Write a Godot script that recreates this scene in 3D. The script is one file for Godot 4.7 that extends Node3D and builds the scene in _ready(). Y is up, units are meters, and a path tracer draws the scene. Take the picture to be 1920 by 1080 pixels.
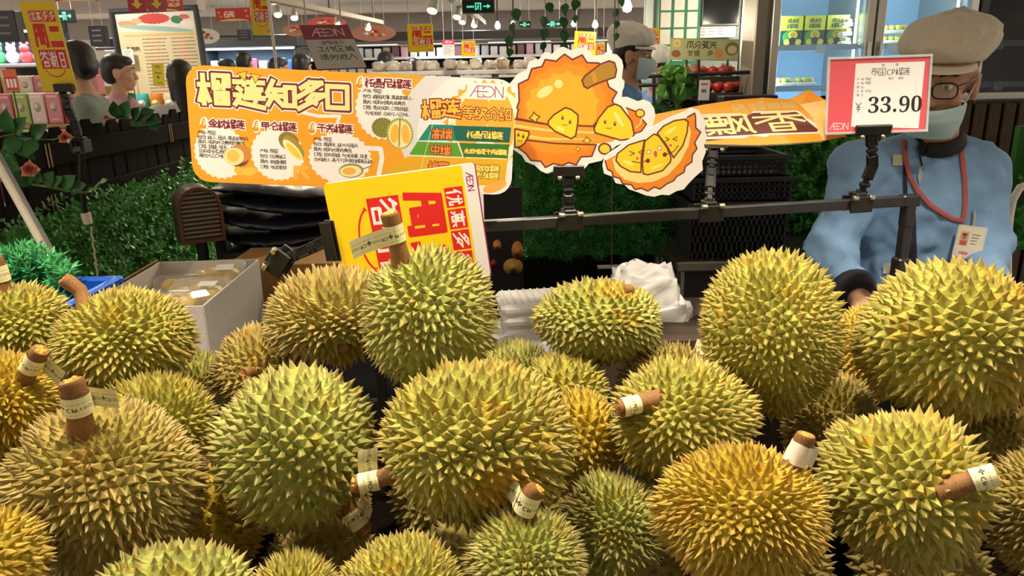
extends Node3D
# A durian stall in a supermarket. Metres, y up, the camera looks along -z.

const F := 1400.0
var eye := Transform3D()
var used := {}
var mats := {}
var rng := RandomNumberGenerator.new()

func _ready():
	rng.seed = 11
	setup_view()
	setup_lights()
	build_room()
	build_store()
	build_fridges()
	build_partitions()
	build_counter()
	build_signs()
	build_durians()
	build_worker()
	build_people()
	build_plants()

func setup_view():
	var cam := Camera3D.new()
	cam.name = "camera"
	cam.fov = rad_to_deg(2.0 * atan(540.0 / F))
	cam.near = 0.05
	cam.far = 100.0
	eye = Transform3D(Basis(Vector3.RIGHT, deg_to_rad(-16.2)) * Basis(Vector3.BACK, deg_to_rad(-1.2)), Vector3(0, 1.55, 0))
	cam.transform = eye
	add_child(cam)
	cam.current = true
	var w := WorldEnvironment.new()
	w.name = "environment"
	var e := Environment.new()
	e.background_mode = Environment.BG_COLOR
	e.background_color = Color(0.02, 0.02, 0.02)
	e.tonemap_mode = Environment.TONE_MAPPER_LINEAR
	e.tonemap_exposure = 1.0
	e.sdfgi_enabled = true
	e.ssao_enabled = true
	e.ssil_enabled = true
	w.environment = e
	add_child(w)

# ---------------------------------------------------------------- places
func ray(px: float, py: float) -> Vector3:
	return eye.basis * Vector3((px - 960.0) / F, (540.0 - py) / F, -1.0)

func at(px: float, py: float, z: float) -> Vector3:      # the point z metres into the scene
	var d := ray(px, py)
	return eye.origin + d * (z / -d.z)

func on_y(px: float, py: float, y: float) -> Vector3:    # the point at height y
	var d := ray(px, py)
	return eye.origin + d * ((y - eye.origin.y) / d.y)

func on_plane(px: float, py: float, p: Vector3, n: Vector3) -> Vector3:
	var d := ray(px, py)
	return eye.origin + d * ((p - eye.origin).dot(n) / d.dot(n))

# ---------------------------------------------------------------- meshes
class MB:
	var v := PackedVector3Array()
	var n := PackedVector3Array()
	var uv := PackedVector2Array()
	var col := PackedColorArray()
	var ix := PackedInt32Array()
	var t := Transform3D()          # applied to what is added
	var tint := Color(1, 1, 1)
	var flat_uv := false
	func tri(a: Vector3, b: Vector3, c: Vector3, ua := Vector2.ZERO, ub := Vector2.ZERO, uc := Vector2.ZERO):
		a = t * a; b = t * b; c = t * c
		var m := (b - a).cross(c - a).normalized()
		var k := v.size()
		v.append(a); v.append(b); v.append(c)
		n.append(m); n.append(m); n.append(m)
		uv.append(ua); uv.append(ub); uv.append(uc)
		col.append(tint); col.append(tint); col.append(tint)
		ix.append(k); ix.append(k + 2); ix.append(k + 1)
	func quad(a: Vector3, b: Vector3, c: Vector3, d: Vector3):   # counter-clockwise seen from outside
		tri(a, b, c, Vector2(0, 1), Vector2(1, 1), Vector2(1, 0))
		tri(a, c, d, Vector2(0, 1), Vector2(1, 0), Vector2(0, 0))
	func box(c: Vector3, s: Vector3, bev := 0.0, b := Basis()):
		var h := s * 0.5
		bev = minf(bev, minf(h.x, minf(h.y, h.z)) * 0.9)
		var keep := t
		t = t * Transform3D(b, c)
		for ax in 3:
			var u := (ax + 1) % 3
			var w := (ax + 2) % 3
			for sg in [-1.0, 1.0]:
				var q := []
				for k in [[-1, -1], [1, -1], [1, 1], [-1, 1]]:
					var p := Vector3()
					p[ax] = h[ax] * sg
					p[u] = (h[u] - bev) * k[0]
					p[w] = (h[w] - bev) * k[1]
					q.append(p)
				if sg < 0: q.reverse()
				quad(q[0], q[1], q[2], q[3])
		if bev > 0.0:
			for ax in 3:
				var u := (ax + 1) % 3
				var w := (ax + 2) % 3
				for su in [-1.0, 1.0]:
					for sw in [-1.0, 1.0]:
						var a := Vector3(); var d := Vector3()
						a[ax] = -(h[ax] - bev); d[ax] = -(h[ax] - bev)
						a[u] = h[u] * su; a[w] = (h[w] - bev) * sw
						d[u] = (h[u] - bev) * su; d[w] = h[w] * sw
						var a2 := a; var d2 := d
						a2[ax] = -a[ax]; d2[ax] = -d[ax]
						_e(a, a2, d2, d, su, sw, u, w)
			for sx in [-1.0, 1.0]:
				for sy in [-1.0, 1.0]:
					for sz in [-1.0, 1.0]:
						var p := Vector3(h.x * sx, (h.y - bev) * sy, (h.z - bev) * sz)
						var q := Vector3((h.x - bev) * sx, h.y * sy, (h.z - bev) * sz)
						var r := Vector3((h.x - bev) * sx, (h.y - bev) * sy, h.z * sz)
						if sx * sy * sz > 0: tri(p, q, r)
						else: tri(p, r, q)
		t = keep
	func _e(a: Vector3, a2: Vector3, d2: Vector3, d: Vector3, su: float, sw: float, u: int, w: int):
		var out := Vector3(); out[u] = su; out[w] = sw
		if (a2 - a).cross(d - a).dot(out) > 0: quad(a, a2, d2, d)
		else: quad(a, d, d2, a2)
	func grid(rows: Array, closed := false, flip := false, uvs := true):   # rows of points, each PackedVector3Array of one length; smooth
		var R := rows.size()
		var C: int = rows[0].size()
		var base := v.size()
		for i in R:
			var row: PackedVector3Array = rows[i]
			var up: PackedVector3Array = rows[maxi(i - 1, 0)]
			var dn: PackedVector3Array = rows[mini(i + 1, R - 1)]
			for j in C:
				var jl := (j - 1 + C) % C if closed else maxi(j - 1, 0)
				var jr := (j + 1) % C if closed else mini(j + 1, C - 1)
				var du := row[jr] - row[jl]
				if du.length_squared() < 1e-14:
					var o: PackedVector3Array = dn if i == 0 else up
					du = o[jr] - o[jl]
				var m := du.cross(dn[j] - up[j])
				if flip: m = -m
				v.append(t * row[j])
				n.append((t.basis * m).normalized() if m.length_squared() > 0 else Vector3.UP)
				uv.append(Vector2(float(j) / maxi(C - 1, 1), float(i) / maxi(R - 1, 1)))
				col.append(tint)
		var jm := C if closed else C - 1
		for i in R - 1:
			for j in jm:
				var a := base + i * C + j
				var b := base + i * C + (j + 1) % C
				var c := a + C
				var d := b + C
				if flip: ix.append_array(PackedInt32Array([a, b, d, a, d, c]))
				else: ix.append_array(PackedInt32Array([a, d, b, a, c, d]))
	func lathe(profile: Array, sides := 20, arc := TAU):   # [radius, y] from bottom to top, about y
		var rows := []
		for p in profile:
			var row := PackedVector3Array()
			for j in sides:
				var an := -TAU * j / sides
				row.append(Vector3(cos(an) * p[0], p[1], sin(an) * p[0]))
			rows.append(row)
		grid(rows, true)
	func ball(c: Vector3, r: Vector3, sides := 16, rings := 10, b := Basis()):
		var keep := t
		t = t * Transform3D(b, c) * Transform3D(Basis.from_scale(r), Vector3.ZERO)
		var pr := []
		for i in rings + 1:
			var an := PI * i / rings - PI / 2
			pr.append([maxf(cos(an), 0.0), sin(an)])
		lathe(pr, sides)
		t = keep
	func cyl(a: Vector3, b: Vector3, r0: float, r1: float, sides := 14, bev := 0.0):
		var d := b - a
		var L := d.length()
		var y := d / L
		var x := y.cross(Vector3(0.3, 0.9, 0.2) if absf(y.y) < 0.9 else Vector3.RIGHT).normalized()
		var keep := t
		t = t * Transform3D(Basis(x, y, x.cross(y)), a)
		var rows := []
		var e0 := minf(bev, r0 * 0.5)
		var e1 := minf(bev, r1 * 0.5)
		if bev > 0: lathe([[r0 - e0, 0], [r0, e0], [r1, L - e1], [r1 - e1, L]], sides)
		else: lathe([[r0, 0], [r1, L]], sides)
		disc(r0 - e0, 0.0, sides, -1.0)
		disc(r1 - e1, L, sides, 1.0)
		t = keep
	func disc(r: float, y: float, sides: int, up: float):
		for j in sides:
			var a := TAU * j / sides
			var b := TAU * (j + 1) / sides
			var p := Vector3(cos(a) * r, y, sin(a) * r)
			var q := Vector3(cos(b) * r, y, sin(b) * r)
			if up > 0: tri(Vector3(0, y, 0), q, p)
			else: tri(Vector3(0, y, 0), p, q)
	func tube(path: Array, rad, sides := 8, flat := 1.0):   # rad: a number or one per point; flat squeezes the section
		var rows := []
		var last := Vector3.ZERO
		for i in path.size():
			var d: Vector3 = (path[mini(i + 1, path.size() - 1)] - path[maxi(i - 1, 0)]).normalized()
			var x := last
			if i == 0: x = d.cross(Vector3.UP if absf(d.y) < 0.9 else Vector3.RIGHT)
			x = (x - d * x.dot(d)).normalized()
			last = x
			var y := d.cross(x)
			var r: float = rad[i] if rad is Array else rad
			var row := PackedVector3Array()
			for j in sides:
				var an := TAU * j / sides
				row.append(path[i] + x * cos(an) * r + y * sin(an) * r * flat)
			rows.append(row)
		grid(rows, true)
		for e in [0, path.size() - 1]:
			var row: PackedVector3Array = rows[e]
			for j in range(1, sides - 1):
				if e == 0: tri(row[0], row[j + 1], row[j])
				else: tri(row[0], row[j], row[j + 1])
	func slab(poly: PackedVector2Array, z0: float, z1: float, uvr := Rect2()):   # polygon in xy, extruded in z; uv on the faces from uvr
		if Geometry2D.is_polygon_clockwise(poly): poly.reverse()
		var k := Geometry2D.triangulate_polygon(poly)
		for i in range(0, k.size(), 3):
			var a := poly[k[i]]; var b := poly[k[i + 1]]; var c := poly[k[i + 2]]
			if (b - a).cross(c - a) < 0:
				var s := b; b = c; c = s
			tri(Vector3(a.x, a.y, z1), Vector3(b.x, b.y, z1), Vector3(c.x, c.y, z1), _u(a, uvr), _u(b, uvr), _u(c, uvr))
			tri(Vector3(a.x, a.y, z0), Vector3(c.x, c.y, z0), Vector3(b.x, b.y, z0), _u(a, uvr), _u(c, uvr), _u(b, uvr))
		rimwall(poly, z0, z1)
	func face(poly: PackedVector2Array, z: float, uvr: Rect2):   # the front sheet only
		if Geometry2D.is_polygon_clockwise(poly): poly.reverse()
		var k := Geometry2D.triangulate_polygon(poly)
		for i in range(0, k.size(), 3):
			var a := poly[k[i]]; var b := poly[k[i + 1]]; var c := poly[k[i + 2]]
			if (b - a).cross(c - a) < 0:
				var s := b; b = c; c = s
			tri(Vector3(a.x, a.y, z), Vector3(b.x, b.y, z), Vector3(c.x, c.y, z), _u(a, uvr), _u(b, uvr), _u(c, uvr))
	func rimwall(poly: PackedVector2Array, z0: float, z1: float):
		for i in poly.size():
			var a := poly[i]
			var b := poly[(i + 1) % poly.size()]
			quad(Vector3(a.x, a.y, z0), Vector3(b.x, b.y, z0), Vector3(b.x, b.y, z1), Vector3(a.x, a.y, z1))
	func _u(p: Vector2, r: Rect2) -> Vector2:
		if r.size.x == 0.0: return Vector2.ZERO
		return Vector2((p.x - r.position.x) / r.size.x, 1.0 - (p.y - r.position.y) / r.size.y)
	func mesh(local := Transform3D(), colored := false, flat := false) -> ArrayMesh:
		var a := []
		a.resize(Mesh.ARRAY_MAX)
		if local != Transform3D():
			var inv := local.affine_inverse()
			var nb := inv.basis
			for i in v.size():
				v[i] = inv * v[i]
				n[i] = (nb * n[i]).normalized()
		a[Mesh.ARRAY_VERTEX] = v
		if not flat: a[Mesh.ARRAY_NORMAL] = n
		if uv.size() == v.size(): a[Mesh.ARRAY_TEX_UV] = uv
		if colored: a[Mesh.ARRAY_COLOR] = col
		a[Mesh.ARRAY_INDEX] = ix
		var m := ArrayMesh.new()
		m.add_surface_from_arrays(Mesh.PRIMITIVE_TRIANGLES, a)
		return m

func numbered(called: String) -> String:
	if not used.has(called):
		used[called] = 0
		return called
	used[called] += 1
	return "%s_%03d" % [called, used[called]]

func thing(called: String, label: String, category: String, where := Transform3D(), group := "") -> Node3D:
	var o := Node3D.new()
	o.name = numbered(called)
	o.transform = where
	add_child(o)
	meta(o, label, category, group)
	return o

func spot(p: Vector3, turn := 0.0) -> Transform3D:
	return Transform3D(Basis(Vector3.UP, turn), p)

func meta(o: Node, label: String, category: String, group := "", kind := ""):
	if label: o.set_meta("label", label)
	if category: o.set_meta("category", category)
	if group: o.set_meta("group", group)
	if kind: o.set_meta("kind", kind)

# A part from world-space geometry (inw) or from geometry in the thing's own frame.
func part(mb: MB, called: String, m: Material, parent: Node3D, inw := false, colored := false, flat := false, label := "") -> MeshInstance3D:
	var o := MeshInstance3D.new()
	o.name = called
	var root := Transform3D()
	if inw:
		var q: Node = parent
		while q is Node3D and q != self:
			root = q.transform * root
			q = q.get_parent()
	o.mesh = mb.mesh(root, colored, flat)
	o.material_override = m
	parent.add_child(o, true)
	if label: o.set_meta("label", label)
	return o

func single(mb: MB, called: String, m: Material, label: String, category: String, base: Transform3D, group := "", colored := false, flat := false) -> MeshInstance3D:
	var o := MeshInstance3D.new()
	o.name = numbered(called)
	o.mesh = mb.mesh(base, colored, flat)
	o.transform = base
	o.material_override = m
	add_child(o)
	meta(o, label, category, group)
	return o

func structure(mb: MB, called: String, m: Material, label := "") -> MeshInstance3D:
	var o := MeshInstance3D.new()
	o.name = numbered(called)
	o.mesh = mb.mesh()
	o.material_override = m
	add_child(o)
	o.set_meta("kind", "structure")
	if label: o.set_meta("label", label)
	return o

func copy_of(o: Node3D, where: Transform3D, label := "", group := "") -> Node3D:
	var c: Node3D = o.duplicate()
	var called: String = String(o.name)
	if called.length() > 4 and called.substr(called.length() - 3).is_valid_int(): called = called.substr(0, called.length() - 4)
	c.name = numbered(called)
	add_child(c)
	c.transform = where
	if label: c.set_meta("label", label)
	if group: c.set_meta("group", group)
	return c

func child_copy(o: MeshInstance3D, parent: Node3D, where: Transform3D, called := "", m: Material = null) -> MeshInstance3D:
	var c := MeshInstance3D.new()
	c.name = called if called else String(o.name)
	c.mesh = o.mesh
	c.material_override = m if m else o.material_override
	c.transform = where
	parent.add_child(c, true)
	return c

# ---------------------------------------------------------------- materials
func mat(c: Color, rough := 0.6, metal := 0.0, spec := 0.5) -> StandardMaterial3D:
	var key := "%s %.2f %.2f %.2f" % [c.to_html(), rough, metal, spec]
	if mats.has(key): return mats[key]
	var m := StandardMaterial3D.new()
	m.albedo_color = c
	m.roughness = rough
	m.metallic = metal
	m.metallic_specular = spec
	mats[key] = m
	return m

func rgb(r: int, g: int, b: int, a := 255) -> Color:
	return Color8(r, g, b, a)

func glow(c: Color, energy: float) -> StandardMaterial3D:
	var key := "glow %s %.2f" % [c.to_html(), energy]
	if mats.has(key): return mats[key]
	var m := StandardMaterial3D.new()
	m.albedo_color = c
	m.emission_enabled = true
	m.emission = c
	m.emission_energy_multiplier = energy
	mats[key] = m
	return m

func noisy(key: String, a: Color, b: Color, scale: Vector3, freq := 0.02, rough := 0.7, relief := 0.0, size := 256, octaves := 4, spec := 0.5) -> StandardMaterial3D:
	if mats.has(key): return mats[key]
	var m := StandardMaterial3D.new()
	var f := FastNoiseLite.new()
	f.seed = key.length() * 7 + 3
	f.frequency = freq
	f.fractal_octaves = octaves
	var g := Gradient.new()
	g.set_color(0, a)
	g.set_color(1, b)
	var x := NoiseTexture2D.new()
	x.noise = f
	x.width = size
	x.height = size
	x.seamless = true
	x.color_ramp = g
	m.albedo_texture = x
	m.uv1_triplanar = true
	m.uv1_scale = scale
	m.roughness = rough
	m.metallic_specular = spec
	mats[key] = m
	return m

func vcol(rough := 0.6, key := "vcol", backlit := 0.0) -> StandardMaterial3D:
	if mats.has(key): return mats[key]
	var m := StandardMaterial3D.new()
	m.vertex_color_use_as_albedo = true
	m.metallic_specular = 0.35
	m.roughness = rough
	if backlit > 0.0:
		m.backlight_enabled = true
		m.backlight = Color(backlit, backlit, backlit)
	mats[key] = m
	return m

func clear(key: String, c: Color, alpha: float, rough := 0.05) -> StandardMaterial3D:
	if mats.has(key): return mats[key]
	var m := StandardMaterial3D.new()
	m.transparency = BaseMaterial3D.TRANSPARENCY_ALPHA
	m.albedo_color = Color(c.r, c.g, c.b, alpha)
	m.roughness = rough
	mats[key] = m
	return m

func printed(canvas: Canvas, rough := 0.45, paper := 1.0) -> StandardMaterial3D:      # paper: how white the stock is
	var m := StandardMaterial3D.new()
	m.albedo_color = Color(paper, paper, paper)
	m.albedo_texture = ImageTexture.create_from_image(canvas.im)
	m.roughness = rough
	m.texture_repeat = false
	return m

# ---------------------------------------------------------------- light: recessed downlights all over the ceiling, track spots over the stall
const CEIL := 2.65
func area_light(called: String, p: Vector3, size: Vector2, energy: float, c: Color, turn := Basis(Vector3.RIGHT, -PI / 2)):
	var l := AreaLight3D.new()
	l.name = called
	l.area_size = size
	l.light_energy = energy
	l.light_color = c
	l.area_range = 40.0
	l.area_attenuation = 2.0
	l.shadow_enabled = true
	l.transform = Transform3D(turn, p)
	add_child(l, true)

func spot_light(called: String, p: Vector3, to: Vector3, energy: float, angle: float, c: Color, size := 0.05):
	var l := SpotLight3D.new()
	l.name = called
	l.light_energy = energy
	l.light_color = c
	l.spot_angle = angle
	l.spot_angle_attenuation = 0.6
	l.spot_range = 40.0
	l.spot_attenuation = 2.0
	l.light_size = size
	l.shadow_enabled = true
	l.transform = Transform3D(Basis.looking_at(to - p, Vector3.BACK if absf((to - p).normalized().y) > 0.9 else Vector3.UP), p)
	add_child(l, true)

func setup_lights():
	var warm := Color(1.0, 0.93, 0.82)
	var white := Color(1.0, 0.965, 0.91)
	var first: Node3D
	for iz in 9:
		for ix in 6:
			var p := Vector3(-7.6 + ix * 3.1 + (iz % 2) * 0.9, CEIL, 3.4 - iz * 3.2)
			if absf(p.x) < 3.3 and p.z > -3.6: continue       # the stall has track spots in place of downlights
			if first == null:
				first = thing("ceiling_downlight", "round recessed downlight in the pale store ceiling", "downlight", spot(p), "recessed ceiling downlights")
				var mb := MB.new()
				mb.lathe([[0.105, -0.012], [0.125, -0.010], [0.13, 0.0], [0.10, 0.0]], 20)
				part(mb, "trim_ring", mat(rgb(236, 236, 234), 0.5), first)
				mb = MB.new()
				mb.disc(0.104, -0.006, 20, -1.0)
				part(mb, "lamp_disc", glow(Color(1, 0.96, 0.88), 5.0), first)
			else: copy_of(first, spot(p))
			area_light("downlight_beam", p - Vector3(0, 0.016, 0), Vector2(0.19, 0.19), 2.9, white)
	# track over the heap, above the frame
	var a := Vector3(-1.35, CEIL - 0.06, -1.0)
	var b := Vector3(1.45, CEIL - 0.06, -1.1)
	light_track("black lighting track with spot heads above the durian table", a, b, [], warm)
	for k in 4:
		var p := a.lerp(b, 0.13 + 0.245 * k)
		spot_head("black track spotlight over the durian heap, %s from the left" % ordinal(k), p, p + Vector3(0.05, -1.9, 0.05), "track spotlights over the heap", warm, 2.6, 42.0)

	# an unseen second track, added in front to brighten the signs
	a = Vector3(-1.3, CEIL - 0.06, 0.25)
	b = Vector3(1.4, CEIL - 0.06, 0.25)
	light_track("added unseen lighting track with spot heads in front of the stall", a, b, [], warm)
	for k in 3:
		var p := a.lerp(b, 0.2 + 0.3 * k)
		spot_head("added unseen track spotlight aimed at the stall's signs, %s from the left" % ordinal(k), p, Vector3(-0.5 + 0.55 * k, 1.45, -1.45), "added spotlights for the signs", warm, 0.3, 19.0)

func ordinal(n: int) -> String:
	return ["first", "second", "third", "fourth", "fifth", "sixth", "seventh", "eighth", "ninth", "tenth", "eleventh", "twelfth", "thirteenth", "fourteenth", "fifteenth", "sixteenth"][n % 16]

func light_track(label: String, a: Vector3, b: Vector3, hang: Array, _c: Color, col := Color8(40, 40, 42)):
	var o := thing("light_track", label, "light track", spot((a + b) / 2 + Vector3(0, -0.02, 0)))
	var d := (b - a).normalized()
	var y := (Vector3.UP - d * d.y).normalized()
	var bs := Basis(d, y, d.cross(y))
	var mb := MB.new()
	mb.box((a + b) / 2, Vector3(a.distance_to(b), 0.035, 0.05), 0.004, bs)
	part(mb, "channel", mat(col, 0.4), o, true)
	for k in [0.08, 0.5, 0.92]:
		var p := a.lerp(b, k)
		mb = MB.new()
		mb.cyl(p, Vector3(p.x, CEIL, p.z), 0.006, 0.006, 8)
		part(mb, "hanger_rod", mat(rgb(90, 90, 92), 0.4), o, true)

func spot_head(label: String, p: Vector3, to: Vector3, group: String, c: Color, energy: float, angle := 32.0, pale := false, k := 1.0):
	var d := (to - p).normalized()
	var o := thing("track_spotlight", label, "spotlight", spot(p - Vector3(0, 0.17, 0)), group)
	var body := mat(rgb(206, 202, 194), 0.4) if pale else mat(rgb(38, 38, 40), 0.4)
	var mb := MB.new()
	mb.cyl(p - Vector3(0, 0.018, 0), p - Vector3(0, 0.018 + 0.052 * k, 0), 0.008 * k, 0.008 * k, 8)
	part(mb, "arm", body, o, true)
	var c0 := p - Vector3(0, 0.018 + 0.057 * k, 0) - d * 0.03 * k
	mb = MB.new()
	var x := d.cross(Vector3(0.3, 0.2, 0.9)).normalized()
	mb.t = Transform3D(Basis(x, d, x.cross(d)).scaled(Vector3.ONE * k), c0)
	mb.lathe([[0.0, -0.02], [0.030, -0.018], [0.036, 0.0], [0.046, 0.09], [0.048, 0.11], [0.043, 0.11], [0.040, 0.095]], 18)
	part(mb, "housing", body, o, true)
	mb = MB.new()
	mb.t = Transform3D(Basis(x, d, x.cross(d)).scaled(Vector3.ONE * k), c0)
	mb.ball(Vector3(0, 0.090, 0), Vector3(0.041, 0.014, 0.041), 16, 6)
	part(mb, "bulb", glow(c, 9.0), o, true)
	spot_light("spot_beam", c0 + d * 0.125 * k, to, energy, angle, c, 0.045)

# ---------------------------------------------------------------- flat print: a small drawing surface and a stroke alphabet
class Canvas:
	var im: Image
	var w: int
	var h: int
	func _init(width: int, height: int, c: Color):
		w = width
		h = height
		im = Image.create(w, h, false, Image.FORMAT_RGB8)
		im.fill(c)
	func rect(x: float, y: float, a: float, b: float, c: Color):
		im.fill_rect(Rect2i(int(x), int(y), int(a), int(b)), c)
	func poly(p: PackedVector2Array, c: Color):
		var lo := 1e9
		var hi := -1e9
		for q in p:
			lo = minf(lo, q.y)
			hi = maxf(hi, q.y)
		var cnt := p.size()
		for y in range(maxi(int(floor(lo)), 0), mini(int(ceil(hi)), h)):
			var yy := y + 0.5
			var xs := PackedFloat32Array()
			var a := p[cnt - 1]
			for i in cnt:
				var b := p[i]
				if (a.y <= yy) != (b.y <= yy): xs.append(a.x + (yy - a.y) / (b.y - a.y) * (b.x - a.x))
				a = b
			xs.sort()
			for k in range(0, xs.size() - 1, 2):
				var x0 := maxi(int(round(xs[k])), 0)
				var x1 := mini(int(round(xs[k + 1])), w)
				if x1 > x0: im.fill_rect(Rect2i(x0, y, x1 - x0, 1), c)
	func line(a: Vector2, b: Vector2, wd: float, c: Color, ext := 0.0):
		var d := (b - a).normalized()
		if a.distance_squared_to(b) < 0.01: d = Vector2.RIGHT
		a -= d * ext
		b += d * ext
		var s := Vector2(-d.y, d.x) * wd * 0.5
		poly(PackedVector2Array([a + s, b + s, b - s, a - s]), c)
	func path(p: Array, wd: float, c: Color, round := true, closed := false):
		for i in p.size() - (0 if closed else 1): line(p[i], p[(i + 1) % p.size()], wd, c)
		if round:
			for q in p: disc(q, wd * 0.5, c)
	func disc(q: Vector2, r: float, c: Color): oval(q, r, r, 0.0, c)
	func oval(q: Vector2, rx: float, ry: float, turn: float, c: Color):
		poly(ring(q, rx, ry, turn), c)
	func ring(q: Vector2, rx: float, ry: float, turn := 0.0) -> PackedVector2Array:
		var p := PackedVector2Array()
		var k := clampi(int(maxf(rx, ry) * 0.8) + 6, 8, 48)
		for i in k:
			var a := TAU * i / k
			p.append(q + Vector2(cos(a) * rx, sin(a) * ry).rotated(turn))
		return p
	func burst(q: Vector2, rx: float, ry: float, teeth: int, depth: float, c: Color, turn := 0.0):
		var p := PackedVector2Array()
		for i in teeth * 2:
			var a := TAU * i / (teeth * 2.0) + turn
			var k := 1.0 if i % 2 == 0 else 1.0 - depth
			p.append(q + Vector2(cos(a) * rx * k, sin(a) * ry * k))
		poly(p, c)

var strokes_of := {}
func strokes(g: String, box := Rect2(0, 0, 1, 1)) -> Array:      # lines of a character, in a unit box
	var out := []
	if not glyphs.has(g): return out
	if not strokes_of.has(g):
		var mine := []
		for tok: String in glyphs[g].split(" ", false):
			if tok.unicode_at(0) > 127:
				var r := Rect2(tok[1].to_float() / 9.0, tok[2].to_float() / 9.0, 0, 0)
				r.size = Vector2(tok[3].to_float() / 9.0, tok[4].to_float() / 9.0) - r.position
				mine.append_array(strokes(tok[0], r))
			else:
				var l := []
				for i in range(0, tok.length() - 1, 2): l.append(Vector2(tok[i].to_float() / 9.0, tok[i + 1].to_float() / 9.0))
				mine.append(l)
		strokes_of[g] = mine
	for l in strokes_of[g]:
		var k := []
		for p in l: k.append(box.position + p * box.size)
		out.append(k)
	return out

# Draws text whose first character box starts at o; right and down are the axes of one character box.
func write(cv: Canvas, text: String, o: Vector2, right: Vector2, down: Vector2, wd: float, c: Color, gap := 1.12):
	var p := o
	for ch in text:
		if ch == " ":
			p += right * 0.5 * gap
			continue
		if ch.unicode_at(0) < 127 and not glyphs.has(ch):
			latin(cv, ch, p, right, down, c)
			p += right * 0.62
			continue
		for l in strokes(ch):
			for i in l.size() - 1:
				var a: Vector2 = l[i]
				var b: Vector2 = l[i + 1]
				cv.line(p + right * a.x + down * a.y, p + right * b.x + down * b.y, wd, c, wd * 0.38)
		p += right * gap * (0.5 if ch in ":,." else 1.0)

var letters := {}
func latin(cv: Canvas, text: String, o: Vector2, right: Vector2, down: Vector2, c: Color, bold := false, serif := false) -> float:
	var key := "%s %s %s" % [text, bold, serif]
	if not letters.has(key):
		var f := SystemFont.new()
		f.font_names = PackedStringArray(["Droid Serif" if serif else "Droid Sans"])
		f.font_weight = 700 if bold else 400
		var tm := TextMesh.new()
		tm.font = f
		tm.text = text
		tm.font_size = 64
		tm.pixel_size = 1.0 / 46.0
		tm.depth = 0.0
		tm.horizontal_alignment = HORIZONTAL_ALIGNMENT_LEFT
		var arr := tm.get_mesh_arrays()
		letters[key] = [arr[Mesh.ARRAY_VERTEX], arr[Mesh.ARRAY_INDEX]]
	var vs: PackedVector3Array = letters[key][0]
	var ix = letters[key][1]
	var x0 := 1e9
	var x1 := -1e9
	var lo := 1e9
	for q in vs:
		x0 = minf(x0, q.x)
		x1 = maxf(x1, q.x)
	lo = letter_base(bold, serif)
	if ix == null or ix.size() == 0: ix = PackedInt32Array(range(vs.size()))
	for i in range(0, ix.size(), 3):
		var p := PackedVector2Array()
		for k in 3:
			var q := vs[ix[i + k]]
			p.append(o + right * (q.x - x0) + down * (1.0 - (q.y - lo)))
		cv.poly(p, c)
	return x1 - x0

var bases := {}
func letter_base(bold: bool, serif: bool) -> float:
	var key := "%s %s" % [bold, serif]
	if not bases.has(key):
		var f := SystemFont.new()
		f.font_names = PackedStringArray(["Droid Serif" if serif else "Droid Sans"])
		f.font_weight = 700 if bold else 400
		var tm := TextMesh.new()
		tm.font = f
		tm.text = "H"
		tm.font_size = 64
		tm.pixel_size = 1.0 / 46.0
		tm.depth = 0.0
		var lo := 1e9
		for q in tm.get_mesh_arrays()[Mesh.ARRAY_VERTEX]: lo = minf(lo, q.y)
		bases[key] = lo
	return bases[key]

# The chain's wordmark: a slanted A joined to E, an O joined by a bar, an N.
func wordmark(cv: Canvas, o: Vector2, right: Vector2, down: Vector2, wd: float, c: Color):   # box 2.3 x 1
	var m := func(x: float, y: float) -> Vector2: return o + right * x + down * y
	for s in [[[0.0, 1.0], [0.45, 0.0], [0.52, 0.0]], [[0.52, 0.0], [0.52, 1.0], [0.98, 1.0]], [[0.52, 0.0], [0.96, 0.0]], [[0.30, 0.5], [0.90, 0.5]], [[1.72, 1.0], [1.72, 0.0], [2.26, 1.0], [2.26, 0.0]], [[0.92, 0.5], [1.22, 0.5]]]:
		for i in s.size() - 1: cv.line(m.call(s[i][0], s[i][1]), m.call(s[i + 1][0], s[i + 1][1]), wd, c, wd * 0.3)
	var p := []
	for i in 29:
		var a := -2.7 + 5.4 * i / 28.0
		p.append(m.call(1.22 + 0.42 * cos(a), 0.5 + 0.5 * sin(a)))
	cv.path(p, wd, c, false)

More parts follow.
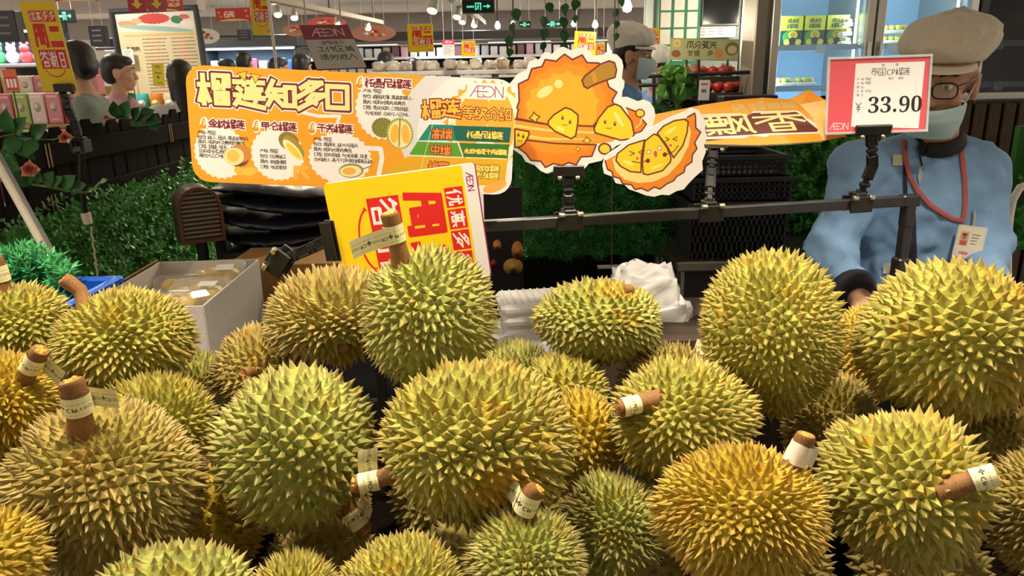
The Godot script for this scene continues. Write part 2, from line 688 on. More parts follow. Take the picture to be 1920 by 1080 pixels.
var glyphs := {
	# parts of characters
	"木": "0393 4049 4308 4398", "口": "1181881811", "日": "2171792921 2575", "田": "1181881811 1484 5158", "艹": "0494 3038 6068", "辶": "1122 0424 2416 1799 1608", "车": "1282 4015 1575 0797 5359",
	"扌": "0494 5059 5937 0773", "纟": "5014 1464 6406 0696 0999", "王": "1181 1484 0898 5158", "未": "1282 0494 5059 5409 5499", "立": "5052 1383 3436 7457 0898", "耑": "1113 1393 9391 5053 0494 5446 1619 1696 9699 3639 6669",
	"首": "2032 7062 0292 日1389", "亻": "7004 4349", "尤": "0292 4036 3609 6268 6898 9896 7081", "讠": "2042 0444 4448 4866", "身": "5031 2171 7179 2117 2363 2565 0797 7709", "寸": "0393 6069 6949 1545",
	"票": "0090 1282 8284 8414 1412 3034 6064 1575 0797 4749 2809 6889", "风": "1009 1080 8088 8899 6228 2268", "乍": "3004 2292 5259 5484 5686", "土": "1383 5058 0898", "或": "0292 5056 5699 9996 8458 口0346 0837 7081",
	"青": "1080 1272 0393 5053 2529 2575 7579 2777", "井": "0292 0595 3009 7079", "氵": "2051 0343 0946", "皿": "1181 1118 8188 3138 6168 0898", "是": "日1084 0595 5559 5677 3507 0799", "心": "1308 3237 3777 7775 5253 7296",
	"留": "4010 1014 1443 3234 5090 9093 9383 7064 田1599", "召": "1181 8184 8474 4105 口1599", "也": "0483 8386 8676 5056 2228 2898 9896", "开": "0191 0494 3129 7179", "彡": "8004 8307 9609", "亥": "5051 0292 5225 2565 6408 7609 5799",
	"束": "0191 0393 9396 9606 0603 4049 5609 5699", "刂": "2026 8089 8969", "交": "5051 0292 3314 6384 7408 3498", "火": "2224 7263 5054 5409 5499", "女": "4016 1688 7009 0393", "乃": "1181 8164 6494 9489 8969 4109",
	"舌": "8011 0393 5055 口1599", "甘": "0292 2028 7078 2575 2878", "米": "2224 7262 0494 5059 5409 5499", "需": "1080 0292 5054 0204 9294 0595 5556 1719 1797 9799 3739 6769", "农": "0292 0204 9294 5007 3439 3957 5499",
	"饣": "3004 2252 5243 2329 2957", "包": "3004 2282 8287 8767 口1436 2428 2898 9896", "两": "0090 1219 1292 9289 3036 6066 3527 6577", "欠": "3005 2292 9284 5254 5409 5499", "月": "2080 2009 8089 8969 2383 2686",
	"贰": "0191 2353 口1448 6067 6799 7081", "丙": "0090 1219 1292 9289 5025 5446 5477", "禾": "7020 0393 5059 5309 5399", "希": "2072 7022 0393 4306 2528 2585 8588 5459", "彳": "7003 7306 5459", "有": "0292 4006 3439 3484 8489 8979 3565 3767",
	"阝": "2029 2070 7044 4476 7644", "忄": "5059 2224 7264", "京": "5051 0292 口2356 5659 2708 7798", "方": "5051 0292 4209 4585 8589 8969", "隹": "3004 2329 6062 2292 2484 2686 2898 6268",
	# whole characters
	"榴": "木0039 留4099", "莲": "艹0092 辶0299 车3297", "知": "2004 1353 0555 3308 3658 6292 9298 9868 6862", "多": "4012 4080 8005 3252 5436 5494 9409 4667", "金": "5004 5094 3363 1585 5358 2636 7667 0898",
	"枕": "木0039 4244 4292 9294 7073 7348 7379 7999 9997", "甲": "1181851511 1383 5159", "仑": "5004 5094 3438 3888 8886 7435", "干": "1181 0494 5159", "尧": "0282 3055 7034 0595 3509 6568 6898 9896",
	"托": "扌0039 9142 4595 6268 6898 9896", "曼": "日1083 0494 9496 9606 0604 3436 6466 2878 7809 3899", "尼": "1080 8083 8313 1009 4448 4898 9896 8546", "等": "2002 1141 6042 6191 1383 4345 0595 0797 6569 6949 2738",
	"级": "纟0039 4181 6139 8162 6292 9239 5399", "介": "5004 5094 3538 3809 6569", "绍": "纟0039 召4099", "高": "5051 0292 3363 6365 6535 3533 1619 1696 9699 3767 6769 6939 3937", "端": "立0039 耑4099", "中": "1282861612 5059",
	"永": "4051 2353 5359 5949 1535 3508 8364 5499", "旺": "日0148 王4099", "味": "口0246 未4099", "道": "辶0099 首3097", "优": "亻0039 尤4099", "惠": "0191 2262 6265 6525 2522 2464 4046 0696 1708 3738 3868 6867 5758 8798",
	"周": "1080 1009 8089 8979 3262 4144 2474 口3568", "二": "1282 0898", "答": "2002 1141 6042 6191 5205 5295 3666 口2699", "谢": "讠0029 身2069 寸6099", "飘": "票0059 风5099", "香": "7020 0292 5055 5205 5295 日1589",
	"泰": "1080 1282 0494 4006 5496 5659 2738 7767", "国": "0090990900 2272 2575 2777 5257", "工": "1181 5158 0898", "作": "亻0039 乍4099", "区": "9000 0009 0999 3377 7337", "域": "土0038 或3099", "请": "讠0039 青3099",
	"勿": "3004 2292 9279 7959 5306 7309", "进": "辶0099 井3097", "入": "3051 5109 5199", "温": "氵0029 日3095 皿3599", "馨": "0040 0242 2004 5080 8092 5293 0494 4045 日3699", "提": "扌0039 是4099", "示": "2070 0393 5359 5939 2508 7598",
	"瓜": "8011 1109 4148 4867 6199", "分": "4004 5094 2575 7579 7959 4509", "夏": "0090 2272 7276 7626 2622 2474 4604 3777 7709 4799", "天": "1181 0494 5154 5409 5499", "产": "5051 1282 3244 7264 0595 1509", "地": "土0038 也3099",
	"形": "开0059 彡6099", "态": "0292 5005 5295 心1599", "核": "木0039 亥4099", "小": "5059 5939 2407 7497", "尾": "1080 8083 8313 1009 8434 3696 2898 6469 6999 9998", "尖": "5053 3013 7083 0595 5409 5499",
	"果": "1080 8084 8414 1410 1282 5059 0696 4609 5699", "刺": "束0059 刂6099", "较": "车0049 交4099", "肉": "1219 1282 8289 8979 5026 5427 5577", "成": "0292 0209 0444 4447 4737 5056 5699 9997 8458 7081",
	"熟": "2021 0141 1232 3234 0545 3536 0646 5282 8286 8696 7046 1708 3738 6768 8798", "时": "日0148 寸4099", "淡": "氵0029 火3094 火3599", "黄": "1181 3033 6063 0393 1484 8487 8717 1714 5357 1585 2809 7899", "奶": "女0049 乃4099",
	"色": "3003 2171 7153 1383 8386 8616 1319 1999 9997 5356", "感": "0181 0106 2242 口2345 6066 6696 9364 心1699", "甜": "舌0049 甘5099", "糯": "米0039 需4099", "浓": "氵0029 农3099", "非": "3039 0232 0535 0838 6069 6292 6595 6898",
	"常": "5052 2021 8071 0393 0305 9395 口2446 1619 1696 9698 5659", "适": "辶0099 舌3097", "合": "5004 5094 3464 口2599", "喜": "1080 5052 2272 口2245 0696 口2699", "爱": "8020 2122 5152 8172 0394 0393 9394 2575 4509 4777 7709 4799",
	"的": "2012 0242 4248 4808 0802 0545 7053 6292 9289 8969 6576", "大": "0393 5053 5309 5399", "众": "5013 5083 2509 3649 7559 7599", "饱": "饣0039 包4099", "满": "氵0029 艹3093 两3399", "正": "1080 5058 5585 2528 0898",
	"软": "车0049 欠4099", "细": "纟0039 田4099", "腻": "月0039 贰4099", "柄": "木0039 丙4099", "长": "8043 3039 0494 3967 5499", "无": "1181 0494 5109 6468 6898 9896", "气": "3004 2292 2474 1676 7678 7899 9997",
	"重": "8020 0292 1383 8386 8616 1613 1585 5059 2777 0999", "货": "3003 2224 9152 6064 6494 2528 2575 7578 5609 6799", "量": "日2073 0494 日2468 0999 5459", "稀": "禾0039 希4099", "少": "5055 2305 7395 8609", "不": "0191 6106 5359 6488",
	"可": "0191 8189 8969 口1346", "得": "彳0039 日4093 4494 3696 7569 6959 5768", "品": "口2064 口0549 口5599", "种": "禾0039 中4099", "椭": "木0039 4149 4160 6045 5192 月6399", "圆": "0090990900 口2264 2528 2575 7578 5657",
	"皮": "1292 9293 1209 5055 2575 7509 3599", "薄": "艹0092 氵0329 田3296 寸3699", "郁": "有0059 阝6099", "令": "5004 5094 4454 2676 7647 4769", "人": "5053 5309 5399", "回": "0090990900 3363 6366 6636 3633", "伦": "亻0039 仑4099",
	"更": "0090 1282 8286 8616 1612 1484 5006 4008 5599", "惊": "忄0039 京4099", "五": "1080 4038 1474 7468 0999", "芳": "艹0092 方0299", "斋": "5051 0191 7104 2194 0595 1519 9599 4549", "推": "扌0039 隹4099", "荐": "艹0092 0292 4008 2529 4484 8466 6669 4696",
	":": "2323 2727", ",": "2738", "。": "2737373827", "¥": "1053 9053 5359 2484 2686",
	# the Thai word on the arched board
	"ท": "1122 1219 1951 5171 7179", "ุ": "5258 4555", "เ": "4048 4868", "ร": "7020 2033 3363 6369 6939", "ี": "2676 7674", "ย": "1114 1434 1418 1878 7870", "น": "1112 2118 1878 7870 6899",
}

# ---------------------------------------------------------------- durians
var layouts := []
func spike_layout(count: int, sd: int) -> Array:      # directions of the spikes with the cell round each one
	var r := RandomNumberGenerator.new()
	r.seed = sd
	var pts := PackedVector3Array()
	var gap := sqrt(4.0 * PI / count)
	for i in count:
		var y := 1.0 - 2.0 * (i + 0.5) / count
		var a := i * 2.399963
		var q := Vector3(cos(a) * sqrt(1 - y * y), y, sin(a) * sqrt(1 - y * y))
		q += Vector3(r.randfn(), r.randfn(), r.randfn()) * gap * 0.16
		pts.append(q.normalized())
	var out := []
	var near := cos(gap * 2.3)
	for i in count:
		var p := pts[i]
		var x := p.cross(Vector3.UP if absf(p.y) < 0.9 else Vector3.RIGHT).normalized()
		var y := p.cross(x)
		var cell := PackedVector2Array()
		for k in 10: cell.append(Vector2(cos(TAU * k / 10.0), sin(TAU * k / 10.0)) * gap * 0.9)
		for j in count:
			if j == i: continue
			var d := p.dot(pts[j])
			if d < near: continue
			var q := Vector2(x.dot(pts[j]), y.dot(pts[j])) / d
			var half := q * 0.5
			var res := PackedVector2Array()
			var k := cell.size()
			for e in k:
				var a := cell[e]
				var b := cell[(e + 1) % k]
				var da := (a - half).dot(q)
				var db := (b - half).dot(q)
				if da <= 0: res.append(a)
				if (da < 0) != (db < 0) and absf(da - db) > 1e-12: res.append(a + (b - a) * (da / (da - db)))
			cell = res
		var dirs := PackedVector3Array()
		for e in cell.size():
			if e > 0 and cell[e].distance_to(cell[e - 1]) < gap * 0.10: continue
			if e == cell.size() - 1 and cell[e].distance_to(cell[0]) < gap * 0.10: continue
			dirs.append((p + x * cell[e].x + y * cell[e].y).normalized())
		out.append([p, dirs])
	return out

# valley, flank, tip and blush of the kinds of husk in the heap (linear values)
var husks := [
	[Color(0.31, 0.33, 0.055), Color(0.355, 0.31, 0.064), Color(0.40, 0.30, 0.12), Color(0.44, 0.28, 0.025)],
	[Color(0.285, 0.335, 0.072), Color(0.33, 0.32, 0.085), Color(0.25, 0.17, 0.085), Color(0.40, 0.29, 0.04)],
	[Color(0.46, 0.345, 0.035), Color(0.46, 0.335, 0.042), Color(0.42, 0.28, 0.10), Color(0.50, 0.27, 0.02)],
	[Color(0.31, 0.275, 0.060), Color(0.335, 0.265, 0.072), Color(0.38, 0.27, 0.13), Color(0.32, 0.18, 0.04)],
]

func husk_mesh(rad: Vector3, ax: Vector3, kind: int, sd: int, spike: float, lay: int, patch := Vector3.ZERO) -> MB:
	var r := RandomNumberGenerator.new()
	r.seed = sd
	var noise := FastNoiseLite.new()
	noise.seed = sd
	noise.frequency = 1.1
	var mb := MB.new()
	var px := ax.cross(Vector3.UP if absf(ax.y) < 0.8 else Vector3.RIGHT).normalized()
	var pz := px.cross(ax)
	var ph := r.randf() * TAU
	var pal: Array = husks[kind]
	var turn := Basis(Vector3(r.randfn(), r.randfn(), r.randfn()).normalized(), r.randf() * TAU)
	var body := func(d: Vector3) -> Vector3:
		var c := d.dot(ax)
		var s := sqrt(maxf(0.0, 1.0 - c * c))
		var f := atan2(d.dot(pz), d.dot(px)) + ph
		var k := 1.0 + 0.042 * s * cos(5.0 * f) + 0.065 * noise.get_noise_3dv(d)
		var g := wrapf(f, -PI, PI)
		k -= 0.10 * s * exp(-g * g * 16.0)                        # the deep seam between two lobes
		k -= 0.06 * exp(-(1.0 - c) * 26.0)                        # the dimple round the stalk
		return Vector3(d.x * rad.x, d.y * rad.y, d.z * rad.z) * k
	for cell in layouts[lay]:
		var p: Vector3 = turn * cell[0]
		var c: Vector3 = body.call(p)
		var nn := Vector3(p.x / rad.x, p.y / rad.y, p.z / rad.z).normalized()
		var top := p.dot(ax)
		var hgt := spike * r.randf_range(0.54, 0.86)
		if top > 0.93: hgt *= 0.7
		var away := (-ax - nn * nn.dot(-ax))
		var tip := c + nn * hgt + (Vector3(r.randfn(), r.randfn(), r.randfn()) * 0.13 + away * 0.22) * hgt
		var v := clampf(noise.get_noise_3dv(p * 1.6 + Vector3(3, 7, 1)) * 1.6 - 0.15, 0.0, 1.0)
		if patch != Vector3.ZERO: v = maxf(v, smoothstep(0.86, 0.97, p.dot(patch)))
		var j := r.randf_range(0.86, 1.12)
		var fl: Color = pal[1].lerp(pal[3], v) * j
		var va: Color = pal[0].lerp(pal[3], v * 0.8)
		var ti: Color = pal[2].lerp(fl, r.randf() * 0.5)
		fl.g *= r.randf_range(0.96, 1.05)
		var ring: PackedVector3Array = cell[1]
		var k := ring.size()
		var b0 := mb.v.size()
		for e in k:
			var q: Vector3 = body.call(turn * ring[e])
			mb.v.append(q - nn * 0.0015)
			mb.col.append(va)
		for e in k:
			var q := mb.v[b0 + e]
			var m := q.lerp(c, 0.50) + nn * hgt * 0.29 + (tip - c - nn * hgt) * 0.25
			mb.v.append(m)
			mb.col.append(fl)
		mb.v.append(tip)
		mb.col.append(ti)
		for e in k:
			var a := b0 + e
			var b := b0 + (e + 1) % k
			mb.ix.append_array(PackedInt32Array([a, b + k, b, a, a + k, b + k, a + k, b0 + 2 * k, b + k]))
	return mb

var tag_print: StandardMaterial3D
func make_tag_print():
	var cv := Canvas.new(512, 192, rgb(232, 226, 178))
	var g := rgb(62, 74, 44)
	for k in 2:
		var x := 256.0 * k
		for a in 4: cv.oval(Vector2(x + 44, 92) + Vector2(15, 0).rotated(a * PI / 2), 13, 9, a * PI / 2, g)
		latin(cv, "CP", Vector2(x + 84, 62), Vector2(38, 0), Vector2(0, 38), g, true)
		latin(cv, "Fresh", Vector2(x + 142, 62), Vector2(38, 0), Vector2(0, 38), g, false)
		for i in 7: cv.rect(x + 20 + i * 32, 132, 24, 5, rgb(120, 122, 82))
		for i in 6: cv.rect(x + 34 + i * 32, 26, 22, 4, rgb(140, 140, 98))
	tag_print = printed(cv, 0.6)

# style: 0 scar only, 1 bare stalk, 2 stalk with the printed band, 3 stalk in white paper
func add_stalk(o: Node3D, root: Vector3, dir: Vector3, style: int, length: float, r: RandomNumberGenerator, thick := 0.0115, flap_dir := Vector3.ZERO, flap_long := 0.036):
	var mb := MB.new()
	var bend := Vector3(r.randfn(), r.randfn(), r.randfn()) * 0.004
	var p := [root - dir * 0.015, root + dir * length * 0.25 + bend, root + dir * length * 0.6 + bend * 1.6, root + dir * length * 0.93 + bend * 1.2, root + dir * length + bend]
	mb.tube(p, [thick * 1.35, thick * 1.05, thick, thick * 1.08, thick * 0.92], 14)
	var bark := noisy("stalk", rgb(92, 60, 28), rgb(172, 124, 66), Vector3(30, 30, 30), 0.05, 0.75, 0.15)
	var st := part(mb, "stem", bark, o)
	mb = MB.new()
	var e: Vector3 = p[4]
	for i in 9:
		var a := i * 2.4
		var x := dir.cross(Vector3(0.31, 0.9, 0.2)).normalized()
		var y := dir.cross(x)
		var q := e + (x * cos(a) + y * sin(a)) * thick * 0.62 * sqrt(i / 9.0) - dir * 0.002
		mb.ball(q, Vector3.ONE * r.randf_range(0.0028, 0.0042), 7, 5)
	part(mb, "cut_end", mat(rgb(196, 150, 52) if style != 1 else rgb(176, 118, 58), 0.8), st)
	if style < 2: return
	var w := 0.026
	var t0 := length * 0.36
	var x := dir.cross(Vector3(0.2, 0.3, 0.95)).normalized()
	var rows := []
	for i in 5:
		var row := PackedVector3Array()
		var c := root + dir * (t0 + w * i / 4.0) + bend * 1.4
		for j in 21:
			var a := TAU * j / 20.0
			row.append(c + (x * cos(a) + dir.cross(x) * sin(a)) * (thick * 1.17 + (0.0012 if style == 3 else 0.0) * sin(a * 5 + i)))
		rows.append(row)
	mb = MB.new()
	mb.grid(rows)
	var paper: Material = tag_print if style == 2 else mat(rgb(228, 224, 212), 0.8)
	var tg := part(mb, "paper_band", paper, o)
	# the loose end of the band
	var fd := flap_dir if flap_dir != Vector3.ZERO else dir.cross(x)
	fd = (fd - dir * fd.dot(dir)).normalized()
	var side := dir.cross(fd).normalized()
	rows = []
	for i in 3:
		var row := PackedVector3Array()
		var c := root + dir * (t0 + w * i / 2.0) + bend * 1.4
		for j in 9:
			var s := j / 8.0
			row.append(c + side * (thick * 1.2 + 0.0006) * (1.0 - 0.2 * s) + fd * (flap_long * s) + side * 0.010 * s * s - dir * 0.006 * s * s)
		rows.append(row)
	mb = MB.new()
	mb.grid(rows)
	part(mb, "loose_end", paper, tg)

func durian(px: float, py: float, hw: float, hh: float, z: float, ax: Vector3, kind: int, style: int, label: String, opt := {}):
	var c := at(px, py, z)
	var k := -(eye.affine_inverse() * c).z / F
	var spike: float = opt.get("spike", 0.0185)
	var rx := hw * k - spike * 0.72
	var ry := hh * k - spike * 0.72
	var rz := maxf((rx + ry) * 0.5 * 0.97, 0.068)
	var sd := int(px * 7 + py * 3) + 20000
	var r := RandomNumberGenerator.new()
	r.seed = sd
	ax = ax.normalized()
	var o := thing("durian", label, "durian", Transform3D(Basis(), c), "durians heaped on the display table")
	var mb := husk_mesh(Vector3(rx, ry, rz), ax, kind, sd, spike, opt.get("lay", sd % 3), opt.get("patch", Vector3.ZERO))
	part(mb, "husk", vcol(0.62, "husk"), o, false, true, true)
	var root := Vector3(ax.x * rx, ax.y * ry, ax.z * rz) * 0.93
	if style > 0: add_stalk(o, root, opt.get("dir", ax).normalized(), style, opt.get("long", 0.062), r, opt.get("thick", 0.0115), opt.get("flap", Vector3.ZERO), opt.get("tag", 0.036))
	elif style == 0:
		mb = MB.new()
		mb.ball(root + ax * 0.004, Vector3.ONE * 0.010, 10, 6)
		part(mb, "stem_scar", noisy("stalk", rgb(92, 60, 28), rgb(172, 124, 66), Vector3(30, 30, 30), 0.05, 0.75, 0.15), o)

func build_durians():
	make_tag_print()
	layouts = [spike_layout(800, 5), spike_layout(900, 6), spike_layout(720, 7), spike_layout(400, 8), spike_layout(1200, 9)]
	var V := func(x: float, y: float, t: float) -> Vector3: return Vector3(x, y, t)
	durian(25, 618, 112, 96, 1.171, V.call(-0.05, 1, 0.05), 0, 2, "olive durian cut by the picture's left edge, banded stem upright, beside blue crate", {"flap": Vector3(-1, 0, 0)})
	durian(233, 640, 134, 106, 1.155, V.call(-0.55, 0.8, 0.1), 0, 1, "yellow-olive durian with a bare brown stem, in front of the white carton", {"long": 0.06, "dir": Vector3(-0.55, 0.75, 0)})
	durian(625, 590, 136, 98, 1.20, V.call(0.3, -0.5, 0.8), 3, 0, "tan-spiked durian under the black clip that holds the yellow placard", {"spike": 0.024})
	durian(805, 600, 133, 145, 1.05, V.call(-0.40, 0.9, 0.05), 1, 2, "tall green durian with an upright tagged stem, overlapping the yellow placard", {"spike": 0.019, "dir": Vector3(-0.16, 1.0, 0.12), "long": 0.072, "flap": Vector3(-0.9, -0.35, 0.1), "thick": 0.0125, "tag": 0.062})
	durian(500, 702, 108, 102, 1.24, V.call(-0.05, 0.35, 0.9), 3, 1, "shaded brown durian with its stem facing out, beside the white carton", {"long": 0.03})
	durian(1122, 600, 124, 84, 1.284, V.call(0.5, 0.85, 0.1), 1, 0, "rounded green durian with an orange patch on top, in front of clear plastic wrap", {"patch": Vector3(0.30, 0.93, 0.2).normalized(), "spike": 0.016})
	durian(1440, 625, 132, 166, 1.10, V.call(0.1, -1, 0.0), 0, -1, "tall upright oval durian standing highest in the heap before the blue sleeve", {"spike": 0.0165, "lay": 4})
	durian(1622, 660, 82, 96, 1.36, V.call(0, 0.3, 0.9), 2, 0, "small golden durian just below the worker's hand", {"spike": 0.016})
	durian(1785, 640, 180, 158, 1.06, V.call(0.62, 0.62, 0.45), 0, 0, "biggest durian, broad and pale with a fibrous stem scar, under the worker's badge", {"spike": 0.020, "lay": 1, "patch": Vector3(0.62, 0.62, 0.45).normalized()})
	durian(1555, 800, 92, 112, 1.20, V.call(0.3, -0.8, 0.2), 3, -1, "dark durian squeezed between the tall oval one and the biggest one")
	durian(1060, 735, 88, 84, 1.207, V.call(-0.3, -0.8, 0.1), 0, -1, "small bright yellow-green durian directly below the orange-patched one", {"spike": 0.02, "lay": 3})
	durian(1092, 830, 84, 110, 1.064, V.call(0.6, -0.8, 0.1), 2, -1, "yellow durian half hidden behind the wide central durian's right end", {"lay": 3})
	durian(965, 722, 92, 90, 1.33, V.call(0.3, -0.8, 0.2), 1, -1, "green durian top peeping out below the clear plastic packs")
	durian(1258, 752, 112, 116, 1.25, V.call(0.72, 0.7, -0.05), 3, 2, "tan fine-spiked durian with upright banded stem, at the foot of the tall oval one", {"spike": 0.02, "lay": 4, "dir": Vector3(0.25, 0.9, 0), "long": 0.055})
	durian(1282, 790, 142, 130, 0.99, V.call(-0.62, 0.62, 0.45), 0, 2, "round yellow durian whose banded stem points to the left, right of centre", {"dir": Vector3(-0.95, -0.05, 0.3), "long": 0.05})
	durian(555, 840, 155, 165, 0.95, V.call(0.75, -0.6, 0.35), 1, 2, "large pale green round durian left of the wide central one", {"spike": 0.019, "dir": Vector3(0.55, -0.75, 0.25), "long": 0.058})
	durian(895, 825, 192, 156, 0.898, V.call(-0.92, -0.3, 0.28), 0, 2, "wide durian lying sideways at the centre, banded stem pointing left", {"spike": 0.0195, "lay": 1, "dir": Vector3(-1, -0.13, 0.15), "long": 0.056, "flap": Vector3(0.4, 0.9, 0.1), "patch": Vector3(0.35, -0.25, 0.9).normalized()})
	durian(1145, 990, 104, 114, 0.90, V.call(0.3, 0.3, 0.9), 1, -1, "shaded olive durian set low between the wide central and the golden one", {"lay": 2})
	durian(1390, 965, 168, 140, 0.80, V.call(0.55, 0.8, 0.0), 2, 3, "golden yellow durian with a white paper-wrapped stem, at the front", {"spike": 0.0175, "lay": 4, "dir": Vector3(0.35, 0.9, -0.1), "long": 0.055, "flap": Vector3(0.9, -0.4, 0)})
	durian(1692, 915, 166, 155, 0.86, V.call(0.14, 0.50, 0.86), 0, 2, "big yellow-green durian with banded stem and long loose paper end, lower right", {"spike": 0.0195, "dir": Vector3(0.85, 0.42, 0.25), "long": 0.046, "flap": Vector3(1, 0.15, 0), "lay": 2})
	durian(1945, 960, 105, 130, 0.88, V.call(0.8, -0.3, 0.2), 3, -1, "durian cut by the right edge of the picture beside a banded stem")
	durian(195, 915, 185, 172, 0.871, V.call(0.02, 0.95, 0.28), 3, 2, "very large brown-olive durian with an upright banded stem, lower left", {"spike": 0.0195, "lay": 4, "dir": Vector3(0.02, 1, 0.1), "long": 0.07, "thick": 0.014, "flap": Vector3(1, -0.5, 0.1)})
	durian(290, 800, 120, 112, 1.057, V.call(0.3, -0.9, 0), 0, -1, "yellow durian behind the upright banded stem, lower left", {"spike": 0.02})
	durian(5, 765, 105, 115, 0.98, V.call(0.8, 0.75, 0.1), 2, 2, "golden durian at the left edge whose paper band shows a clover print", {"dir": Vector3(0.6, 0.75, 0.1), "long": 0.06, "flap": Vector3(0.8, -0.5, 0.3)})
	durian(398, 990, 98, 122, 0.975, V.call(-0.3, -0.8, 0), 2, -1, "amber durian in shade between the very large one and the pale green one", {"lay": 3})
	durian(-20, 1070, 95, 120, 0.699, V.call(-0.8, 0.2, 0), 2, -1, "coarse-spiked durian filling the bottom left corner", {"lay": 3, "spike": 0.018})
	durian(320, 1118, 155, 98, 0.70, V.call(0.1, -0.9, 0.1), 1, -1, "pale green durian top at the bottom edge, third from the left corner", {"lay": 3})
	durian(548, 1135, 100, 98, 0.78, V.call(0.1, -0.9, 0.1), 0, -1, "small amber durian top at the bottom edge below the pale green round one", {"lay": 2})
	durian(752, 1115, 130, 112, 0.72, V.call(0.1, -0.9, 0.1), 0, -1, "bright yellow durian top at the bottom edge below the wide central one", {"spike": 0.014, "lay": 1})
	durian(985, 1060, 124, 112, 0.766, V.call(0.15, 0.9, -0.25), 1, 2, "dull green durian with a banded stem tucked under the wide central one", {"dir": Vector3(0.35, 0.85, 0), "long": 0.05})
	durian(1866, 855, 112, 112, 1.08, V.call(0.5, -0.8, 0), 3, -1, "dark durian in the gap below the biggest one at the right")
	durian(375, 722, 72, 67, 1.30, V.call(0, -0.9, 0), 1, -1, "little bright green durian at the corner of the white carton")
	# the bottom layer that carries the heap, seen only through the gaps
	var under: Node3D
	var n := 0
	for iz in 3:
		for ix in 8:
			var p := Vector3(-0.84 + 0.235 * ix + 0.06 * (iz % 2), 0.79, -0.78 - 0.225 * iz)
			var where := Transform3D(Basis(Vector3.UP, n * 1.7), p)
			if n == 0:
				under = thing("durian", "durian in the shaded bottom layer of the heap", "durian", where, "durians in the bottom layer of the heap")
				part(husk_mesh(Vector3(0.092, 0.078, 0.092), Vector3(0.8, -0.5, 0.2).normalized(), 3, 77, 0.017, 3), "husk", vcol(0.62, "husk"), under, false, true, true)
			else: copy_of(under, where)
			n += 1

# ---------------------------------------------------------------- flat signs
class Sheet:
	var xf: Transform3D         # centre of the sheet, x right, y up, z out of its front
	var w: float
	var h: float
	var to_uv: Transform2D
	var eye: Transform3D
	func local(p: Vector2) -> Vector2:
		var d := eye.basis * Vector3((p.x - 960.0) / F, (540.0 - p.y) / F, -1.0)
		var q := xf.affine_inverse() * (eye.origin + d * ((xf.origin - eye.origin).dot(xf.basis.z) / d.dot(xf.basis.z)))
		return Vector2(q.x, q.y)
	func world(p: Vector2, out := 0.0) -> Vector3:
		var l := local(p)
		return xf * Vector3(l.x, l.y, out)
	func rect() -> Rect2: return Rect2(-w / 2, -h / 2, w, h)

# A rectangle whose corners stand at three measured points, z metres into the scene; dz and dzb move its top right and its bottom left corner away.
func sheet(tl: Vector2, tr: Vector2, bl: Vector2, z: float, dz := 0.0, dzb := 0.0) -> Sheet:
	var s := Sheet.new()
	var A := at(tl.x, tl.y, z)
	var E1 := at(tr.x, tr.y, z + dz) - A
	var E2 := at(bl.x, bl.y, z + dzb) - A
	var x := E1.normalized()
	var y := -(E2 - x * x.dot(E2)).normalized()
	s.w = E1.length()
	s.h = E2.length()
	s.xf = Transform3D(Basis(x, y, x.cross(y)), A + E1 / 2 - y * s.h / 2)
	s.to_uv = Transform2D(tr - tl, bl - tl, tl).affine_inverse()
	s.eye = eye
	return s

func round_rect(w: float, h: float, r: float) -> PackedVector2Array:
	var p := PackedVector2Array()
	for c in [[1, 1, 0], [-1, 1, 1], [-1, -1, 2], [1, -1, 3]]:
		for i in 6:
			var a: float = (c[2] + i / 5.0) * PI / 2
			p.append(Vector2(c[0] * (w / 2 - r) + cos(a) * r, c[1] * (h / 2 - r) + sin(a) * r))
	return p

# A thin board with print on the front: one thing with a board and its printed face.
func board(called: String, label: String, s: Sheet, poly: PackedVector2Array, thick: float, print_mat: Material, edge: Color, group := "") -> Node3D:
	var low := 1e9
	for q in poly: low = minf(low, q.y)
	var o := thing(called, label, "sign", s.xf * Transform3D(Basis(), Vector3(0, low, 0)), group)
	var mb := MB.new()
	mb.t = Transform3D(Basis(), Vector3(0, -low, 0))
	mb.slab(poly, -thick, -0.0004)
	part(mb, "board", mat(edge, 0.6), o)
	mb = MB.new()
	mb.t = Transform3D(Basis(), Vector3(0, -low, 0))
	mb.face(poly, 0.0, s.rect())
	part(mb, "printed_face", print_mat, o)
	return o

func pts(flat: Array, o: Vector2, k: float) -> PackedVector2Array:
	var p := PackedVector2Array()
	for i in range(0, flat.size(), 2): p.append(o + Vector2(flat[i], flat[i + 1]) / k)
	return p

func put(m: Transform2D, p: PackedVector2Array) -> PackedVector2Array: return m * p

